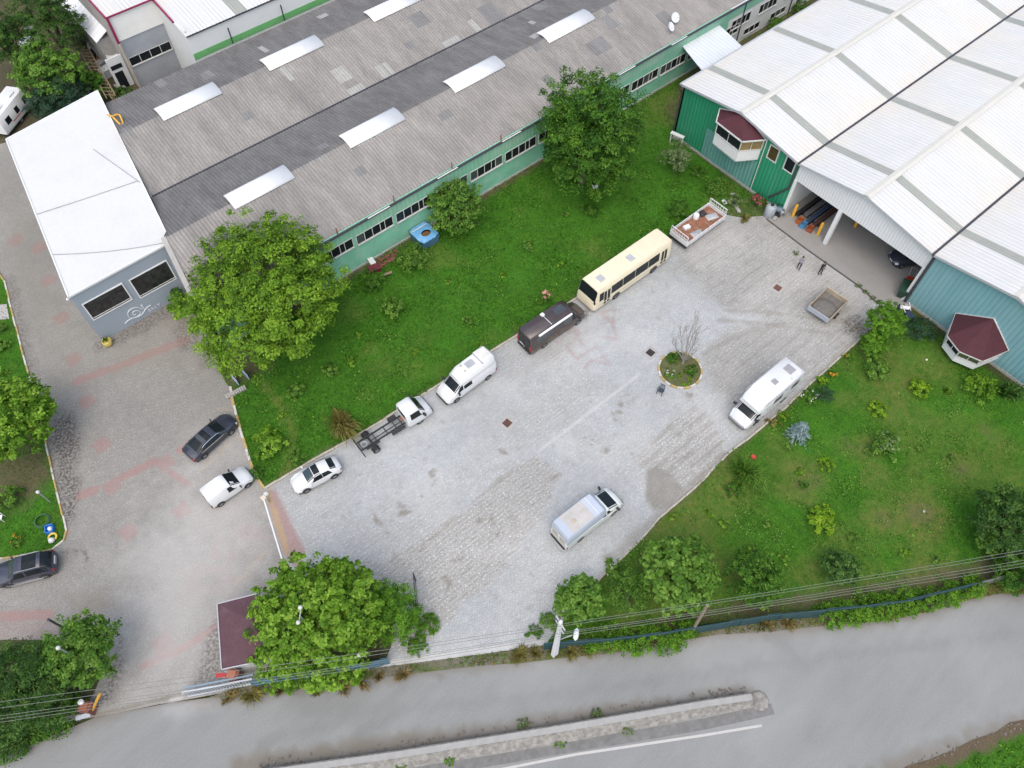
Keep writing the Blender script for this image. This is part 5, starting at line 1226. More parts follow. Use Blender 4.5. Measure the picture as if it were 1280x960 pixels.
# ---- tipper trailer with grey sand
t = thing('trailer', 'small open trailer box heaped with grey sand by the hall entrance', 'trailer', (52.45, 15.85, 0), R(5))
GB2 = mat('grey_blue_steel', (.33, .36, .4), .6, .1, .1, 2, dirt=(.3, .22, .14), dirt_amt=.5); TAN = mat('tan_edge_paint', (.34, .29, .22), .7, 0, .2, 3)
for n_, q, m_ in (('tailgate', (-1.65, -1.58, -1.15, 1.15), GB2), ('front_board', (1.5, 1.65, -1.15, 1.15), TAN), ('side_board', (-1.62, 1.62, -1.17, -1.1), TAN), ('side_board', (-1.62, 1.62, 1.1, 1.17), TAN)):
    b = MB(); b.box(*q, .55, 1.15); bevel(b.build(n_, m_, t), .015)
b = MB(); b.box(-1.6, 1.6, -1.12, 1.12, .5, .6); b.build('floor', WOODY, t)
k = 26; b = MB()
b.add([(-1.57 + 3.0 * i / k, -1.09 + 2.18 * j / k, .62 + .42 * max(0, 1 - (((-1.57 + 3.0 * i / k) + .45) / 1.15) ** 2 - ((-1.09 + 2.18 * j / k) / 1.2) ** 2) ** .6 + .05 * float(vnoise(np.array([i * .6]), np.array([j * .6]))[0])) for i in range(k + 1) for j in range(k + 1)], [(i * (k + 1) + j, i * (k + 1) + j + 1, (i + 1) * (k + 1) + j + 1, (i + 1) * (k + 1) + j) for i in range(k) for j in range(k)])
o = b.build('sand_heap', mat('grey_sand', (.125, .118, .105), .95, 0, .25, 4, bump=.4), None, 60); o.location = (52.45, 15.85, 0); o.rotation_euler = (0, 0, R(5)); tag(o, 'rounded heap of grey sand lying in the small open trailer', 'sand')
b = MB(); b.bar((1.6, -.5, .45), (2.7, 0, .45), .09); b.bar((1.6, .5, .45), (2.7, 0, .45), .09); b.box(2.6, 2.85, -.07, .07, .4, .52); b.build('drawbar', GALV, t)
b = MB()
for y in (-.9, -.55, -.2, .2, .55, .9): b.box(1.9, 2.0, y - .09, y + .09, .55, .75)
b.box(1.85, 1.95, -1.1, 1.1, .5, .56); b.build('front_rail', WB, t)
b = MB(); b.box(-1.5, 1.5, -.5, -.4, .35, .5); b.box(-1.5, 1.5, .4, .5, .35, .5); b.build('subframe', BLACK, t)
for y in (-1.22, 1.22): wheel(t, -.1, y, .33, .2, STEELRIM)
# ================================================================== TREES AND PLANTS
LF = dict(
    walnut=mat_leaf('walnut_leaves', (.042, .10, .007), (.105, .22, .013), (.215, .36, .03)),
    dark=mat_leaf('dark_green_leaves', (.018, .062, .007), (.045, .13, .011), (.11, .225, .022)),
    mid=mat_leaf('green_leaves', (.03, .09, .010), (.08, .185, .02), (.175, .31, .05)),
    glossy=mat_leaf('glossy_leaves', (.036, .095, .006), (.11, .24, .014), (.24, .40, .05)),
    olive=mat_leaf('olive_leaves', (.055, .09, .028), (.11, .17, .06), (.2, .27, .12)),
    deep=mat_leaf('deep_green_leaves', (.018, .055, .010), (.04, .105, .018), (.105, .195, .035)),
    yellow=mat_leaf('yellow_green_leaves', (.06, .14, .008), (.15, .30, .012), (.30, .42, .03)),
    conifer=mat_leaf('conifer_needles', (.012, .036, .020), (.026, .068, .036), (.06, .115, .06)),
    blue=mat_leaf('blue_spruce_needles', (.08, .13, .125), (.16, .23, .23), (.3, .4, .4), .1),
    dry=mat_leaf('dry_grass_blades', (.085, .07, .022), (.19, .145, .05), (.30, .24, .095), .15),
    vine=mat_leaf('vine_leaves', (.03, .09, .006), (.085, .21, .012), (.17, .34, .03)),
    bronze=mat_leaf('bronze_leaves', (.08, .075, .018), (.15, .13, .035), (.2, .21, .05), .15),
    red=mat_leaf('red_petals', (.18, .02, .04), (.33, .06, .09), (.45, .14, .16), .15),
    pink=mat_leaf('salmon_petals', (.40, .14, .12), (.55, .25, .22), (.68, .42, .36), .15),
    white=mat_leaf('white_petals', (.5, .52, .48), (.6, .62, .58), (.7, .7, .68), .15),
    grass=mat_leaf('grass_blades', (.023, .085, .005), (.046, .15, .008), (.10, .235, .018), .2),
    orange=mat_leaf('orange_petals', (.4, .14, .01), (.5, .25, .02), (.6, .4, .05), .15))
def rvec(rs, n):
    v = rs.normal(size=(n, 3)); return v / np.linalg.norm(v, axis=1)[:, None]
def leaves_mesh(name, pos, nrm, size, tint, m, parent, rs, aspect=.5, axis=None):
    n = len(pos); nrm = nrm / np.maximum(np.linalg.norm(nrm, axis=1), 1e-6)[:, None]
    a = rvec(rs, n) if axis is None else axis
    a = a - nrm * (a * nrm).sum(1)[:, None]; a /= np.maximum(np.linalg.norm(a, axis=1), 1e-6)[:, None]
    b = np.cross(nrm, a); l = size[:, None] / 2; w_ = l * aspect
    bend = nrm * (size[:, None] * .12)
    v = np.stack([pos - a * l, pos + b * w_ + bend, pos + a * l, pos - b * w_ + bend], 1).reshape(-1, 3)
    me = bpy.data.meshes.new(name); me.vertices.add(4 * n); me.vertices.foreach_set('co', v.astype(np.float32).ravel())
    me.loops.add(4 * n); me.loops.foreach_set('vertex_index', np.arange(4 * n, dtype=np.int32))
    me.polygons.add(n); me.polygons.foreach_set('loop_start', np.arange(0, 4 * n, 4, dtype=np.int32))
    at_ = me.attributes.new('tint', 'FLOAT', 'POINT'); at_.data.foreach_set('value', np.repeat(tint, 4).astype(np.float32))
    o = link(name, me, parent, m); me.update(calc_edges=True); return o
_seed = [11]
def crown(root, c, rad, m, nc, per, leaf, rc=.3, low=-.35, aspect=.5, name='crown', tmin=0., tmax=1.):
    """foliage: leaf clumps spread through an uneven crown volume; c is relative to the tree's base"""
    _seed[0] += 1; rs = np.random.RandomState(_seed[0]); rad = np.array(rad, float); P = []; N = []; T = []; S = []
    d = rvec(rs, nc * 3); d = d[d[:, 2] > low][:nc]; lobes = rvec(rs, 7)
    amp = 1.02 + .26 * np.max(d @ lobes.T, axis=1) ** 4 - .3 * rs.rand(len(d))
    rr = np.where(rs.rand(len(d)) < .17, rs.uniform(.05, .6, len(d)), rs.rand(len(d)) ** .4 * .62 + .34) * amp
    C = d * rr[:, None] * rad
    for i in range(len(d)):
        k = int(per * rs.uniform(.6, 1.4)); rcl = rc * rad.mean() * rs.uniform(.6, 1.35)
        q = rvec(rs, k); q[:, 2] = np.abs(q[:, 2]) * .9 - .25 * rs.rand(k)
        pp = C[i] + q * rcl * (rs.rand(k, 1) ** .5) * np.array([1, 1, .75])
        nn = q * .5 + d[i] * .4 + np.array([0, 0, .75]) + rvec(rs, k) * .6
        P.append(pp); N.append(nn); t = rs.uniform(tmin, tmax); T.append(np.clip(t + rs.normal(0, .1, k), 0, 1)); S.append(leaf * rs.uniform(.65, 1.35, k))
    P = np.concatenate(P) + np.array(c); P[:, 2] = np.maximum(P[:, 2], .03)
    return leaves_mesh(name, P, np.concatenate(N), np.concatenate(S), np.concatenate(T), m, root, rs, aspect), C + np.array(c)
def trunk(root, h, r, tips, m=BARK, name='trunk', lean=(0, 0)):
    rs = random.Random(_seed[0]); b = MB(); top = Vector((lean[0], lean[1], h))
    path = [Vector((0, 0, -.1))] + [Vector((lean[0] * i / 4 + rs.uniform(-.06, .06) * h / 4, lean[1] * i / 4 + rs.uniform(-.06, .06) * h / 4, h * i / 4)) for i in (1, 2, 3)] + [top]
    b.tube(path, [r * 1.35, r * 1.05, r * .95, r * .85, r * .7], 8)
    for t in tips:
        t = Vector(t); s = path[rs.choice((2, 3, 4))]; mid = s.lerp(t, .5) + Vector((rs.uniform(-.1, .1), rs.uniform(-.1, .1), .12)) * (t - s).length
        b.tube([s, mid, t], [r * .5, r * .3, r * .08], 6)
    return b.build(name, m, root, 60)
def tree(name, label, px, zc, rad, leafm, nc, per, leaf, cat='tree', group=None, off=(0, 0), tr=.22, limbs=14, **kw):
    p = at(px[0], px[1], zc); t = thing(name, label, cat, (p.x + off[0], p.y + off[1], 0), 0, group)
    o, C = crown(t, (-off[0], -off[1], zc), rad, LF[leafm], nc, per, leaf, **kw)
    idx = np.linspace(0, len(C) - 1, min(limbs, len(C))).astype(int)
    trunk(t, max(.3, zc - rad[2] * .55), tr, [C[i] for i in idx], lean=(-off[0] * .5, -off[1] * .5)); return t
def bush(label, px, r, h, leafm, n=700, leaf=.2, name='shrub', cat='shrub', group=None, stems=5, **kw):
    p = at(px[0], px[1], h * .5); t = thing(name, label, cat, (p.x, p.y, 0), 0, group)
    nc = max(14, int(n / 12)); o, C = crown(t, (0, 0, h * .52), (r * .95, r * .95, h * .52), LF[leafm], nc, 26, leaf * .78, rc=kw.pop('rc', .25), low=-.5, **kw)
    b = MB(); rs = random.Random(_seed[0])
    for i in range(stems): b.tube([(0, 0, -.05), tuple(Vector(C[rs.randrange(len(C))]) * .5), tuple(C[rs.randrange(len(C))])], [.035, .025, .01], 5)
    b.build('stem', BARK, t, 60); return t
def blades(label, px, r, h, leafm, n=260, wd=.06, name='grass_clump', cat='grass clump', group=None, droop=.6, up=1.0):
    """arching blades out of one root: pampas, dry grass, weeping tufts"""
    _seed[0] += 1; rs = np.random.RandomState(_seed[0]); p = at(px[0], px[1], h * .4); t = thing(name, label, cat, (p.x, p.y, 0), 0, group)
    v = []; f = []; T = []; ex, ey = rs.uniform(.65, 1.35, 2); aim = rs.uniform(0, 2 * pi, 9); wgt = rs.uniform(.5, 1.15, 9)
    for i in range(n):
        q = rs.randint(9); a = aim[q] + rs.normal(0, .45); L_ = r * wgt[q] * rs.uniform(.25, 1.1); hh = h * rs.uniform(.45, 1.15) * up * wgt[q]; s = np.array([cos(a) * ex, sin(a) * ey]); sd = np.array([-s[1], s[0]]); r0 = rs.uniform(0, .45) * r; dr = droop * rs.uniform(.1, 1.3)
        k = len(v); w0 = wd * rs.uniform(.6, 1.3); tw = rs.uniform(-.3, .3) * r
        for u, (rr_, zz, ww) in enumerate(((0, 0, 1), (.35, .7, 1), (.7, 1.0, .8), (1, 1.02 - dr, .15))):
            c = s * (r0 + L_ * rr_) + sd * tw * rr_ * rr_
            for g in (-1, 1): v.append((c[0] + sd[0] * g * w0 * ww, c[1] + sd[1] * g * w0 * ww, max(.02, hh * zz + g * w0 * .4)))
        f += [(k, k + 1, k + 3, k + 2), (k + 2, k + 3, k + 5, k + 4), (k + 4, k + 5, k + 7, k + 6)]; T += [np.clip(rs.normal(wgt[q] * .6 - .1, .25), 0, 1)] * 8
    me = bpy.data.meshes.new('blades'); me.from_pydata(v, [], f); at_ = me.attributes.new('tint', 'FLOAT', 'POINT'); at_.data.foreach_set('value', np.array(T, np.float32))
    link('blades', me, t, LF[leafm]); return t

# --- large trees
tree('walnut_tree', 'broad bright green tree overlapping the corrugated roof beside the grey office block', (333, 366), 5.7, (7.5, 7.5, 4.9), 'walnut', 900, 58, .27, tr=.3, limbs=26, rc=.10, off=(.5, -.5))
tree('deciduous_tree', 'tall dark green tree standing against the green window wall', (733, 170), 6.3, (5.3, 5.3, 6.2), 'dark', 760, 50, .27, tr=.3, limbs=22, rc=.12, low=-.6)
tree('round_tree', 'small round dense tree beside the blue skip at the warehouse wall', (567, 258), 2.9, (2.8, 2.8, 2.7), 'mid', 330, 30, .23, rc=.14, low=-.6)
tree('olive_tree', 'grey-green loose young tree by the corner drainpipe of the hall', (846, 196), 2.0, (1.75, 1.75, 1.9), 'olive', 110, 26, .17, tr=.07, rc=.2, low=-.6)
tree('leafy_tree', 'bright green rounded tree cut by the left picture edge above the garden', (14, 522), 4.0, (4.0, 4.0, 3.2), 'glossy', 480, 36, .30, rc=.12)
tree('leafy_tree', 'green glossy tree at the left gate pillar by the road', (102, 812), 3.6, (2.4, 2.6, 2.6), 'mid', 260, 30, .24, rc=.15)
tree('cypress_tree', 'dark feathery evergreen in the bottom left corner', (32, 860), 3.0, (3.5, 3.4, 2.8), 'deep', 360, 52, .22, rc=.15, aspect=.35)
tree('fig_tree', 'large dense bright tree hiding half of the guardhouse roof', (403, 770), 3.9, (4.85, 4.8, 3.2), 'glossy', 900, 32, .26, rc=.085, tr=.25, aspect=.65)
tree('bushy_tree', 'low rounded leafy tree at the yard corner by the white lamp pole', (723, 749), 1.9, (1.8, 1.8, 1.6), 'mid', 170, 22, .26, rc=.16, aspect=.65, tmin=.15)
tree('fig_tree', 'spreading pale green tree behind the teal mesh fence', (851, 720), 2.7, (3.1, 2.9, 2.3), 'mid', 300, 26, .31, rc=.12, aspect=.65, tmin=.15)
tree('bushy_tree', 'feathery olive tree between the low leafy tree and the spreading tree', (786, 738), 1.7, (1.7, 1.7, 1.6), 'mid', 120, 34, .18, rc=.2, aspect=.35, tmax=.7)
tree('bushy_tree', 'dull dark green tree right of the spreading tree behind the wires', (946, 722), 2.0, (2.3, 2.2, 1.7), 'dark', 150, 26, .25, rc=.18)
tree('bushy_tree', 'dark compact tree with pale leaf tips near the fence', (1052, 710), 1.6, (1.45, 1.45, 1.4), 'deep', 110, 32, .22, rc=.18, tmax=1.2)
tree('leafy_tree', 'dark tree cut by the right picture edge above the wires', (1268, 655), 3.0, (2.9, 2.9, 2.6), 'deep', 260, 40, .25, rc=.14)
tree('leafy_tree', 'small dark tree at the right picture edge below the wires', (1276, 716), 1.6, (1.9, 1.9, 1.5), 'dark', 120, 34, .22, rc=.18)
tree('leafy_tree', 'paler small tree tucked left of the dark right-edge tree', (1238, 676), 1.3, (1.2, 1.2, 1.2), 'mid', 80, 30, .2, rc=.2)
# top left grove
tree('leafy_tree', 'yellow-green crown in the grove beside the caravan', (62, 92), 4.5, (3.6, 3.6, 3.2), 'mid', 300, 44, .28, rc=.14)
tree('pine_tree', 'tall dark loose pine at the top picture edge', (62, 28), 7.0, (3.2, 3.2, 4.5), 'deep', 260, 50, .26, rc=.15, aspect=.3)
tree('pine_tree', 'dark pine at the top left picture corner', (8, 52), 5.0, (2.8, 2.8, 4.0), 'deep', 300, 50, .26, rc=.15, aspect=.3)
tree('cypress_tree', 'blue-green feathery evergreen behind the white office roof', (72, 128), 2.6, (3.4, 3.2, 2.5), 'conifer', 320, 56, .22, rc=.15, aspect=.35)
tree('leafy_tree', 'small dark tree beside the yellow truss and office roof corner', (112, 108), 1.8, (2.0, 2.0, 1.8), 'dark', 160, 40, .24, rc=.16)
tree('leafy_tree', 'grey-green thin tree in front of the lean-to roof', (98, 42), 3.0, (2.4, 2.4, 2.6), 'olive', 130, 30, .22, rc=.17, tmax=.5)
bush('low bush in the gap between the grey roof and the grey wall', (152, 117), 1.6, 1.3, 'deep', 700, .24)

# --- shrubs on the upper lawn
bush('broad green shrub in front of the blue skip', (517, 322), 1.75, 1.8, 'mid', 1100, .26)
bush('leafy green shrub at the right foot of the walnut tree', (490, 384), 1.3, 1.3, 'mid', 700, .26)
bush('dark shrub between the walnut tree and the white wall slab', (468, 352), 1.3, 1.7, 'dark', 750, .24)
bush('dark broad-leaved shrub just below the walnut tree', (370, 490), .95, .8, 'mid', 420, .3, aspect=.6)
bush('bright broad-leaved shrub near the white kerb on the upper lawn', (337, 552), 1.5, 1.2, 'glossy', 700, .36, aspect=.6)
bush('low pale shrub in the middle of the lawn above the white camper', (437, 452), .75, .6, 'glossy', 260, .22)
bush('small leafy shrub left of the low pale shrub', (412, 463), .9, .7, 'mid', 320, .24)
blades('tall bronze ornamental grass arching over the kerb by the chassis truck', (426, 530), 1.35, 1.9, 'bronze', 620, .03, 'ornamental_grass', 'ornamental grass', droop=.35)
bush('bush with white flowers behind the white coupe', (372, 571), .8, .9, 'mid', 360, .2)
bush('small dark bush at the left lawn corner by the barrier', (320, 592), .75, .7, 'dark', 320, .22)
bush('small green bush alone in mid lawn above the brown van', (584, 400), .65, .6, 'mid', 260, .2)
bush('dark bush beside the tall dark tree on the lawn', (738, 262), 1.0, .9, 'dark', 420, .22)
bush('faint low bush on the lawn above the cream bus', (663, 308), .8, .6, 'mid', 300, .2)
bush('tiny bush left of the faint low bush on the lawn', (706, 268), .5, .5, 'mid', 160, .2)
bush('dark leafy bush behind the white truck bed', (848, 262), 1.35, 1.6, 'dark', 750, .24)
bush('olive bush at the foot of the green facade left part', (895, 232), 1.5, 1.3, 'mid', 700, .22, tmax=.6)
bush('second olive bush by the green facade nearer the red flowers', (918, 250), 1.1, 1.0, 'olive', 420, .2)
bush('dark bush below the pale grey-green young tree', (872, 215), 1.0, .9, 'dark', 380, .2)
t = bush('bush covered with red flowers by the grey tank', (947, 252), .95, 1.3, 'dark', 420, .2); crown(t, (0, 0, .9), (.85, .85, .6), LF['red'], 14, 18, .16, name='flowers', rc=.35)
t = bush('rose bush with salmon blooms at the kerb between van and bus', (684, 371), .6, 1.3, 'mid', 260, .17); crown(t, (0, 0, 1.0), (.6, .6, .5), LF['pink'], 9, 9, .26, name='flowers', rc=.25)
t = bush('leafy shrub at the right corner of the grey office wall', (226, 383), 1.25, 1.6, 'glossy', 620, .3)
bush('dark climbing shrub against the right end of the office wall', (222, 372), .8, 2.4, 'dark', 420, .24)
blades('dried brown grass tuft at the hall-side lawn corner', (932, 273), .6, .5, 'bronze', 220, .03, 'grass_clump', 'grass clump')
for c, l in (((448, 420), 'seedling plant left of the mid-lawn shrub'), ((560, 352), 'seedling plant below the round tree'), ((600, 430), 'seedling plant near the kerb above the white camper'), ((628, 345), 'seedling plant right of the round tree'), ((700, 330), 'seedling plant above the brown van roof'), ((520, 440), 'seedling plant above the chassis cab'), ((352, 520), 'seedling plant beside the worn lawn path')):
    bush(l, c, .42, .4, 'glossy', 110, .2, name='plant', cat='plant', stems=2)

# --- right lawn
t = tree('willow_tree', 'bright weeping willow at the corner of the teal facade', (1105, 402), 2.4, (1.8, 1.8, 2.0), 'vine', 150, 40, .3, rc=.17, aspect=.2, tr=.1, tmax=.7)
t = tree('willow_tree', 'lower bright weeping willow leaning over the yard kerb', (1092, 430), 1.3, (1.5, 1.4, 1.1), 'vine', 120, 36, .3, rc=.18, aspect=.2, tr=.08, tmax=.7)
bush('dark spreading juniper against the teal facade', (1150, 411), 1.7, 1.3, 'conifer', 1000, .24, aspect=.3)
bush('glossy round shrub right of the motorhome on the lawn', (1096, 461), 1.25, 1.3, 'mid', 620, .28, aspect=.6)
bush('yellow-green loose shrub below the maroon bay window', (1149, 485), 1.15, 1.0, 'yellow', 420, .26, tmax=.7)
bush('yellow-green small shrub left of the loose yellow one', (1099, 511), .9, .8, 'yellow', 330, .24, tmax=.7)
t = bush('rounded shrub with pale cream leaf tips in mid right lawn', (1108, 557), 1.35, 1.2, 'mid', 560, .28); crown(t, (0, 0, .85), (1.2, 1.2, .6), LF['olive'], 14, 8, .26, name='leaf_tips', rc=.3, tmin=.6)
bush('vivid yellow-green shrub in lower right lawn', (1029, 650), 1.35, 1.1, 'yellow', 520, .28)
bush('dark blue-green globe conifer by the motorhome rear', (1030, 493), .9, 1.2, 'conifer', 650, .16, aspect=.3, rc=.28)
p = at(1000, 540, 1.0); t = thing('blue_spruce', 'small silvery blue spruce below the motorhome', 'spruce', (p.x, p.y, 0)); _seed[0] += 1; rs_ = np.random.RandomState(5)
n_ = 1500; u_ = rs_.rand(n_) ** .7; a_ = rs_.uniform(0, 2 * pi, n_); lay = np.floor(u_ * 7) / 7; rad_ = (1.05 - .95 * lay) * 1.0 * rs_.uniform(.3, 1.05, n_) * (1 + .22 * np.sin(a_ * 6 + lay * 9))
leaves_mesh('needles', np.stack([rad_ * np.cos(a_), rad_ * np.sin(a_), .2 + lay * 2.3 + rs_.uniform(-.1, .12, n_)], 1), np.stack([np.cos(a_) * .4, np.sin(a_) * .4, np.ones(n_)], 1) + rvec(rs_, n_) * .4, rs_.uniform(.2, .38, n_), rs_.rand(n_), LF['blue'], t, rs_, .22, np.stack([np.cos(a_), np.sin(a_), np.full(n_, .15)], 1))
trunk(t, 2.3, .06, [])
blades('pale green fountain grass clump near the red bowl', (930, 590), 1.5, 1.5, 'mid', 800, .028, 'ornamental_grass', 'ornamental grass', droop=.3)
bush('dark bush at the foot of the fountain grass', (920, 612), .9, .6, 'dark', 360, .2)
bush('leafy green shrub against the teal facade below the bay', (1226, 484), 1.55, 1.5, 'glossy', 750, .26, tmax=.75)
blades('dark palm-like plant at the teal wall by the right edge', (1260, 490), 1.2, 1.4, 'deep', 160, .09, 'palm_plant', 'plant', droop=.3)
bush('pale small shrub in the dry patch of the right lawn', (1033, 579), .75, .6, 'yellow', 240, .22, tmax=.6)
bush('dark weed bush below the pale small shrub', (1004, 606), .5, .6, 'dark', 170, .2)
blades('single pale strappy plant near the teal wall shrub', (1184, 490), .5, .7, 'glossy', 40, .05, 'plant', 'plant')
t = bush('low bush dotted with white flowers along the motorhome kerb', (1012, 497), .9, .7, 'mid', 330, .2); crown(t, (0, 0, .5), (.85, .85, .25), LF['white'], 9, 5, .15, name='flowers', rc=.3)
bush('yellow-green bush at the kerb behind the motorhome rear corner', (1026, 475), .7, .7, 'yellow', 260, .2, tmax=.6)
t = bush('bush with orange flowers at the kerb by the motorhome', (1040, 466), .5, .5, 'mid', 160, .18); crown(t, (0, 0, .4), (.45, .45, .2), LF['orange'], 6, 8, .14, name='flowers', rc=.35)
t = bush('second orange-flowered bush nearer the willows', (1058, 446), .45, .4, 'mid', 150, .18); crown(t, (0, 0, .3), (.4, .4, .2), LF['orange'], 5, 7, .14, name='flowers', rc=.35)
bush('dark low bush at the kerb in front of the motorhome', (968, 528), .7, .5, 'bronze', 230, .18)
bush('yellow low bush beside the dark kerb bush', (978, 520), .55, .5, 'yellow', 190, .2, tmax=.5)
for c, l in (((842, 647), 'white-flowered weed at the kerb below the worn paving'), ((886, 640), 'low weed patch left in the right lawn'), ((905, 655), 'second low weed patch in the right lawn'), ((960, 655), 'small weed in the lawn left of the vivid shrub'), ((1150, 560), 'small weed right of the cream-tipped shrub'), ((1190, 575), 'far weed near the right lawn dry patch'), ((1000, 590), 'weed plant left of the pale small shrub'), ((980, 700), 'light plant near the dull dark tree'), ((1066, 672), 'tiny yellow plant beside the vivid shrub'), ((985, 560), 'weed below the blue spruce'), ((860, 690), 'weed above the spreading tree'), ((940, 690), 'weed above the dull dark tree'), ((1130, 690), 'weed in the lush grass by the wires'), ((1170, 700), 'second weed in the lush grass by the wires')):
    bush(l, c, .5, .4, 'glossy' if len(l) % 2 else 'mid', 130, .2, name='plant', cat='plant', stems=2)
t = bush('flowering hedge clump at the yard kerb corner', (765, 712), .9, .9, 'mid', 420, .22); crown(t, (0, 0, .7), (.7, .7, .3), LF['white'], 4, 4, .13, name='flowers', rc=.3)
bush('weed clump at the foot of the low rounded tree', (686, 778), .9, .5, 'mid', 600, .16, tmin=.2)
bush('dry weed clump beside the lamp pole foot', (668, 790), .7, .4, 'mid', 420, .15, tmax=.5)
# --- willow bush beside the fig, weeds on paving
t = tree('willow_tree', 'upright feathery willow bush right of the dense bright tree', (492, 766), 2.2, (1.95, 2.3, 2.5), 'vine', 190, 34, .32, rc=.17, aspect=.2, tr=.09, tmax=.75)
bush('trailing weeds spreading on the paving beside the willow bush', (533, 782), 1.05, .5, 'vine', 900, .16, tmax=.6)
bush('second trailing weed patch near the yard front kerb', (522, 806), .9, .4, 'vine', 700, .16, tmax=.6)
# --- garden on the left
bush('rounded garden shrub below the left tree', (12, 622), 1.25, 1.2, 'mid', 560, .24)
bush('low garden shrub above the left tree by the path', (4, 432), .9, .7, 'mid', 330, .22)
t = bush('rose bush by the garden path slab', (3, 412), .6, .7, 'dark', 220, .18); crown(t, (0, 0, .6), (.5, .5, .2), LF['pink'], 4, 4, .14, name='flowers', rc=.3)
t = bush('bush with yellow flowers by the dark blue car', (22, 676), .7, .5, 'mid', 220, .2); crown(t, (0, 0, .4), (.6, .6, .2), LF['orange'], 5, 6, .14, name='flowers', rc=.3)
bush('hedge shrub under the bottom left evergreen', (60, 900), 1.9, 1.4, 'dark', 900, .22)
bush('hedge shrub by the bottom left picture edge', (12, 908), 2.3, 1.6, 'deep', 1200, .22)
bush('hedge shrub near the left brick pillar', (95, 880), 1.0, 1.0, 'dark', 420, .22)
bush('drooping hedge shrub over the road edge at bottom left', (15, 932), 1.4, .9, 'mid', 560, .22, tmax=.6)
# --- vines on the fence and verge
ords = ['first', 'second', 'third', 'fourth', 'fifth', 'sixth', 'seventh', 'eighth', 'ninth', 'tenth', 'eleventh', 'twelfth', 'thirteenth', 'fourteenth']
for i, (c, r, h) in enumerate([((742, 802), .8, .7), ((766, 797), 1.0, 1.0), ((790, 800), 1.1, 1.2), ((815, 798), 1.1, 1.1), ((840, 795), 1.0, 1.0), ((858, 786), .7, 1.2), ((1038, 768), .9, .9), ((1062, 765), 1.0, 1.1), ((1086, 760), 1.1, 1.3), ((1110, 758), 1.0, 1.2), ((1136, 752), 1.0, 1.3), ((1162, 748), .9, 1.1), ((1190, 741), .9, 1.1), ((1216, 733), .8, 1.2)]):
    bush('bright vine clump on the teal mesh fence, %s counted from the white lamp pole' % ords[i], c, r * 1.3, h * 1.15, 'vine', 900, .18, name='climbing_vine', cat='vine', group='vine clumps over the teal fence', tmax=.85)
for i, c in enumerate([(340, 853), (366, 852), (392, 853), (418, 850), (444, 843)]):
    bush('leafy vine clump over the blue fence under the fig, %s from the guardhouse' % ords[i], c, .9, .9, 'glossy', 420, .26, name='climbing_vine', cat='vine', group='vine clumps under the fig tree')
for i, (c, m_) in enumerate([((452, 852), 'dry'), ((474, 845), 'dry'), ((428, 860), 'dry'), ((396, 863), 'bronze'), ((350, 862), 'bronze'), ((315, 868), 'bronze'), ((285, 872), 'dry'), ((505, 842), 'dry'), ((650, 818), 'bronze'), ((670, 816), 'bronze'), ((712, 814), 'bronze'), ((735, 810), 'bronze'), ((958, 780), 'dry'), ((985, 777), 'dry')]):
    blades('%s verge grass tuft by the road, %s counted from the left' % ({'dry': 'golden', 'bronze': 'brown', 'vine': 'green'}[m_], ords[i]), c, .6, .5, m_, 200, .022, 'grass_clump', 'grass clump', 'grass tufts along the road verge', droop=.3)
bush('rank weeds growing in the gap behind the canopy', (972, 33), 1.7, 1.6, 'mid', 700, .26)
bush('darker weeds deeper in the gap behind the canopy', (1003, 14), 1.8, 1.5, 'dark', 700, .26)
# weeds at the apron
for i, c in enumerate([(1074, 357), (1082, 365), (1090, 372), (1097, 377)]):
    bush('weed tuft growing in the apron joint, %s from the drain' % ords[i], c, .35, .25, 'olive', 110, .12, name='weed', cat='weed', group='weeds in the apron joint', stems=2)
bush('weed tuft on the paving beside the standing person', (996, 317), .35, .25, 'olive', 100, .12, name='weed', cat='weed', stems=2)
# --- grass: uncountable blades on the lawns
def grass(poly, dens, m, hmax, seed, mask=None):
    rs = np.random.RandomState(seed); a = np.array([[p[0], p[1]] for p in poly]); a[:, 0] = np.clip(a[:, 0], -30, 100); a[:, 1] = np.clip(a[:, 1], -30, 100)
    w_, h_ = np.ptp(a[:, 0]), np.ptp(a[:, 1]); n = int(w_ * h_ * dens)
    x = rs.uniform(a[:, 0].min(), a[:, 0].max(), n); y = rs.uniform(a[:, 1].min(), a[:, 1].max(), n)
    k = inpoly(x, y, a) & (fbm(x, y, .5) + rs.normal(0, .12, n) > .36)
    if mask is not None: k &= mask(x, y) < rs.rand(n)
    x, y = x[k], y[k]; n = len(x); s = rs.uniform(.5, 1, n) * hmax * (.55 + .9 * fbm(x, y, .45))
    ax = rvec(rs, n) * .8 + np.array([0, 0, .75]); nr = rvec(rs, n) + np.array([0, 0, .7])
    o = leaves_mesh('grass', np.stack([x, y, .06 + s * .3], 1), nr, s, np.clip(fbm(x, y, .6) * 1.5 - .35 + rs.normal(0, .12, n), 0, 1), m, None, rs, .32, ax)
    return tag(o, 'short lush grass growing over the lawn', 'grass', kind='stuff')
g1 = grass(lawnA, 48, LF['grass'], .26, 1, lambda x, y: np.maximum(soilA(x, y), dryA(x, y) * .8)); g1['label'] = 'lush grass of the long lawn below the warehouse'
g2 = grass(lawnB, 36, LF['grass'], .22, 2, lambda x, y: np.maximum(soilB(x, y), np.clip(dryB(x, y) * 1.1, 0, .93))); g2['label'] = 'patchy grass of the right lawn below the hall'
g3 = grass(lawnC, 30, LF['grass'], .2, 3); g3['label'] = 'mown grass of the garden at the left picture edge'
g4 = grass(corner, 40, LF['vine'], .35, 4, lambda x, y: mline(x, y, pts([(1105, 975), (1140, 957), (1185, 940), (1222, 922), (1250, 912), (1290, 898)]), 1.0, .35, .35)); g4['label'] = 'bright grass in the bottom right corner by the road'
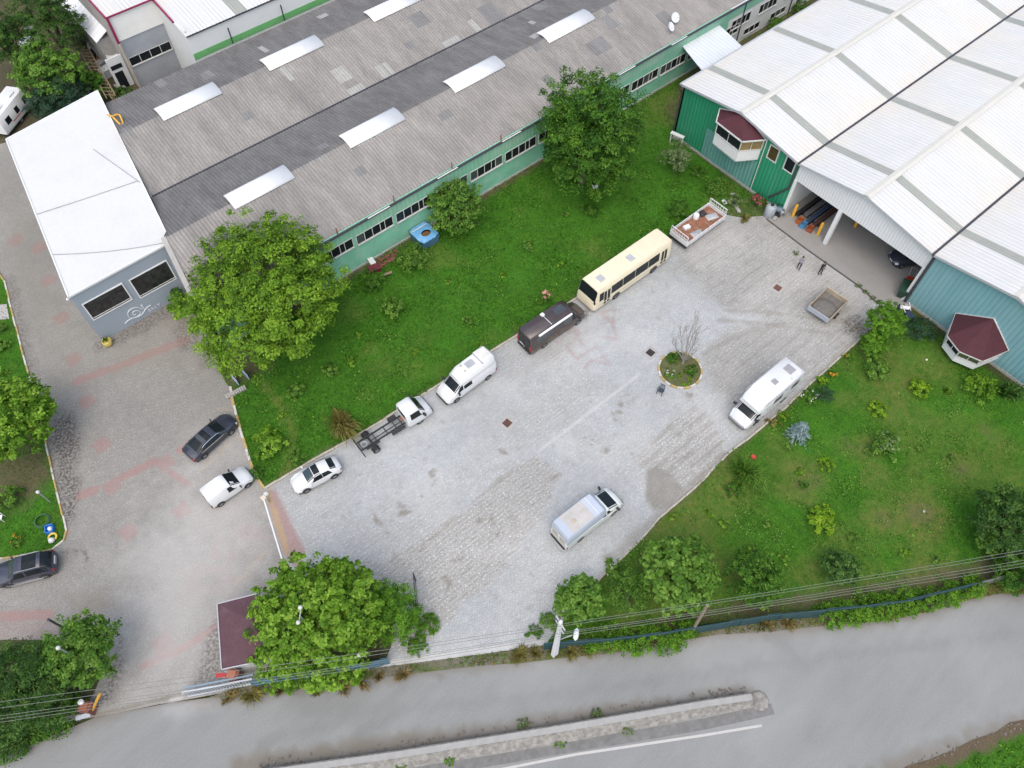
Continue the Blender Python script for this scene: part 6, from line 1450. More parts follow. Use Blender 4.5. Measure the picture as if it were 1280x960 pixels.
g5 = grass(verge, 60, LF['bronze'], .3, 5, lambda x, y: np.clip((fbm(x + 50, y, .4) - .5) * 5, 0, .9)); g5['label'] = 'thin dry grass along the road verge'
g6 = grass(verge, 40, LF['vine'], .28, 6, lambda x, y: np.clip((fbm(x + 9, y + 4, .3) - .46) * 7, 0, 1)); g6['label'] = 'green weeds and grass along the road verge'
def ground_cover(poly, n, m, seed, label, lo, cut):
    rs = np.random.RandomState(seed); a = np.array([[p[0], p[1]] for p in poly]); a[:, 0] = np.clip(a[:, 0], -30, 100); a[:, 1] = np.clip(a[:, 1], -30, 100)
    x = rs.uniform(a[:, 0].min(), a[:, 0].max(), n); y = rs.uniform(a[:, 1].min(), a[:, 1].max(), n)
    k = inpoly(x, y, a) & (fbm(x + lo, y - lo, .8, 3) + rs.normal(0, .05, n) > cut); x, y = x[k], y[k]; n = len(x)
    s = rs.uniform(.1, .24, n); o = leaves_mesh('ground_cover', np.stack([x, y, rs.uniform(.08, .25, n)], 1), rvec(rs, n) * .5 + np.array([0, 0, 1.]), s, np.clip(rs.normal(.5, .25, n), 0, 1), m, None, rs, .6)
    return tag(o, label, 'ground cover', kind='stuff')
ground_cover(lawnA, 60000, LF['mid'], 21, 'broad-leaved weeds spread through the long lawn', 3, .60)
ground_cover(lawnB, 60000, LF['mid'], 22, 'broad-leaved weeds spread through the right lawn', 9, .62)
for i, c in enumerate([(560, 948), (500, 956), (700, 924), (785, 910), (655, 905), (745, 892)]):
    bush('low weed tuft at the foot of the stone retaining wall, %s counted from the left' % ords[[1, 0, 3, 5, 2, 4][i]], c, .55, .3, 'olive' if i > 2 else 'mid', 330, .12, name='weed', cat='weed', group='weeds along the retaining wall', stems=2)
# ================================================================== SMALL THINGS
def simple(name, label, cat, m, mb, loc, rz=0, group=None, smooth=None, bv=0):
    o = mb.build(name, m, None, smooth); o.location = loc; o.rotation_euler = (0, 0, rz); tag(o, label, cat, group)
    if bv: bevel(o, bv)
    return o
# --- round planter island
ic = at(850, 463).xy; ir = 1.98
isl = thing('planter_island', 'round planting island with white kerb ring in the middle of the yard', 'planter', (ic.x, ic.y, 0))
b = MB(); b.lathe([(ir - .1, 0), (ir - .1, .1), (.02, .16)], n=40); b.build('soil', mat_ground('island_soil', (.06, .085, .018), (.14, .1, .04), (.13, .095, .055)) if False else mat('island_soil', (.075, .085, .03), .95, 0, .35, 2, dirt=(.13, .09, .05), dirt_amt=.9, dscale=1.2), isl, 60)
b = MB(); ns = 20
for i in range(ns):
    a0, a1 = 2 * pi * i / ns, 2 * pi * (i + 1) / ns - .025; b.cur = i % 2
    v = [(r_ * cos(a0 + (a1 - a0) * k / 3), r_ * sin(a0 + (a1 - a0) * k / 3), z) for k in range(4) for r_, z in ((ir - .12, 0), (ir - .12, .17), (ir + .05, .17), (ir + .05, 0))]
    b.add(v, [(4 * k + j, 4 * k + (j + 1) % 4, 4 * k + 4 + (j + 1) % 4, 4 * k + 4 + j) for k in range(3) for j in range(4)] + [(0, 1, 2, 3), (12, 13, 14, 15)])
b.build('kerb_ring', [KW, KY], isl)
p = at(853, 455); bt = thing('bare_tree', 'leafless grey tree rising from the round planting island', 'tree', (p.x, p.y, .1))
TB = mat('grey_bark', (.26, .235, .21), .9, 0, .2, 5); rr_ = random.Random(5); b = MB()
def limb(p0, d, L_, r, lv):
    path = [p0]; q = p0.copy(); dd = d.copy()
    for i in range(5):
        dd = (dd + Vector((rr_.uniform(-.12, .12), rr_.uniform(-.12, .12), .12))).normalized(); q = q + dd * L_ / 5; path.append(q.copy())
        if lv < 3 and i >= 1:
            for _ in range(2 if lv < 2 else 1):
                if rr_.random() < .8: limb(q.copy(), (dd + Vector((rr_.uniform(-.8, .8), rr_.uniform(-.8, .8), rr_.uniform(0, .4)))).normalized(), L_ * rr_.uniform(.3, .5), r * .42, lv + 1)
    b.tube(path, [r * (1 - .16 * i) for i in range(6)], 5)
b.tube([(0, 0, 0), (.03, .02, .5)], [.1, .085], 8)
for az_, sp in ((0.3, .55), (1.7, .35), (2.9, .6), (4.2, .55), (5.3, .3), (.9, .2)): limb(Vector((.03, .02, .45)), Vector((cos(az_) * sp, sin(az_) * sp, 1)).normalized(), rr_.uniform(3.2, 4.2), .06, 0)
b.build('branches', TB, bt, 60)
bush('dark clipped bush at the upper rim of the round island', (840, 447), .7, .6, 'dark', 420, .18)
bush('second clipped bush touching the first on the round island', (850, 443), .45, .5, 'mid', 240, .18)
bush('dark flowering bush at the right rim of the round island', (864, 463), .7, .6, 'dark', 420, .18)
t = bush('low green plants with white blooms at the left of the round island', (837, 468), .7, .3, 'mid', 260, .18); crown(t, (0, 0, .25), (.6, .6, .12), LF['white'], 6, 4, .13, name='flowers', rc=.3)
bush('low yellowing plants at the lower rim of the round island', (855, 474), .75, .25, 'yellow', 240, .16, tmax=.4)
# --- drain covers
for c, l, dk in (((813, 441), 'black square drain cover on a pale pad left of the round island', (.03, .025, .025)), ((634, 529), 'rusty square drain cover in the yard below the white camper', (.09, .045, .035)), ((972, 360), 'reddish square drain cover between bus and trailer', (.12, .055, .045))):
    p = at(*c); t = thing('drain_cover', l, 'drain cover', (p.x, p.y, .008), R(8), 'drain covers in the yard')
    b = MB(); b.box(-.62, .62, -.55, .55, 0, .012); b.build('pad', CONC, t)
    b = MB(); b.box(-.33, .33, -.33, .33, .012, .035)
    for k in range(6): b.box(-.3, .3, -.28 + k * .1, -.24 + k * .1, .035, .045)
    b.build('cover', mat('cover_iron', dk, .9, 0, .3, 5), t)
# --- chairs
def chair(label, px, rz, m, z=.01):
    p = at(*px); t = thing('plastic_chair', label, 'chair', (p.x, p.y, z), rz)
    b = MB(); b.box(-.23, .23, -.22, .22, .42, .45); bevel(b.build('seat', m, t), .015)
    b = MB()
    for k in range(5): b.bar((-.23, -.18 + k * .09, .46), (-.34, -.18 + k * .09, .9), .045, .02)
    b.bar((-.34, -.24, .9), (-.34, .24, .9), .05); b.build('backrest', m, t)
    for x in (-.22, .22):
        for y in (-.22, .22):
            b = MB(); b.bar((x * 1.15, y * 1.15, 0), (x, y, .43), .045); b.build('leg', m, t)
    for y in (-.27, .27):
        b = MB(); b.bar((-.28, y, .66), (.22, y, .66), .05, .03); b.bar((.2, y, .42), (.2, y, .66), .04); b.build('armrest', m, t)
chair('dark plastic armchair standing alone on the paving by the round island', (825, 491), R(200), mat('dark_blue_plastic', (.03, .045, .06), .5))
chair('white plastic chair standing under the tall dark tree', (743, 238), R(60), mat('white_plastic', (.68, .7, .7), .4), .06)
chair('white plastic chair at the left picture edge on the garden lawn', (3, 650), R(-30), bpy.data.materials['white_plastic'], .06)
# --- people
SKIN = mat('skin', (.42, .25, .17), .6); HAIR = mat('black_hair', (.015, .012, .01), .7)
def person(label, px, rz, shirt, trousers, arms, sc_=1.0, legs=((-.02, .12), (.02, -.12))):
    p = at(*px); t = thing('person', label, 'person', (p.x, p.y, .015), rz)
    V = []; E_ = []; Rd = []
    def jt(pos, r, par=None):
        V.append(pos); Rd.append(r)
        if par is not None: E_.append((par, len(V) - 1))
        return len(V) - 1
    pel = jt((0, 0, .95), .14); wa = jt((0, 0, 1.12), .125, pel); ch = jt((.01, 0, 1.32), .15, wa); ne = jt((.01, 0, 1.5), .06, ch); hd = jt((.03, 0, 1.6), .085, ne); tp = jt((.035, 0, 1.7), .085, hd)
    jt((.13, 0, 1.61), .022, hd)
    for sd, (fx, _) in zip((1, -1), legs):
        hp = jt((0, sd * .1, .88), .1, pel); kn = jt((fx * .6 + .03, sd * .115, .5), .07, hp); an = jt((fx - .02, sd * .12, .1), .047, kn); jt((fx + .16, sd * .13, .045), .038, an)
    for sd, (el, ha) in zip((1, -1), arms):
        sh = jt((0, sd * .19, 1.42), .06, ch); e = jt(el, .045, sh); h = jt(ha, .034, e)
        hv = (Vector(ha) - Vector(el)).normalized(); q = Vector(ha)
        for k, (o1, L_) in enumerate(((-.03, .09), (-.01, .1), (.012, .1), (.03, .085))):
            f1 = jt(tuple(q + hv * .05 + Vector((0, o1, 0))), .014, h); jt(tuple(q + hv * (.05 + L_) + Vector((0, o1 * 1.2, -.02))), .009, f1)
        jt(tuple(q + hv * .04 + Vector((.05, 0, .02))), .012, h)
    me = bpy.data.meshes.new('body'); me.from_pydata(V, E_, []); o = link('body', me, t, [shirt, trousers, SKIN, BLACK])
    sk = o.modifiers.new('skin', 'SKIN'); sb = o.modifiers.new('sub', 'SUBSURF'); sb.levels = sb.render_levels = 2
    for i, r in enumerate(Rd): me.skin_vertices[0].data[i].radius = (r, r)
    me.skin_vertices[0].data[0].use_root = True
    bpy.context.view_layer.update()
    m2 = bpy.data.meshes.new_from_object(o.evaluated_get(bpy.context.evaluated_depsgraph_get())); o.modifiers.clear(); o.data = m2
    if len(m2.materials) < 4:
        m2.materials.clear(); [m2.materials.append(x) for x in (shirt, trousers, SKIN, BLACK)]
    for f in m2.polygons:
        c = f.center
        arm_low = min((c - Vector(a[1])).length for a in arms) < .055
        f.material_index = 3 if c.z < .1 else 1 if (c.z < .93 and abs(c.y) < .23 and not arm_low) else 2 if (c.z > 1.5 or arm_low) else 0
        f.use_smooth = True
    b = MB(); b.lathe([(.09, 1.62), (.105, 1.68), (.1, 1.74), (.06, 1.785), (.01, 1.79)], (.015, 0, 0), 14); b.build('hair', HAIR, t, 60)
    t.scale = (sc_,) * 3; return t
person('person in a grey patterned shirt and dark jeans standing with folded arms', (997.5, 336), R(205), mat('grey_shirt', (.22, .22, .25), .9, 0, .5, 22), mat('dark_jeans', (.025, .028, .05), .9), (((.08, .25, 1.15), (.2, .02, 1.2)), ((.08, -.25, 1.15), (.2, -.02, 1.14))), 1.03, ((.1, 0), (-.1, 0)))
person('person in black top and dark trousers standing beside the drain line', (1024, 342.5), R(250), mat('black_top', (.018, .019, .02), .9), mat('olive_dark_trousers', (.035, .037, .035), .9), (((-.02, .27, 1.15), (.1, .22, .95)), ((.06, -.25, 1.14), (.2, -.1, 1.1))), 1.03, ((.06, 0), (-.04, 0)))
# --- lamp pole, wooden pole, wires
p = at(693, 818); lp = thing('street_lamp', 'pale concrete pole with angled arm and white lamp head by the road', 'street lamp', (p.x, p.y, 0))
PW = mat('pale_concrete_pole', (.58, .59, .6), .8, 0, .08, 2); HP = 8.9
b = MB(); b.add([(sx * .24, sy * .17, 0) for sx, sy in ((-1, -1), (1, -1), (1, 1), (-1, 1))] + [(sx * .12 , sy * .1, HP) for sx, sy in ((-1, -1), (1, -1), (1, 1), (-1, 1))], [(0, 1, 2, 3), (4, 5, 6, 7), (0, 1, 5, 4), (1, 2, 6, 5), (2, 3, 7, 6), (3, 0, 4, 7)]); bevel(b.build('pole', PW, lp), .03)
b = MB(); b.tube([(0, 0, 3.9), (.25, -.3, 5.0), (.75, -.62, 5.5)], .04, 8); b.build('arm', GALV, lp)
b = MB(); b.lathe([(.03, -.42), (.16, -.3), (.2, 0), (.17, .28), (.05, .42)], n=14, axis='y'); o = b.build('lamp_head', WHITEP, lp, 50); o.location = (.98, -.75, 5.55); o.rotation_euler = (R(5), 0, R(-52))
b = MB(); b.bar((-.1, -.55, 8.55), (.1, .55, 8.55), .1); b.bar((-.1, -.5, 7.6), (.1, .5, 7.6), .08)
b.build('crossarm', GALV, lp)
p = at(863, 792); q = at(884, 757, 5.7); wp = thing('utility_pole', 'brown wooden pole leaning beside the teal mesh fence', 'utility pole', (p.x, p.y, 0))
d = Vector((q.x - p.x, q.y - p.y, 5.7)); b = MB(); b.tube([(0, 0, -.2), tuple(d * .5), tuple(d)], [.13, .12, .1], 10); b.build('pole', WOODY, wp)
b = MB(); b.lathe([(.05, 0), (.07, .05), (.03, .14)], tuple(d + Vector((.12, 0, -.3))), 10); b.build('insulator', WHITEP, wp)
CB = mat('pale_wire', (.16, .175, .15), .7)
ends = [((-30, 881), (707, 779), (1340, 677), 8.5, 'upper power wire, farther of the top pair on the pale pole'), ((-30, 889), (706, 782), (1340, 681), 8.45, 'upper power wire, nearer of the top pair on the pale pole'), ((-30, 899), (706, 790), (1340, 690), 7.6, 'lower power wire, farthest of the three'), ((-30, 903), (705, 792), (1340, 694), 7.55, 'lower power wire, middle of the three'), ((-30, 907), (704, 795), (1340, 698), 7.5, 'lower power wire, nearest of the three')]
for a, m_, c, z, l in ends:
    A, Mi, C = at(*a, z), at(*m_, z), at(*c, z); pa = []
    for s_, e_ in ((A, Mi), (Mi, C)):
        for i in range(15):
            t_ = i / 14; pa.append(s_.lerp(e_, t_) - Vector((0, 0, .45 * 4 * t_ * (1 - t_))))
    b = MB(); b.tube(pa, .014, 5); simple('power_wire', l, 'power wire', CB, b, (0, 0, 0), 0, 'wires along the road')
# --- mesh fences
NET = mat('teal_mesh_net', (.014, .05, .058), .7, 0, .25, 2, dirt=(.05, .08, .06), dirt_amt=.6); POST = mat('green_post', (.04, .1, .08), .6)
def fence(label, path, h, m, thick=.05):
    P = [at(x, y, h).xy for x, y in path]; t = thing('mesh_fence', label, 'fence', (P[0].x, P[0].y, 0)); o0 = Vector((P[0].x, P[0].y))
    b = MB()
    for a, c in zip(P, P[1:]):
        a, c = a - o0, c - o0; k = 6
        for i in range(k):
            q0, q1 = a.lerp(c, i / k), a.lerp(c, (i + 1) / k); nn = Vector((-(c - a).y, (c - a).x)).normalized(); o1 = o2 = 0
            b.add([(*(q0 + nn * o1), .05), (*(q1 + nn * o2), .05), (*(q1 + nn * .08), h), (*(q0 + nn * .08), h)], [(0, 1, 2, 3)])
    o = b.build('net', m, t); so_ = o.modifiers.new('t', 'SOLIDIFY'); so_.thickness = thick
    for a, c in zip(P, P[1:]):
        k = max(1, int((c - a).length / 2.5))
        for i in range(k):
            q0 = a.lerp(c, i / k) - o0; b = MB(); b.tube([(q0.x, q0.y, 0), (q0.x, q0.y, h + .08)], .035, 8); b.build('post', POST, t)
    b = MB(); b.tube([(*(q - o0), h + .02) for q in P], .045, 6); b.build('top_rail', m, t)
    return t
fence('long teal mesh fence between the right lawn and the road', [(680, 805), (765, 799), (820, 793), (868, 785), (960, 770), (1072, 759), (1136, 751), (1222, 729)], 1.6, NET)
fence('thin bare wire fence at the right end of the teal mesh', [(1228, 728), (1262, 719), (1320, 705)], 1.4, mat('grey_wire_mesh', (.12, .13, .12), .7), .02)
fence('short blue mesh fence under the big fig tree by the road', [(312, 853), (370, 845), (430, 835), (484, 824)], 1.5, mat('blue_mesh_net', (.05, .13, .19), .6, 0, .2, 2))
# --- sliding gate, barrier, pillars
a, c = at(231, 868, .8).xy, at(318, 851, .8).xy; t = thing('sliding_gate', 'grey steel sliding gate drawn open in front of the guardhouse', 'gate', (a.x, a.y, 0)); c = c - a
GG = mat('light_grey_gate', (.42, .46, .5), .5, .1, .1); b = MB()
for z in (.15, 1.4): b.bar((0, 0, z), (c.x, c.y, z), .12, .08)
b.build('frame', GG, t); b = MB()
for i in range(25): q = c * i / 24; b.bar((q.x, q.y, .15), (q.x, q.y, 1.4), .05)
b.build('bars', GG, t)
nn = Vector((-c.y, c.x)).normalized() * .35; b = MB(); b.bar((nn.x, nn.y, 1.1), (c.x + nn.x, c.y + nn.y, 1.1), .14, .1); b.bar((nn.x, nn.y, .05), (c.x + nn.x, c.y + nn.y, .05), .1, .06); b.build('guide_rail', mat('blue_grey_rail', (.2, .27, .33), .5, .2), t)
a, c = at(329, 622, 1.0), at(352, 698, 1.0); t = thing('boom_barrier', 'lowered white boom barrier between driveway and yard', 'barrier', (a.x, a.y, 0)); d = c - a
b = MB(); b.bar((0, 0, .95), (d.x, d.y, .95), .11, .09); b.build('boom', WHITEP, t); b = MB(); b.box(-.2, .2, -.2, .2, 0, 1.05); bevel(b.build('post', mat('cream_barrier_post', (.55, .5, .4), .5), t), .04)
b = MB(); b.tube([(d.x, d.y, 0), (d.x, d.y, .92)], .05); b.build('rest_post', GALV, t)
BRICK = mat('red_brick', (.18, .07, .05), .9, 0, .3, 5, bump=.4)
for l, px, s_ in (('squat red brick gate pillar with white cap by the guardhouse', (292, 844), 1), ('red brick gate pillar half buried in the hedge at left', (108, 884), 0)):
    p = at(*px, .8); t = thing('gate_pillar', l, 'gate pillar', (p.x, p.y, 0), R(-48))
    b = MB(); b.box(-.42, .42, -.38, .38, 0, 1.1); b.build('shaft', BRICK, t); b = MB(); b.box(-.3 - s_ * .1, .25, -.28, .28, 1.1, 1.2); bevel(b.build('cap', mat('terracotta_cap', (.32, .12, .07), .8, 0, .2) if s_ else mat('terracotta_cap_dark', (.26, .085, .05), .8, 0, .2), t), .03)
p = at(276, 844, 1.2); b = MB(); b.box(-.35, .35, -.16, .16, 0, .05); b.box(-.05, .05, -.05, .05, -1.2, 0); simple('sign', 'small red sign board at the gate pillar by the guardhouse', 'sign', mat('red_sign', (.36, .025, .03), .6), b, (p.x, p.y, 1.2), R(-40))
p = at(284, 843, 1.0); b = MB(); b.box(-.3, .3, -.25, .25, 0, 1.0); simple('meter_box', 'pale grey meter box between the red sign and the brick pillar', 'meter box', GALV, b, (p.x, p.y, 0), R(-45), None, None, .03)
a, c = at(114, 891, .3), at(125, 867, 2.0); b = MB(); b.bar((0, 0, .3), (c.x - a.x, c.y - a.y, 2.0), .13); b.bar((0, 0, 0), (0, 0, .3), .13); simple('gate_post', 'leaning yellow gate post beside the left hedge', 'gate post', YELLOW, b, (a.x, a.y, 0))
a, c = at(95, 898, .6), at(113, 893, .6); b = MB(); b.bar((0, 0, 0), (c.x - a.x, c.y - a.y, 0), .3, .1); b.bar((0, 0, -.6), (0, 0, 0), .08); simple('gate_rail', 'short blue-white gate rail end below the left brick pillar', 'gate rail', GG, b, (a.x, a.y, .6))
p = at(102, 878, 1.3); b = MB(); b.lathe([(.05, 0), (.2, .08), (.2, .25), (.05, .32)], n=12); b.box(-.04, .04, -.04, .04, -1.3, 0); simple('gate_lamp', 'white lamp on the left gate pillar in the hedge', 'lamp', WHITEP, b, (p.x, p.y, 1.23), 0, None, 50)
# garden lamps
GLOBE = mat('opal_globe', (.48, .48, .46), .5)
def globe_lamp(label, px, z, n, az):
    p = at(*px, z); t = thing('garden_lamp', label, 'lamp', (p.x, p.y, 0)); b = MB(); b.tube([(0, 0, 0), (0, 0, z + .3)], .05, 8)
    if n == 2: b.bar((-.5 * cos(az), -.5 * sin(az), z + .25), (.5 * cos(az), .5 * sin(az), z + .25), .05)
    b.build('pole', GALV, t)
    for k in range(n):
        s_ = (1 if k else -1) * (.5 if n == 2 else 0); b = MB(); b.lathe([(.04, -.2), (.12, -.1), (.16, .02), (.12, .12), (.03, .17)], (s_ * cos(az), s_ * sin(az), z + .45), 16); b.build('globe', GLOBE, t, 60)
globe_lamp('two-globe white garden lamp rising through the big fig tree', (376, 771), 6.9, 2, R(50))
globe_lamp('single white globe lamp at the lower edge of the fig tree', (450, 821), 3.9, 1, 0)
globe_lamp('white lamp post standing on the left garden lawn', (51, 618), 1.6, 1, 0)
globe_lamp('white globe lamp poking out of the glossy tree at the left gate', (77, 812), 6.2, 1, 0)
p = at(80, 785); q = at(82, 762, 2.4); b = MB(); b.tube([(0, 0, 0), (0, 0, 2.3)], .09, 8); b.lathe([(.05, 2.3), (.12, 2.35), (.05, 2.45)], n=10); simple('bollard', 'thin dark post behind the glossy tree on the driveway', 'post', mat('dark_post', (.07, .07, .07), .7), b, (p.x, p.y, 0))
p = at(523, 765); b = MB(); b.bar((0, 0, 0), (0, 0, 1.9), .08); d = at(522.5, 728, 1.9) - at(526, 768, 1.9); b.bar((0, 0, 1.85), (d.x, d.y, 1.85), .07); b.bar((0, 0, .3), (d.x, d.y, .3), .05); b.bar((d.x, d.y, 0), (d.x, d.y, 1.9), .08); simple('metal_frame', 'narrow dark metal frame beside the willow bush', 'metal frame', BLACK, b, (p.x, p.y, 0))
# --- bollards, hall contents
for px, l in (((990, 271), 'yellow steel bollard at the hall door jamb'), ((1017, 297), 'yellow steel bollard beside the white hall column'), ((1047, 300), 'yellow steel bollard deep in shade behind the white column')):
    p = at(*px); b = MB(); b.lathe([(.16, 0), (.16, 1.55), (.13, 1.66), (.04, 1.7)], n=16); simple('bollard', l, 'bollard', YELLOW, b, (max(p.x, 59.7) if px[0] < 1040 else 63.5, p.y, .016), 0, 'yellow bollards in the hall', 50)
for i, (x, y, L_, m_, l) in enumerate([(62.6, 25.4, 5.5, BLACK, 'long dark steel beam on the hall floor nearest the jamb'), (62.9, 24.7, 5.0, mat('grey_beam', (.1, .1, .11), .7), 'long grey steel beam on the hall floor'), (62.6, 24.0, 5.6, mat('blue_beam', (.03, .05, .09), .6), 'long blue steel beam on the hall floor'), (62.4, 23.3, 5.0, mat('dark_red_beam', (.06, .03, .025), .7), 'long dark red steel beam on the hall floor')]):
    b = MB(); b.box(-L_ / 2, L_ / 2, -.2, .2, .3, .5); b.box(-L_ / 2, L_ / 2, -.2, -.16, .2, .6); b.box(-L_ / 2, L_ / 2, .16, .2, .2, .6)
    for k in (-1, 1): b.box(k * L_ * .35 - .1, k * L_ * .35 + .1, -.28, .28, 0, .2)
    simple('steel_beam', l, 'steel beam', m_, b, (x, y, .017))
for px, l, m_ in (((999, 278), 'orange metal crate at the beam ends in the hall', mat('orange_crate', (.35, .09, .02), .6)), ((1003, 283), 'blue metal crate at the beam ends in the hall', mat('blue_crate', (.06, .2, .35), .6)), ((1012, 288), 'rust red crate beside the second yellow bollard', mat('rust_crate', (.25, .07, .03), .8))):
    p = at(*px); b = MB(); b.box(-.38, .38, -.3, .3, 0, .05)
    for q in ((-.38, -.34, -.3, .3), (.34, .38, -.3, .3), (-.38, .38, -.3, -.26), (-.38, .38, .26, .3)): b.box(*q, .05, .45)
    simple('crate', l, 'crate', m_, b, (p.x, p.y, .017), R(10))
p = at(1120, 373, .6); t = thing('dumpster', 'dark green waste container at the teal facade corner of the hall', 'dumpster', (max(59.8, p.x), p.y, .02), R(20)); GD = mat('dark_green_paint', (.015, .05, .03), .6, 0, .2)
b = MB(); b.add([(-.7, -.5, .15), (.7, -.5, .15), (.7, .5, .15), (-.7, .5, .15), (-.85, -.6, 1.15), (.85, -.6, 1.15), (.85, .6, 1.15), (-.85, .6, 1.15)], [(0, 1, 2, 3), (0, 1, 5, 4), (1, 2, 6, 5), (2, 3, 7, 6), (3, 0, 4, 7)]); b.build('bin', GD, t); b = MB(); b.box(-.88, .88, -.62, .62, 1.15, 1.22); bevel(b.build('lid', GD, t), .03)
b = MB(); [b.lathe([(.1, -.04), (.1, .04)], (x, y, .1), 10, 'y') for x in (-.6, .6) for y in (-.4, .4)]; b.build('castor', BLACK, t)
p = at(1133, 357, .6); t = thing('hand_cart', 'red hand cart with grey handle by the dark green container', 'cart', (p.x + .6, p.y, .02), R(25)); b = MB(); b.box(-.7, .7, -.4, .4, .35, .7); bevel(b.build('tray', mat('red_cart_paint', (.35, .03, .025), .5), t), .03); b = MB(); b.bar((.7, -.3, .6), (1.5, -.3, 1.1), .05); b.bar((.7, .3, .6), (1.5, .3, 1.1), .05); b.bar((1.5, -.3, 1.1), (1.5, .3, 1.1), .05); b.build('handle', GALV, t)
for y in (-.42, .42): wheel(t, 0, y, .2, .08, STEELRIM)
# tanks at the hall corner
p = at(963, 263, .7); t = thing('water_tank', 'grey upright plastic tank at the green facade corner', 'tank', (p.x, p.y, 0)); GT = mat('grey_plastic_tank', (.28, .31, .33), .5, 0, .1)
b = MB(); b.lathe([(.5, 0), (.55, .1), (.55, 1.2), (.4, 1.4), (.15, 1.45), (.15, 1.52)], n=22); b.build('tank', GT, t, 45); b = MB(); b.lathe([(.2, 1.5), (.2, 1.57)], n=16); b.build('lid', BLACK, t)
p = at(973, 262, .5); t = thing('pump_unit', 'dark pump unit with blue motor beside the grey tank', 'pump', (p.x, p.y, 0), R(30)); b = MB(); b.box(-.6, .6, -.35, .35, 0, .25); b.build('base', BLACK, t); b = MB(); b.lathe([(.28, -.4), (.3, -.3), (.3, .35), (.2, .42)], (.0, 0, .55), 16, 'y'); b.build('motor', mat('blue_grey_motor', (.1, .15, .2), .5), t, 45); b = MB(); b.tube([(.3, .3, .5), (.5, .1, .9), (.2, -.3, 1.0)], .06); b.build('hose', BLACK, t)
p = at(980, 263, .5); t = thing('cable_reel', 'white cable reel leaning near the hall door jamb', 'reel', (p.x - .3, p.y, 0), R(60)); b = MB(); b.lathe([(.4, -.2), (.42, -.16), (.15, -.14), (.15, .14), (.42, .16), (.4, .2)], (0, 0, .42), 20, 'y'); b.build('reel', GALV, t, 40)
p = at(849, 168, .3); b = MB(); b.box(-.5, .5, -.4, .4, 0, .35); simple('concrete_block', 'pale concrete block at the foot of the corner drainpipe', 'block', CONC, b, (p.x - .3, p.y, .03), R(20), None, None, .04)
p = at(858, 169, 1.3); b = MB(); b.box(-.8, .8, -.22, .22, 0, .1); b.box(-.75, -.65, -.1, .1, -1.2, 0); b.box(.65, .75, -.1, .1, -1.2, 0); simple('bench', 'white slab bench beside the corner drainpipe', 'bench', WHITEP, b, (58.4, 41.2, 1.2), R(-75))
for px, l, s_ in (((905, 254), 'white stone on the grass near the truck bed', .28), ((915, 244), 'pale flat stone by the olive bush', .22), ((921, 262), 'long pale plank lying by the lawn corner', .5), ((968, 274), 'broken white block at the paving corner', .25)):
    p = at(*px); b = MB(); rr2 = random.Random(int(px[0])); b.add([(x * s_ * rr2.uniform(.8, 1.2), y * s_ * (.35 if s_ == .5 else .8) * rr2.uniform(.8, 1.2), z) for z in (0, .16) for x, y in ((-1, -1), (1, -1), (1.1, .6), (-.7, 1))], [(0, 1, 2, 3), (4, 5, 6, 7), (0, 1, 5, 4), (1, 2, 6, 5), (2, 3, 7, 6), (3, 0, 4, 7)]); simple('plank' if s_ == .5 else 'stone', l, 'plank' if s_ == .5 else 'stone', CONC if s_ != .28 else WHITEP, b, (p.x, p.y, .06), rr2.uniform(0, 3), None, None, .03)
# scrap by the willow
p = at(1131, 384, .8); t = thing('water_boiler', 'white cylinder boiler with dark fittings behind the willow', 'boiler', (57.9, p.y, 0), R(40)); b = MB(); b.lathe([(.08, -.45), (.2, -.4), (.2, .4), (.08, .45)], (0, 0, .7), 16, 'y'); b.build('cylinder', WHITEP, t, 45); b = MB(); b.box(-.35, .35, -.5, -.4, 0, .7); b.box(-.35, .35, .4, .5, 0, .7); b.build('stand', BLACK, t)
p = at(1140, 393, .4); t = thing('garden_machine', 'dark blue garden machine with white handles by the juniper', 'machine', (57.6, p.y, 0), R(70)); b = MB(); b.box(-.5, .5, -.3, .3, .2, .7); bevel(b.build('housing', mat('navy_housing', (.02, .03, .06), .5), t), .06); b = MB(); b.bar((.4, -.3, .7), (1.1, -.4, 1.1), .05); b.bar((.4, .3, .7), (1.1, .4, 1.1), .05); b.build('handles', WHITEP, t)
for y in (-.35, .35): wheel(t, -.1, y, .22, .1, STEELRIM)
# --- lawn finds
p = at(941, 573); b = MB(); b.lathe([(.05, .06), (.14, .06), (.22, .15), (.24, .18), (.2, .13), (.12, .03), (.05, .02)], n=18); simple('bowl', 'red plastic bowl lying on the grass near the fountain grass', 'bowl', mat('red_plastic', (.4, .04, .03), .5), b, (p.x, p.y, .1), 0, None, 50)
p = at(1157, 451); b = MB(); b.lathe([(.02, 0), (.08, .02), (.11, .1), (.08, .18), (.02, .2)], n=14); simple('ball', 'small pale ball on the grass left of the bay window', 'ball', mat('cream_ball', (.6, .56, .45), .5), b, (p.x, p.y, .08), 0, None, 60)
p = at(1154, 640); b = MB(); b.box(-.1, .1, -.08, .08, 0, .1); simple('stone', 'small pale stone in the dry patch of the right lawn', 'stone', CONC, b, (p.x, p.y, .08), .4)
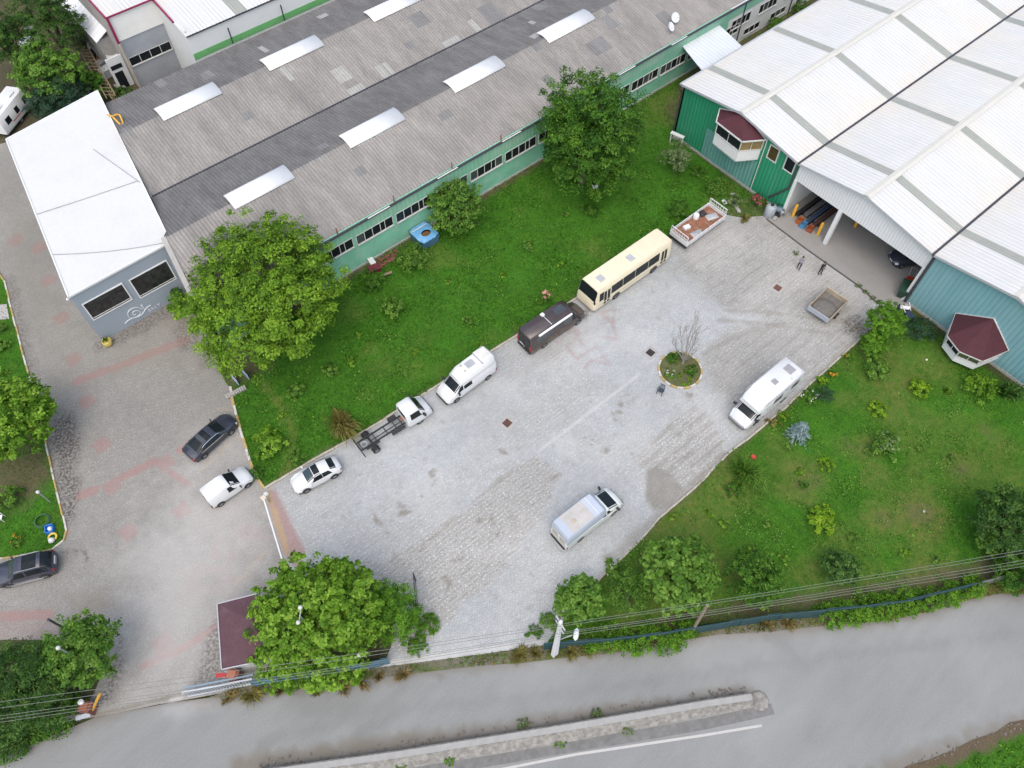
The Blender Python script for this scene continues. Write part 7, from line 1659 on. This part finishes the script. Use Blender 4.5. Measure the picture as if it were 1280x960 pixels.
# blue skip
t = thing('skip', 'blue steel skip with rusty opening in its lid against the green wall', 'skip', (28.35, 47.55, 0), R(0)); BLU = mat('faded_blue_paint', (.11, .30, .52), .5, 0, .12, 2, dirt=(.35, .5, .58), dirt_amt=.5, dscale=2)
b = MB(); b.add([(-.95, -1.0, .1), (.95, -1.0, .1), (.95, 1.0, .1), (-.95, 1.0, .1), (-1.05, -1.2, 1.25), (1.05, -1.2, 1.25), (1.05, 1.15, 1.25), (-1.05, 1.15, 1.25)], [(0, 1, 2, 3), (0, 1, 5, 4), (1, 2, 6, 5), (2, 3, 7, 6), (3, 0, 4, 7)]); b.build('bin', mat('dark_blue_side', (.05, .14, .23), .6, 0, .2, 2, dirt=(.2, .25, .22), dirt_amt=.5), t)
b = MB(); O8 = [(1.08 * (cos(a) / max(abs(cos(a)), abs(sin(a)))), 1.2 * (sin(a) / max(abs(cos(a)), abs(sin(a))))) for a in [2 * pi * i / 16 + .1 for i in range(16)]]; I8 = [(.52 * cos(2 * pi * i / 16 + .1) + .05, .42 * sin(2 * pi * i / 16 + .1) - .3) for i in range(16)]
b.add([(x, y, 1.3) for x, y in O8] + [(x, y, 1.42) for x, y in I8] + [(x, y, 1.22) for x, y in O8], [(i, (i + 1) % 16, 16 + (i + 1) % 16, 16 + i) for i in range(16)] + [(i, (i + 1) % 16, 32 + (i + 1) % 16, 32 + i) for i in range(16)]); b.build('lid', BLU, t)
b = MB(); b.add([(x, y, 1.22) for x, y in I8], [tuple(range(16))]); b.build('contents', mat('rusty_contents', (.12, .065, .02), .95, 0, .5, 5), t)
b = MB(); b.bar((-1.0, .65, 1.42), (.9, .72, 1.42), .1, .06); b.build('lid_bar', mat('pale_bar', (.4, .5, .55), .6), t)
for px, l, m_, s_ in (((463, 326), 'white plastic slab leaning on the green wall foot', WHITEP, (.5, .9, .5)), ((466, 334), 'crimson metal box at the green wall foot', mat('crimson_box', (.12, .016, .026), .6), (1.1, .8, .5))):
    p = at(*px, .3); b = MB(); b.box(-s_[0] / 2, s_[0] / 2, -s_[1] / 2, s_[1] / 2, 0, s_[2]); b.box(-s_[0] / 2 - .03, s_[0] / 2 + .03, -s_[1] / 2 - .03, s_[1] / 2 + .03, s_[2], s_[2] + .05); simple('box', l, 'box', m_, b, (p.x, p.y - .3, .04), R(-10), None, None, .02)
rr3 = random.Random(9); b = MB(); p = at(486, 324)
for k in range(70): b.obox((rr3.uniform(-1.3, 1.3), rr3.uniform(-.5, .5), .08 + rr3.uniform(0, .2)), (rr3.uniform(-1, 1), rr3.uniform(-1, 1), rr3.uniform(-.3, .3)), (.28, .13, .09))
o = simple('rubble', 'heap of broken red brick rubble along the green wall foot', 'rubble', BRICK, b, (p.x, p.y - .1, .03)); o['kind'] = 'stuff'
p = at(470, 345, .5); b = MB(); b.bar((0, 0, .1), (1.2, -.6, .5), .25, .05); simple('plank', 'weathered plank leaning in the bushes by the green wall', 'plank', WOODY, b, (p.x + .3, p.y, .03))
# by the walnut: brick row and blue boards
a, c = at(283, 498), at(308, 485); d = (c - a).xy; b = MB()
for k in range(9): q = d * (k + .5) / 9; b.obox((q.x, q.y, .13 + (k % 2) * .02), d.orthogonal(), (.42, d.length / 9 * .8, .26))
simple('block_row', 'row of pale blocks edging the lawn corner by the driveway', 'blocks', CONC, b, (a.x, a.y, .02))
for px, l in (((293, 474), 'pale blue board leaning under the walnut tree, left one'), ((306, 467), 'pale blue board leaning under the walnut tree, right one')):
    p = at(*px, .6); t = thing('board', l, 'board', (p.x, p.y, .03), R(95), 'blue boards under the walnut tree'); b = MB(); b.box(-.5, .5, -.03, .03, .1, .9); b.build('panel', mat('pale_blue_board', (.34, .44, .52), .6, 0, .1), t); b = MB(); b.bar((0, 0, 0), (0, .3, .8), .06); b.build('prop', WOODY, t)
p = at(278, 460); b = MB(); b.box(-.25, .25, -.2, .2, 0, .2); simple('stone', 'pale broken kerb stone at the driveway edge under the walnut', 'stone', CONC, b, (p.x, p.y, .01), .5)
p = at(333, 618); b = MB(); b.lathe([(.22, 0), (.24, .12), (.14, .22), (.02, .25)], n=7); simple('stone', 'white painted stone at the lawn corner beside the barrier', 'stone', mat('white_stone', (.6, .59, .56), .8, 0, .15), b, (p.x, p.y, .01))
# pot
p = at(133, 431); t = thing('planter_pot', 'yellow barrel planter with a small plant at the office corner', 'planter', (p.x + .2, p.y - .1, 0)); b = MB(); b.lathe([(.3, 0), (.42, .2), (.45, .4), (.42, .6), (.35, .62), (.33, .5), (.01, .5)], n=18); b.build('pot', mat('yellow_pot', (.5, .4, .1), .6, 0, .15, 3, dirt=(.6, .55, .4), dirt_amt=.5), t, 45); crown(t, (0, 0, .65), (.3, .3, .2), LF['dark'], 10, 14, .16, name='plant', rc=.4)
# left garden toys and tools
p = at(64, 663); t = thing('crate', 'bright blue crate with a white cloth inside on the left garden lawn', 'crate', (p.x, p.y, .06), R(70)); b = MB(); b.box(-.35, .35, -.3, .3, 0, .04)
for q in ((-.35, -.31, -.3, .3), (.31, .35, -.3, .3), (-.35, .35, -.3, -.26), (-.35, .35, .26, .3)): b.box(*q, .04, .4)
b.build('box', mat('bright_blue_plastic', (.03, .2, .6), .4), t); b = MB(); b.lathe([(.02, .3), (.16, .25), (.2, .1), (.05, .05)], (.05, 0, .12), 10); o = b.build('towel', WHITEP, None, 60); o.location = t.location; tag(o, 'crumpled white cloth lying in the bright blue crate', 'cloth')
p = at(67, 672); b = MB(); n_ = 24; b.add([((.3 + .09 * cos(2 * pi * j / 8)) * cos(2 * pi * i / n_), (.3 + .09 * cos(2 * pi * j / 8)) * sin(2 * pi * i / n_), .1 + .09 * sin(2 * pi * j / 8)) for i in range(n_) for j in range(8)], [(i * 8 + j, i * 8 + (j + 1) % 8, ((i + 1) % n_) * 8 + (j + 1) % 8, ((i + 1) % n_) * 8 + j) for i in range(n_) for j in range(8)]); simple('ring', 'yellow ring lying on the garden lawn near the blue crate', 'ring', mat('yellow_plastic', (.6, .45, .08), .5), b, (p.x, p.y, .06), 0, None, 60)
p = at(66.5, 677); b = MB(); b.lathe([(.02, 0), (.18, .05), (.26, .24), (.18, .42), (.02, .48)], n=14); simple('ball', 'white ball on the garden lawn below the yellow ring', 'ball', WHITEP, b, (p.x, p.y, .05), 0, None, 60)
p = at(54, 652); b = MB()
for k in range(4): b.tube([((.62 - .04 * k) * cos(2 * pi * i / 28), (.62 - .04 * k) * sin(2 * pi * i / 28), .1 + .035 * k) for i in range(29)], .028, 6)
simple('garden_hose', 'coiled green hose on the garden lawn left of the blue crate', 'hose', mat('green_hose', (.03, .10, .04), .6), b, (p.x, p.y, .07))
# --- retaining wall between the two roads
top = [(320, 968), (400, 957), (500, 943), (600, 927), (700, 911), (800, 894), (880, 880), (940, 871)]
T0 = [at(x, y, .75).xy for x, y in top]; low = [(320, 985), (400, 976), (500, 962), (600, 946), (700, 930), (800, 911), (880, 896), (944, 884)]; B0 = [at(x, y, 0).xy for x, y in low]
t = thing('retaining_wall', 'low stone retaining wall with pale coping between the two roads', 'wall', (T0[0].x, T0[0].y, 0)); o0 = T0[0]
TT = [p - o0 for p in T0]; BB = [p - o0 for p in B0]; n_ = len(TT); nn = [(TT[min(i + 1, n_ - 1)] - TT[max(i - 1, 0)]).normalized().orthogonal() for i in range(n_)]
nn = [v if v.dot(BB[i] - TT[i]) < 0 else -v for i, v in enumerate(nn)]
def mk(f0, f1, z0, z1): return f0, f1
STONE = mat('rubble_stone', (.195, .19, .172), .9, 0, .45, 3, dirt=(.28, .278, .262), dirt_amt=.6, dscale=3, bump=.8, bscale=4)
b = MB(); v = []
for i in range(n_): v += [(*(TT[i] - nn[i] * .25), .66), (*BB[i], .0), (*(TT[i] + nn[i] * .3), 0.0), (*(TT[i] + nn[i] * .3), .66)]
b.add(v, [(4 * i + j, 4 * i + (j + 1) % 4, 4 * i + 4 + (j + 1) % 4, 4 * i + 4 + j) for i in range(n_ - 1) for j in range(4)] + [(0, 1, 2, 3), (4 * n_ - 4, 4 * n_ - 3, 4 * n_ - 2, 4 * n_ - 1)]); b.build('stone_face', STONE, t)
cp = band([tuple(p) for p in TT], .42, .663, .76).build('coping', mat('pale_coping', (.285, .285, .272), .9, 0, .12, 1.5, dirt=(.3, .29, .27), dirt_amt=.6, dscale=1.5), t)
b = MB(); b.lathe([(.72, 0), (.7, .08), (.55, .12), (.02, .13)], n=9); q = BB[-1] + (TT[-1] - BB[-1]) * .4; o = b.build('end_block', STONE, t); o.location = (q.x + .5, q.y - .15, 0); o.rotation_euler = (0, 0, R(-40)); bevel(o, .08)
rr4 = random.Random(4)
b = MB()
for k in range(160):
    i = rr4.uniform(0, n_ - 1.01); a_ = int(i); q = TT[a_].lerp(TT[a_ + 1], i - a_) + nn[a_] * rr4.uniform(.4, .95) + o0; s_ = rr4.uniform(.05, .18); b.obox((q.x, q.y, .03), (rr4.uniform(-1, 1), rr4.uniform(-1, 1), .2), (s_, s_ * .7, s_ * .5))
for k in range(45):
    q = at(*[(a1 + (a2 - a1) * s_) for a1, a2 in (((1140, 1280), (962, 904)) if True else ())] if False else (lambda u: (1140 + 150 * u, 956 - 55 * u + rr4.uniform(-6, 6)))(rr4.random())); s_ = rr4.uniform(.05, .16); b.obox((q.x, q.y, .04), (rr4.uniform(-1, 1), rr4.uniform(-1, 1), .2), (s_, s_ * .8, s_ * .6))
o = b.build('road_rubble', mat('dirty_grit', (.15, .135, .12), .95, 0, .5, 3)); tag(o, 'loose stones and grit scattered along the road edges', 'stones', kind='stuff')
# --- back yard scrap, truss, posts
a, c = at(104, 60, 2.2), at(139, 121, 2.2); d = c - a; t = thing('lattice_truss', 'long rusty yellow lattice truss standing between grove and grey wall', 'truss', (a.x, a.y, 0)); nn2 = Vector((-d.y, d.x, 0)).normalized()
YT = mat('rusty_yellow_steel', (.22, .17, .10), .8, 0, .3, 3, dirt=(.18, .1, .06), dirt_amt=.6); b = MB(); LL = d.length
for o_, z in ((-.5, 2.2), (.5, 2.2), (.0, 1.3)): b.bar(nn2 * o_ + Vector((0, 0, z)), d + nn2 * o_ + Vector((0, 0, z)), .1)
for i in range(14):
    q0, q1 = d * (i / 14), d * ((i + 1) / 14); b.bar(q0 + nn2 * -.5 + Vector((0, 0, 2.2)), q1 + nn2 * .5 + Vector((0, 0, 2.2)), .06); b.bar(q0 + nn2 * .5 + Vector((0, 0, 2.2)), q1 + Vector((0, 0, 1.3)), .05)
b.build('lattice', YT, t); b = MB()
for s_ in (.03, .5, .97): b.bar(d * s_, d * s_ + Vector((0, 0, 1.4)), .12)
b.build('supports', YT, t)
for i, (px, l, m_, s_) in enumerate([((133, 92), 'pale plastic tank beside the yellow truss', mat('pale_tank', (.45, .5, .5), .5), (1.2, 1.0, 1.1)), ((128, 84), 'grey steel cabinet beside the pale plastic tank', GALV, (.8, .8, 1.2)), ((118, 68), 'dark scrap machine frame near the lean-to roof', BLACK, (1.2, .8, .9)), ((126, 74), 'rusty scrap crate behind the pale tank', RUSTY, (.9, .8, .7)), ((142, 88), 'tall grey switch cabinet by the white porch', mat('grey_cabinet', (.2, .21, .22), .6), (.9, .6, 1.6)), ((150, 108), 'low concrete trough at the porch foot', CONC, (1.6, .8, .4))]):
    p = at(*px, .5); b = MB(); b.box(-s_[0] / 2, s_[0] / 2, -s_[1] / 2, s_[1] / 2, .12, s_[2]); b.box(-s_[0] / 2 + .05, -s_[0] / 2 + .15, -s_[1] / 2 + .05, s_[1] / 2 - .05, 0, .12); b.box(s_[0] / 2 - .15, s_[0] / 2 - .05, -s_[1] / 2 + .05, s_[1] / 2 - .05, 0, .12)
    b.box(-s_[0] / 2 - .04, s_[0] / 2 + .04, -s_[1] / 2 - .04, s_[1] / 2 + .04, s_[2], s_[2] + .07); b.box(-.15, .15, -.15, .15, s_[2] + .07, s_[2] + .2)
    simple(['tank', 'cabinet', 'scrap_machine', 'scrap_crate', 'cabinet', 'trough'][i], l, ['tank', 'cabinet', 'machine', 'crate', 'cabinet', 'trough'][i], m_, b, (p.x, p.y, .02), R(10 + 17 * i), None, None, .05)
p = at(141, 71, 2.6); dish((p.x, p.y, 1.9), R(-80), .75, 'white satellite dish on a post by the crimson-trimmed building')
b = MB(); p_ = at(141, 71, 1.0); b.tube([(0, 0, 0), (0, 0, 1.95)], .06); simple('dish_post', 'grey steel post carrying the dish by the crimson-trimmed building', 'post', GALV, b, (p.x, p.y, 0))
p = at(98, 117, 3.0); b = MB(); b.bar((0, 0, 0), (.2, .6, 4.0), .14); simple('wooden_post', 'tan wooden post sticking up behind the office roof', 'post', YT, b, (p.x, p.y, 0))
p = at(147, 148, 7.2); b = MB(); b.tube([(-.25, .9, .1), (-.3, 0, .5), (-.15, -.8, .1), (.15, -.8, .1), (.35, 0, .5), (.25, .9, .1), (-.25, .9, .1)], .09, 8); b.bar((-.2, .8, .1), (-.5, 1.5, .1), .15, .1); simple('pipe_frame', 'bent yellow pipe frame lying on the grey roof by the office', 'pipe frame', YELLOW, b, (p.x, p.y, 6.9), R(0))
# pallets beside the yard
p = at(1052, 425);
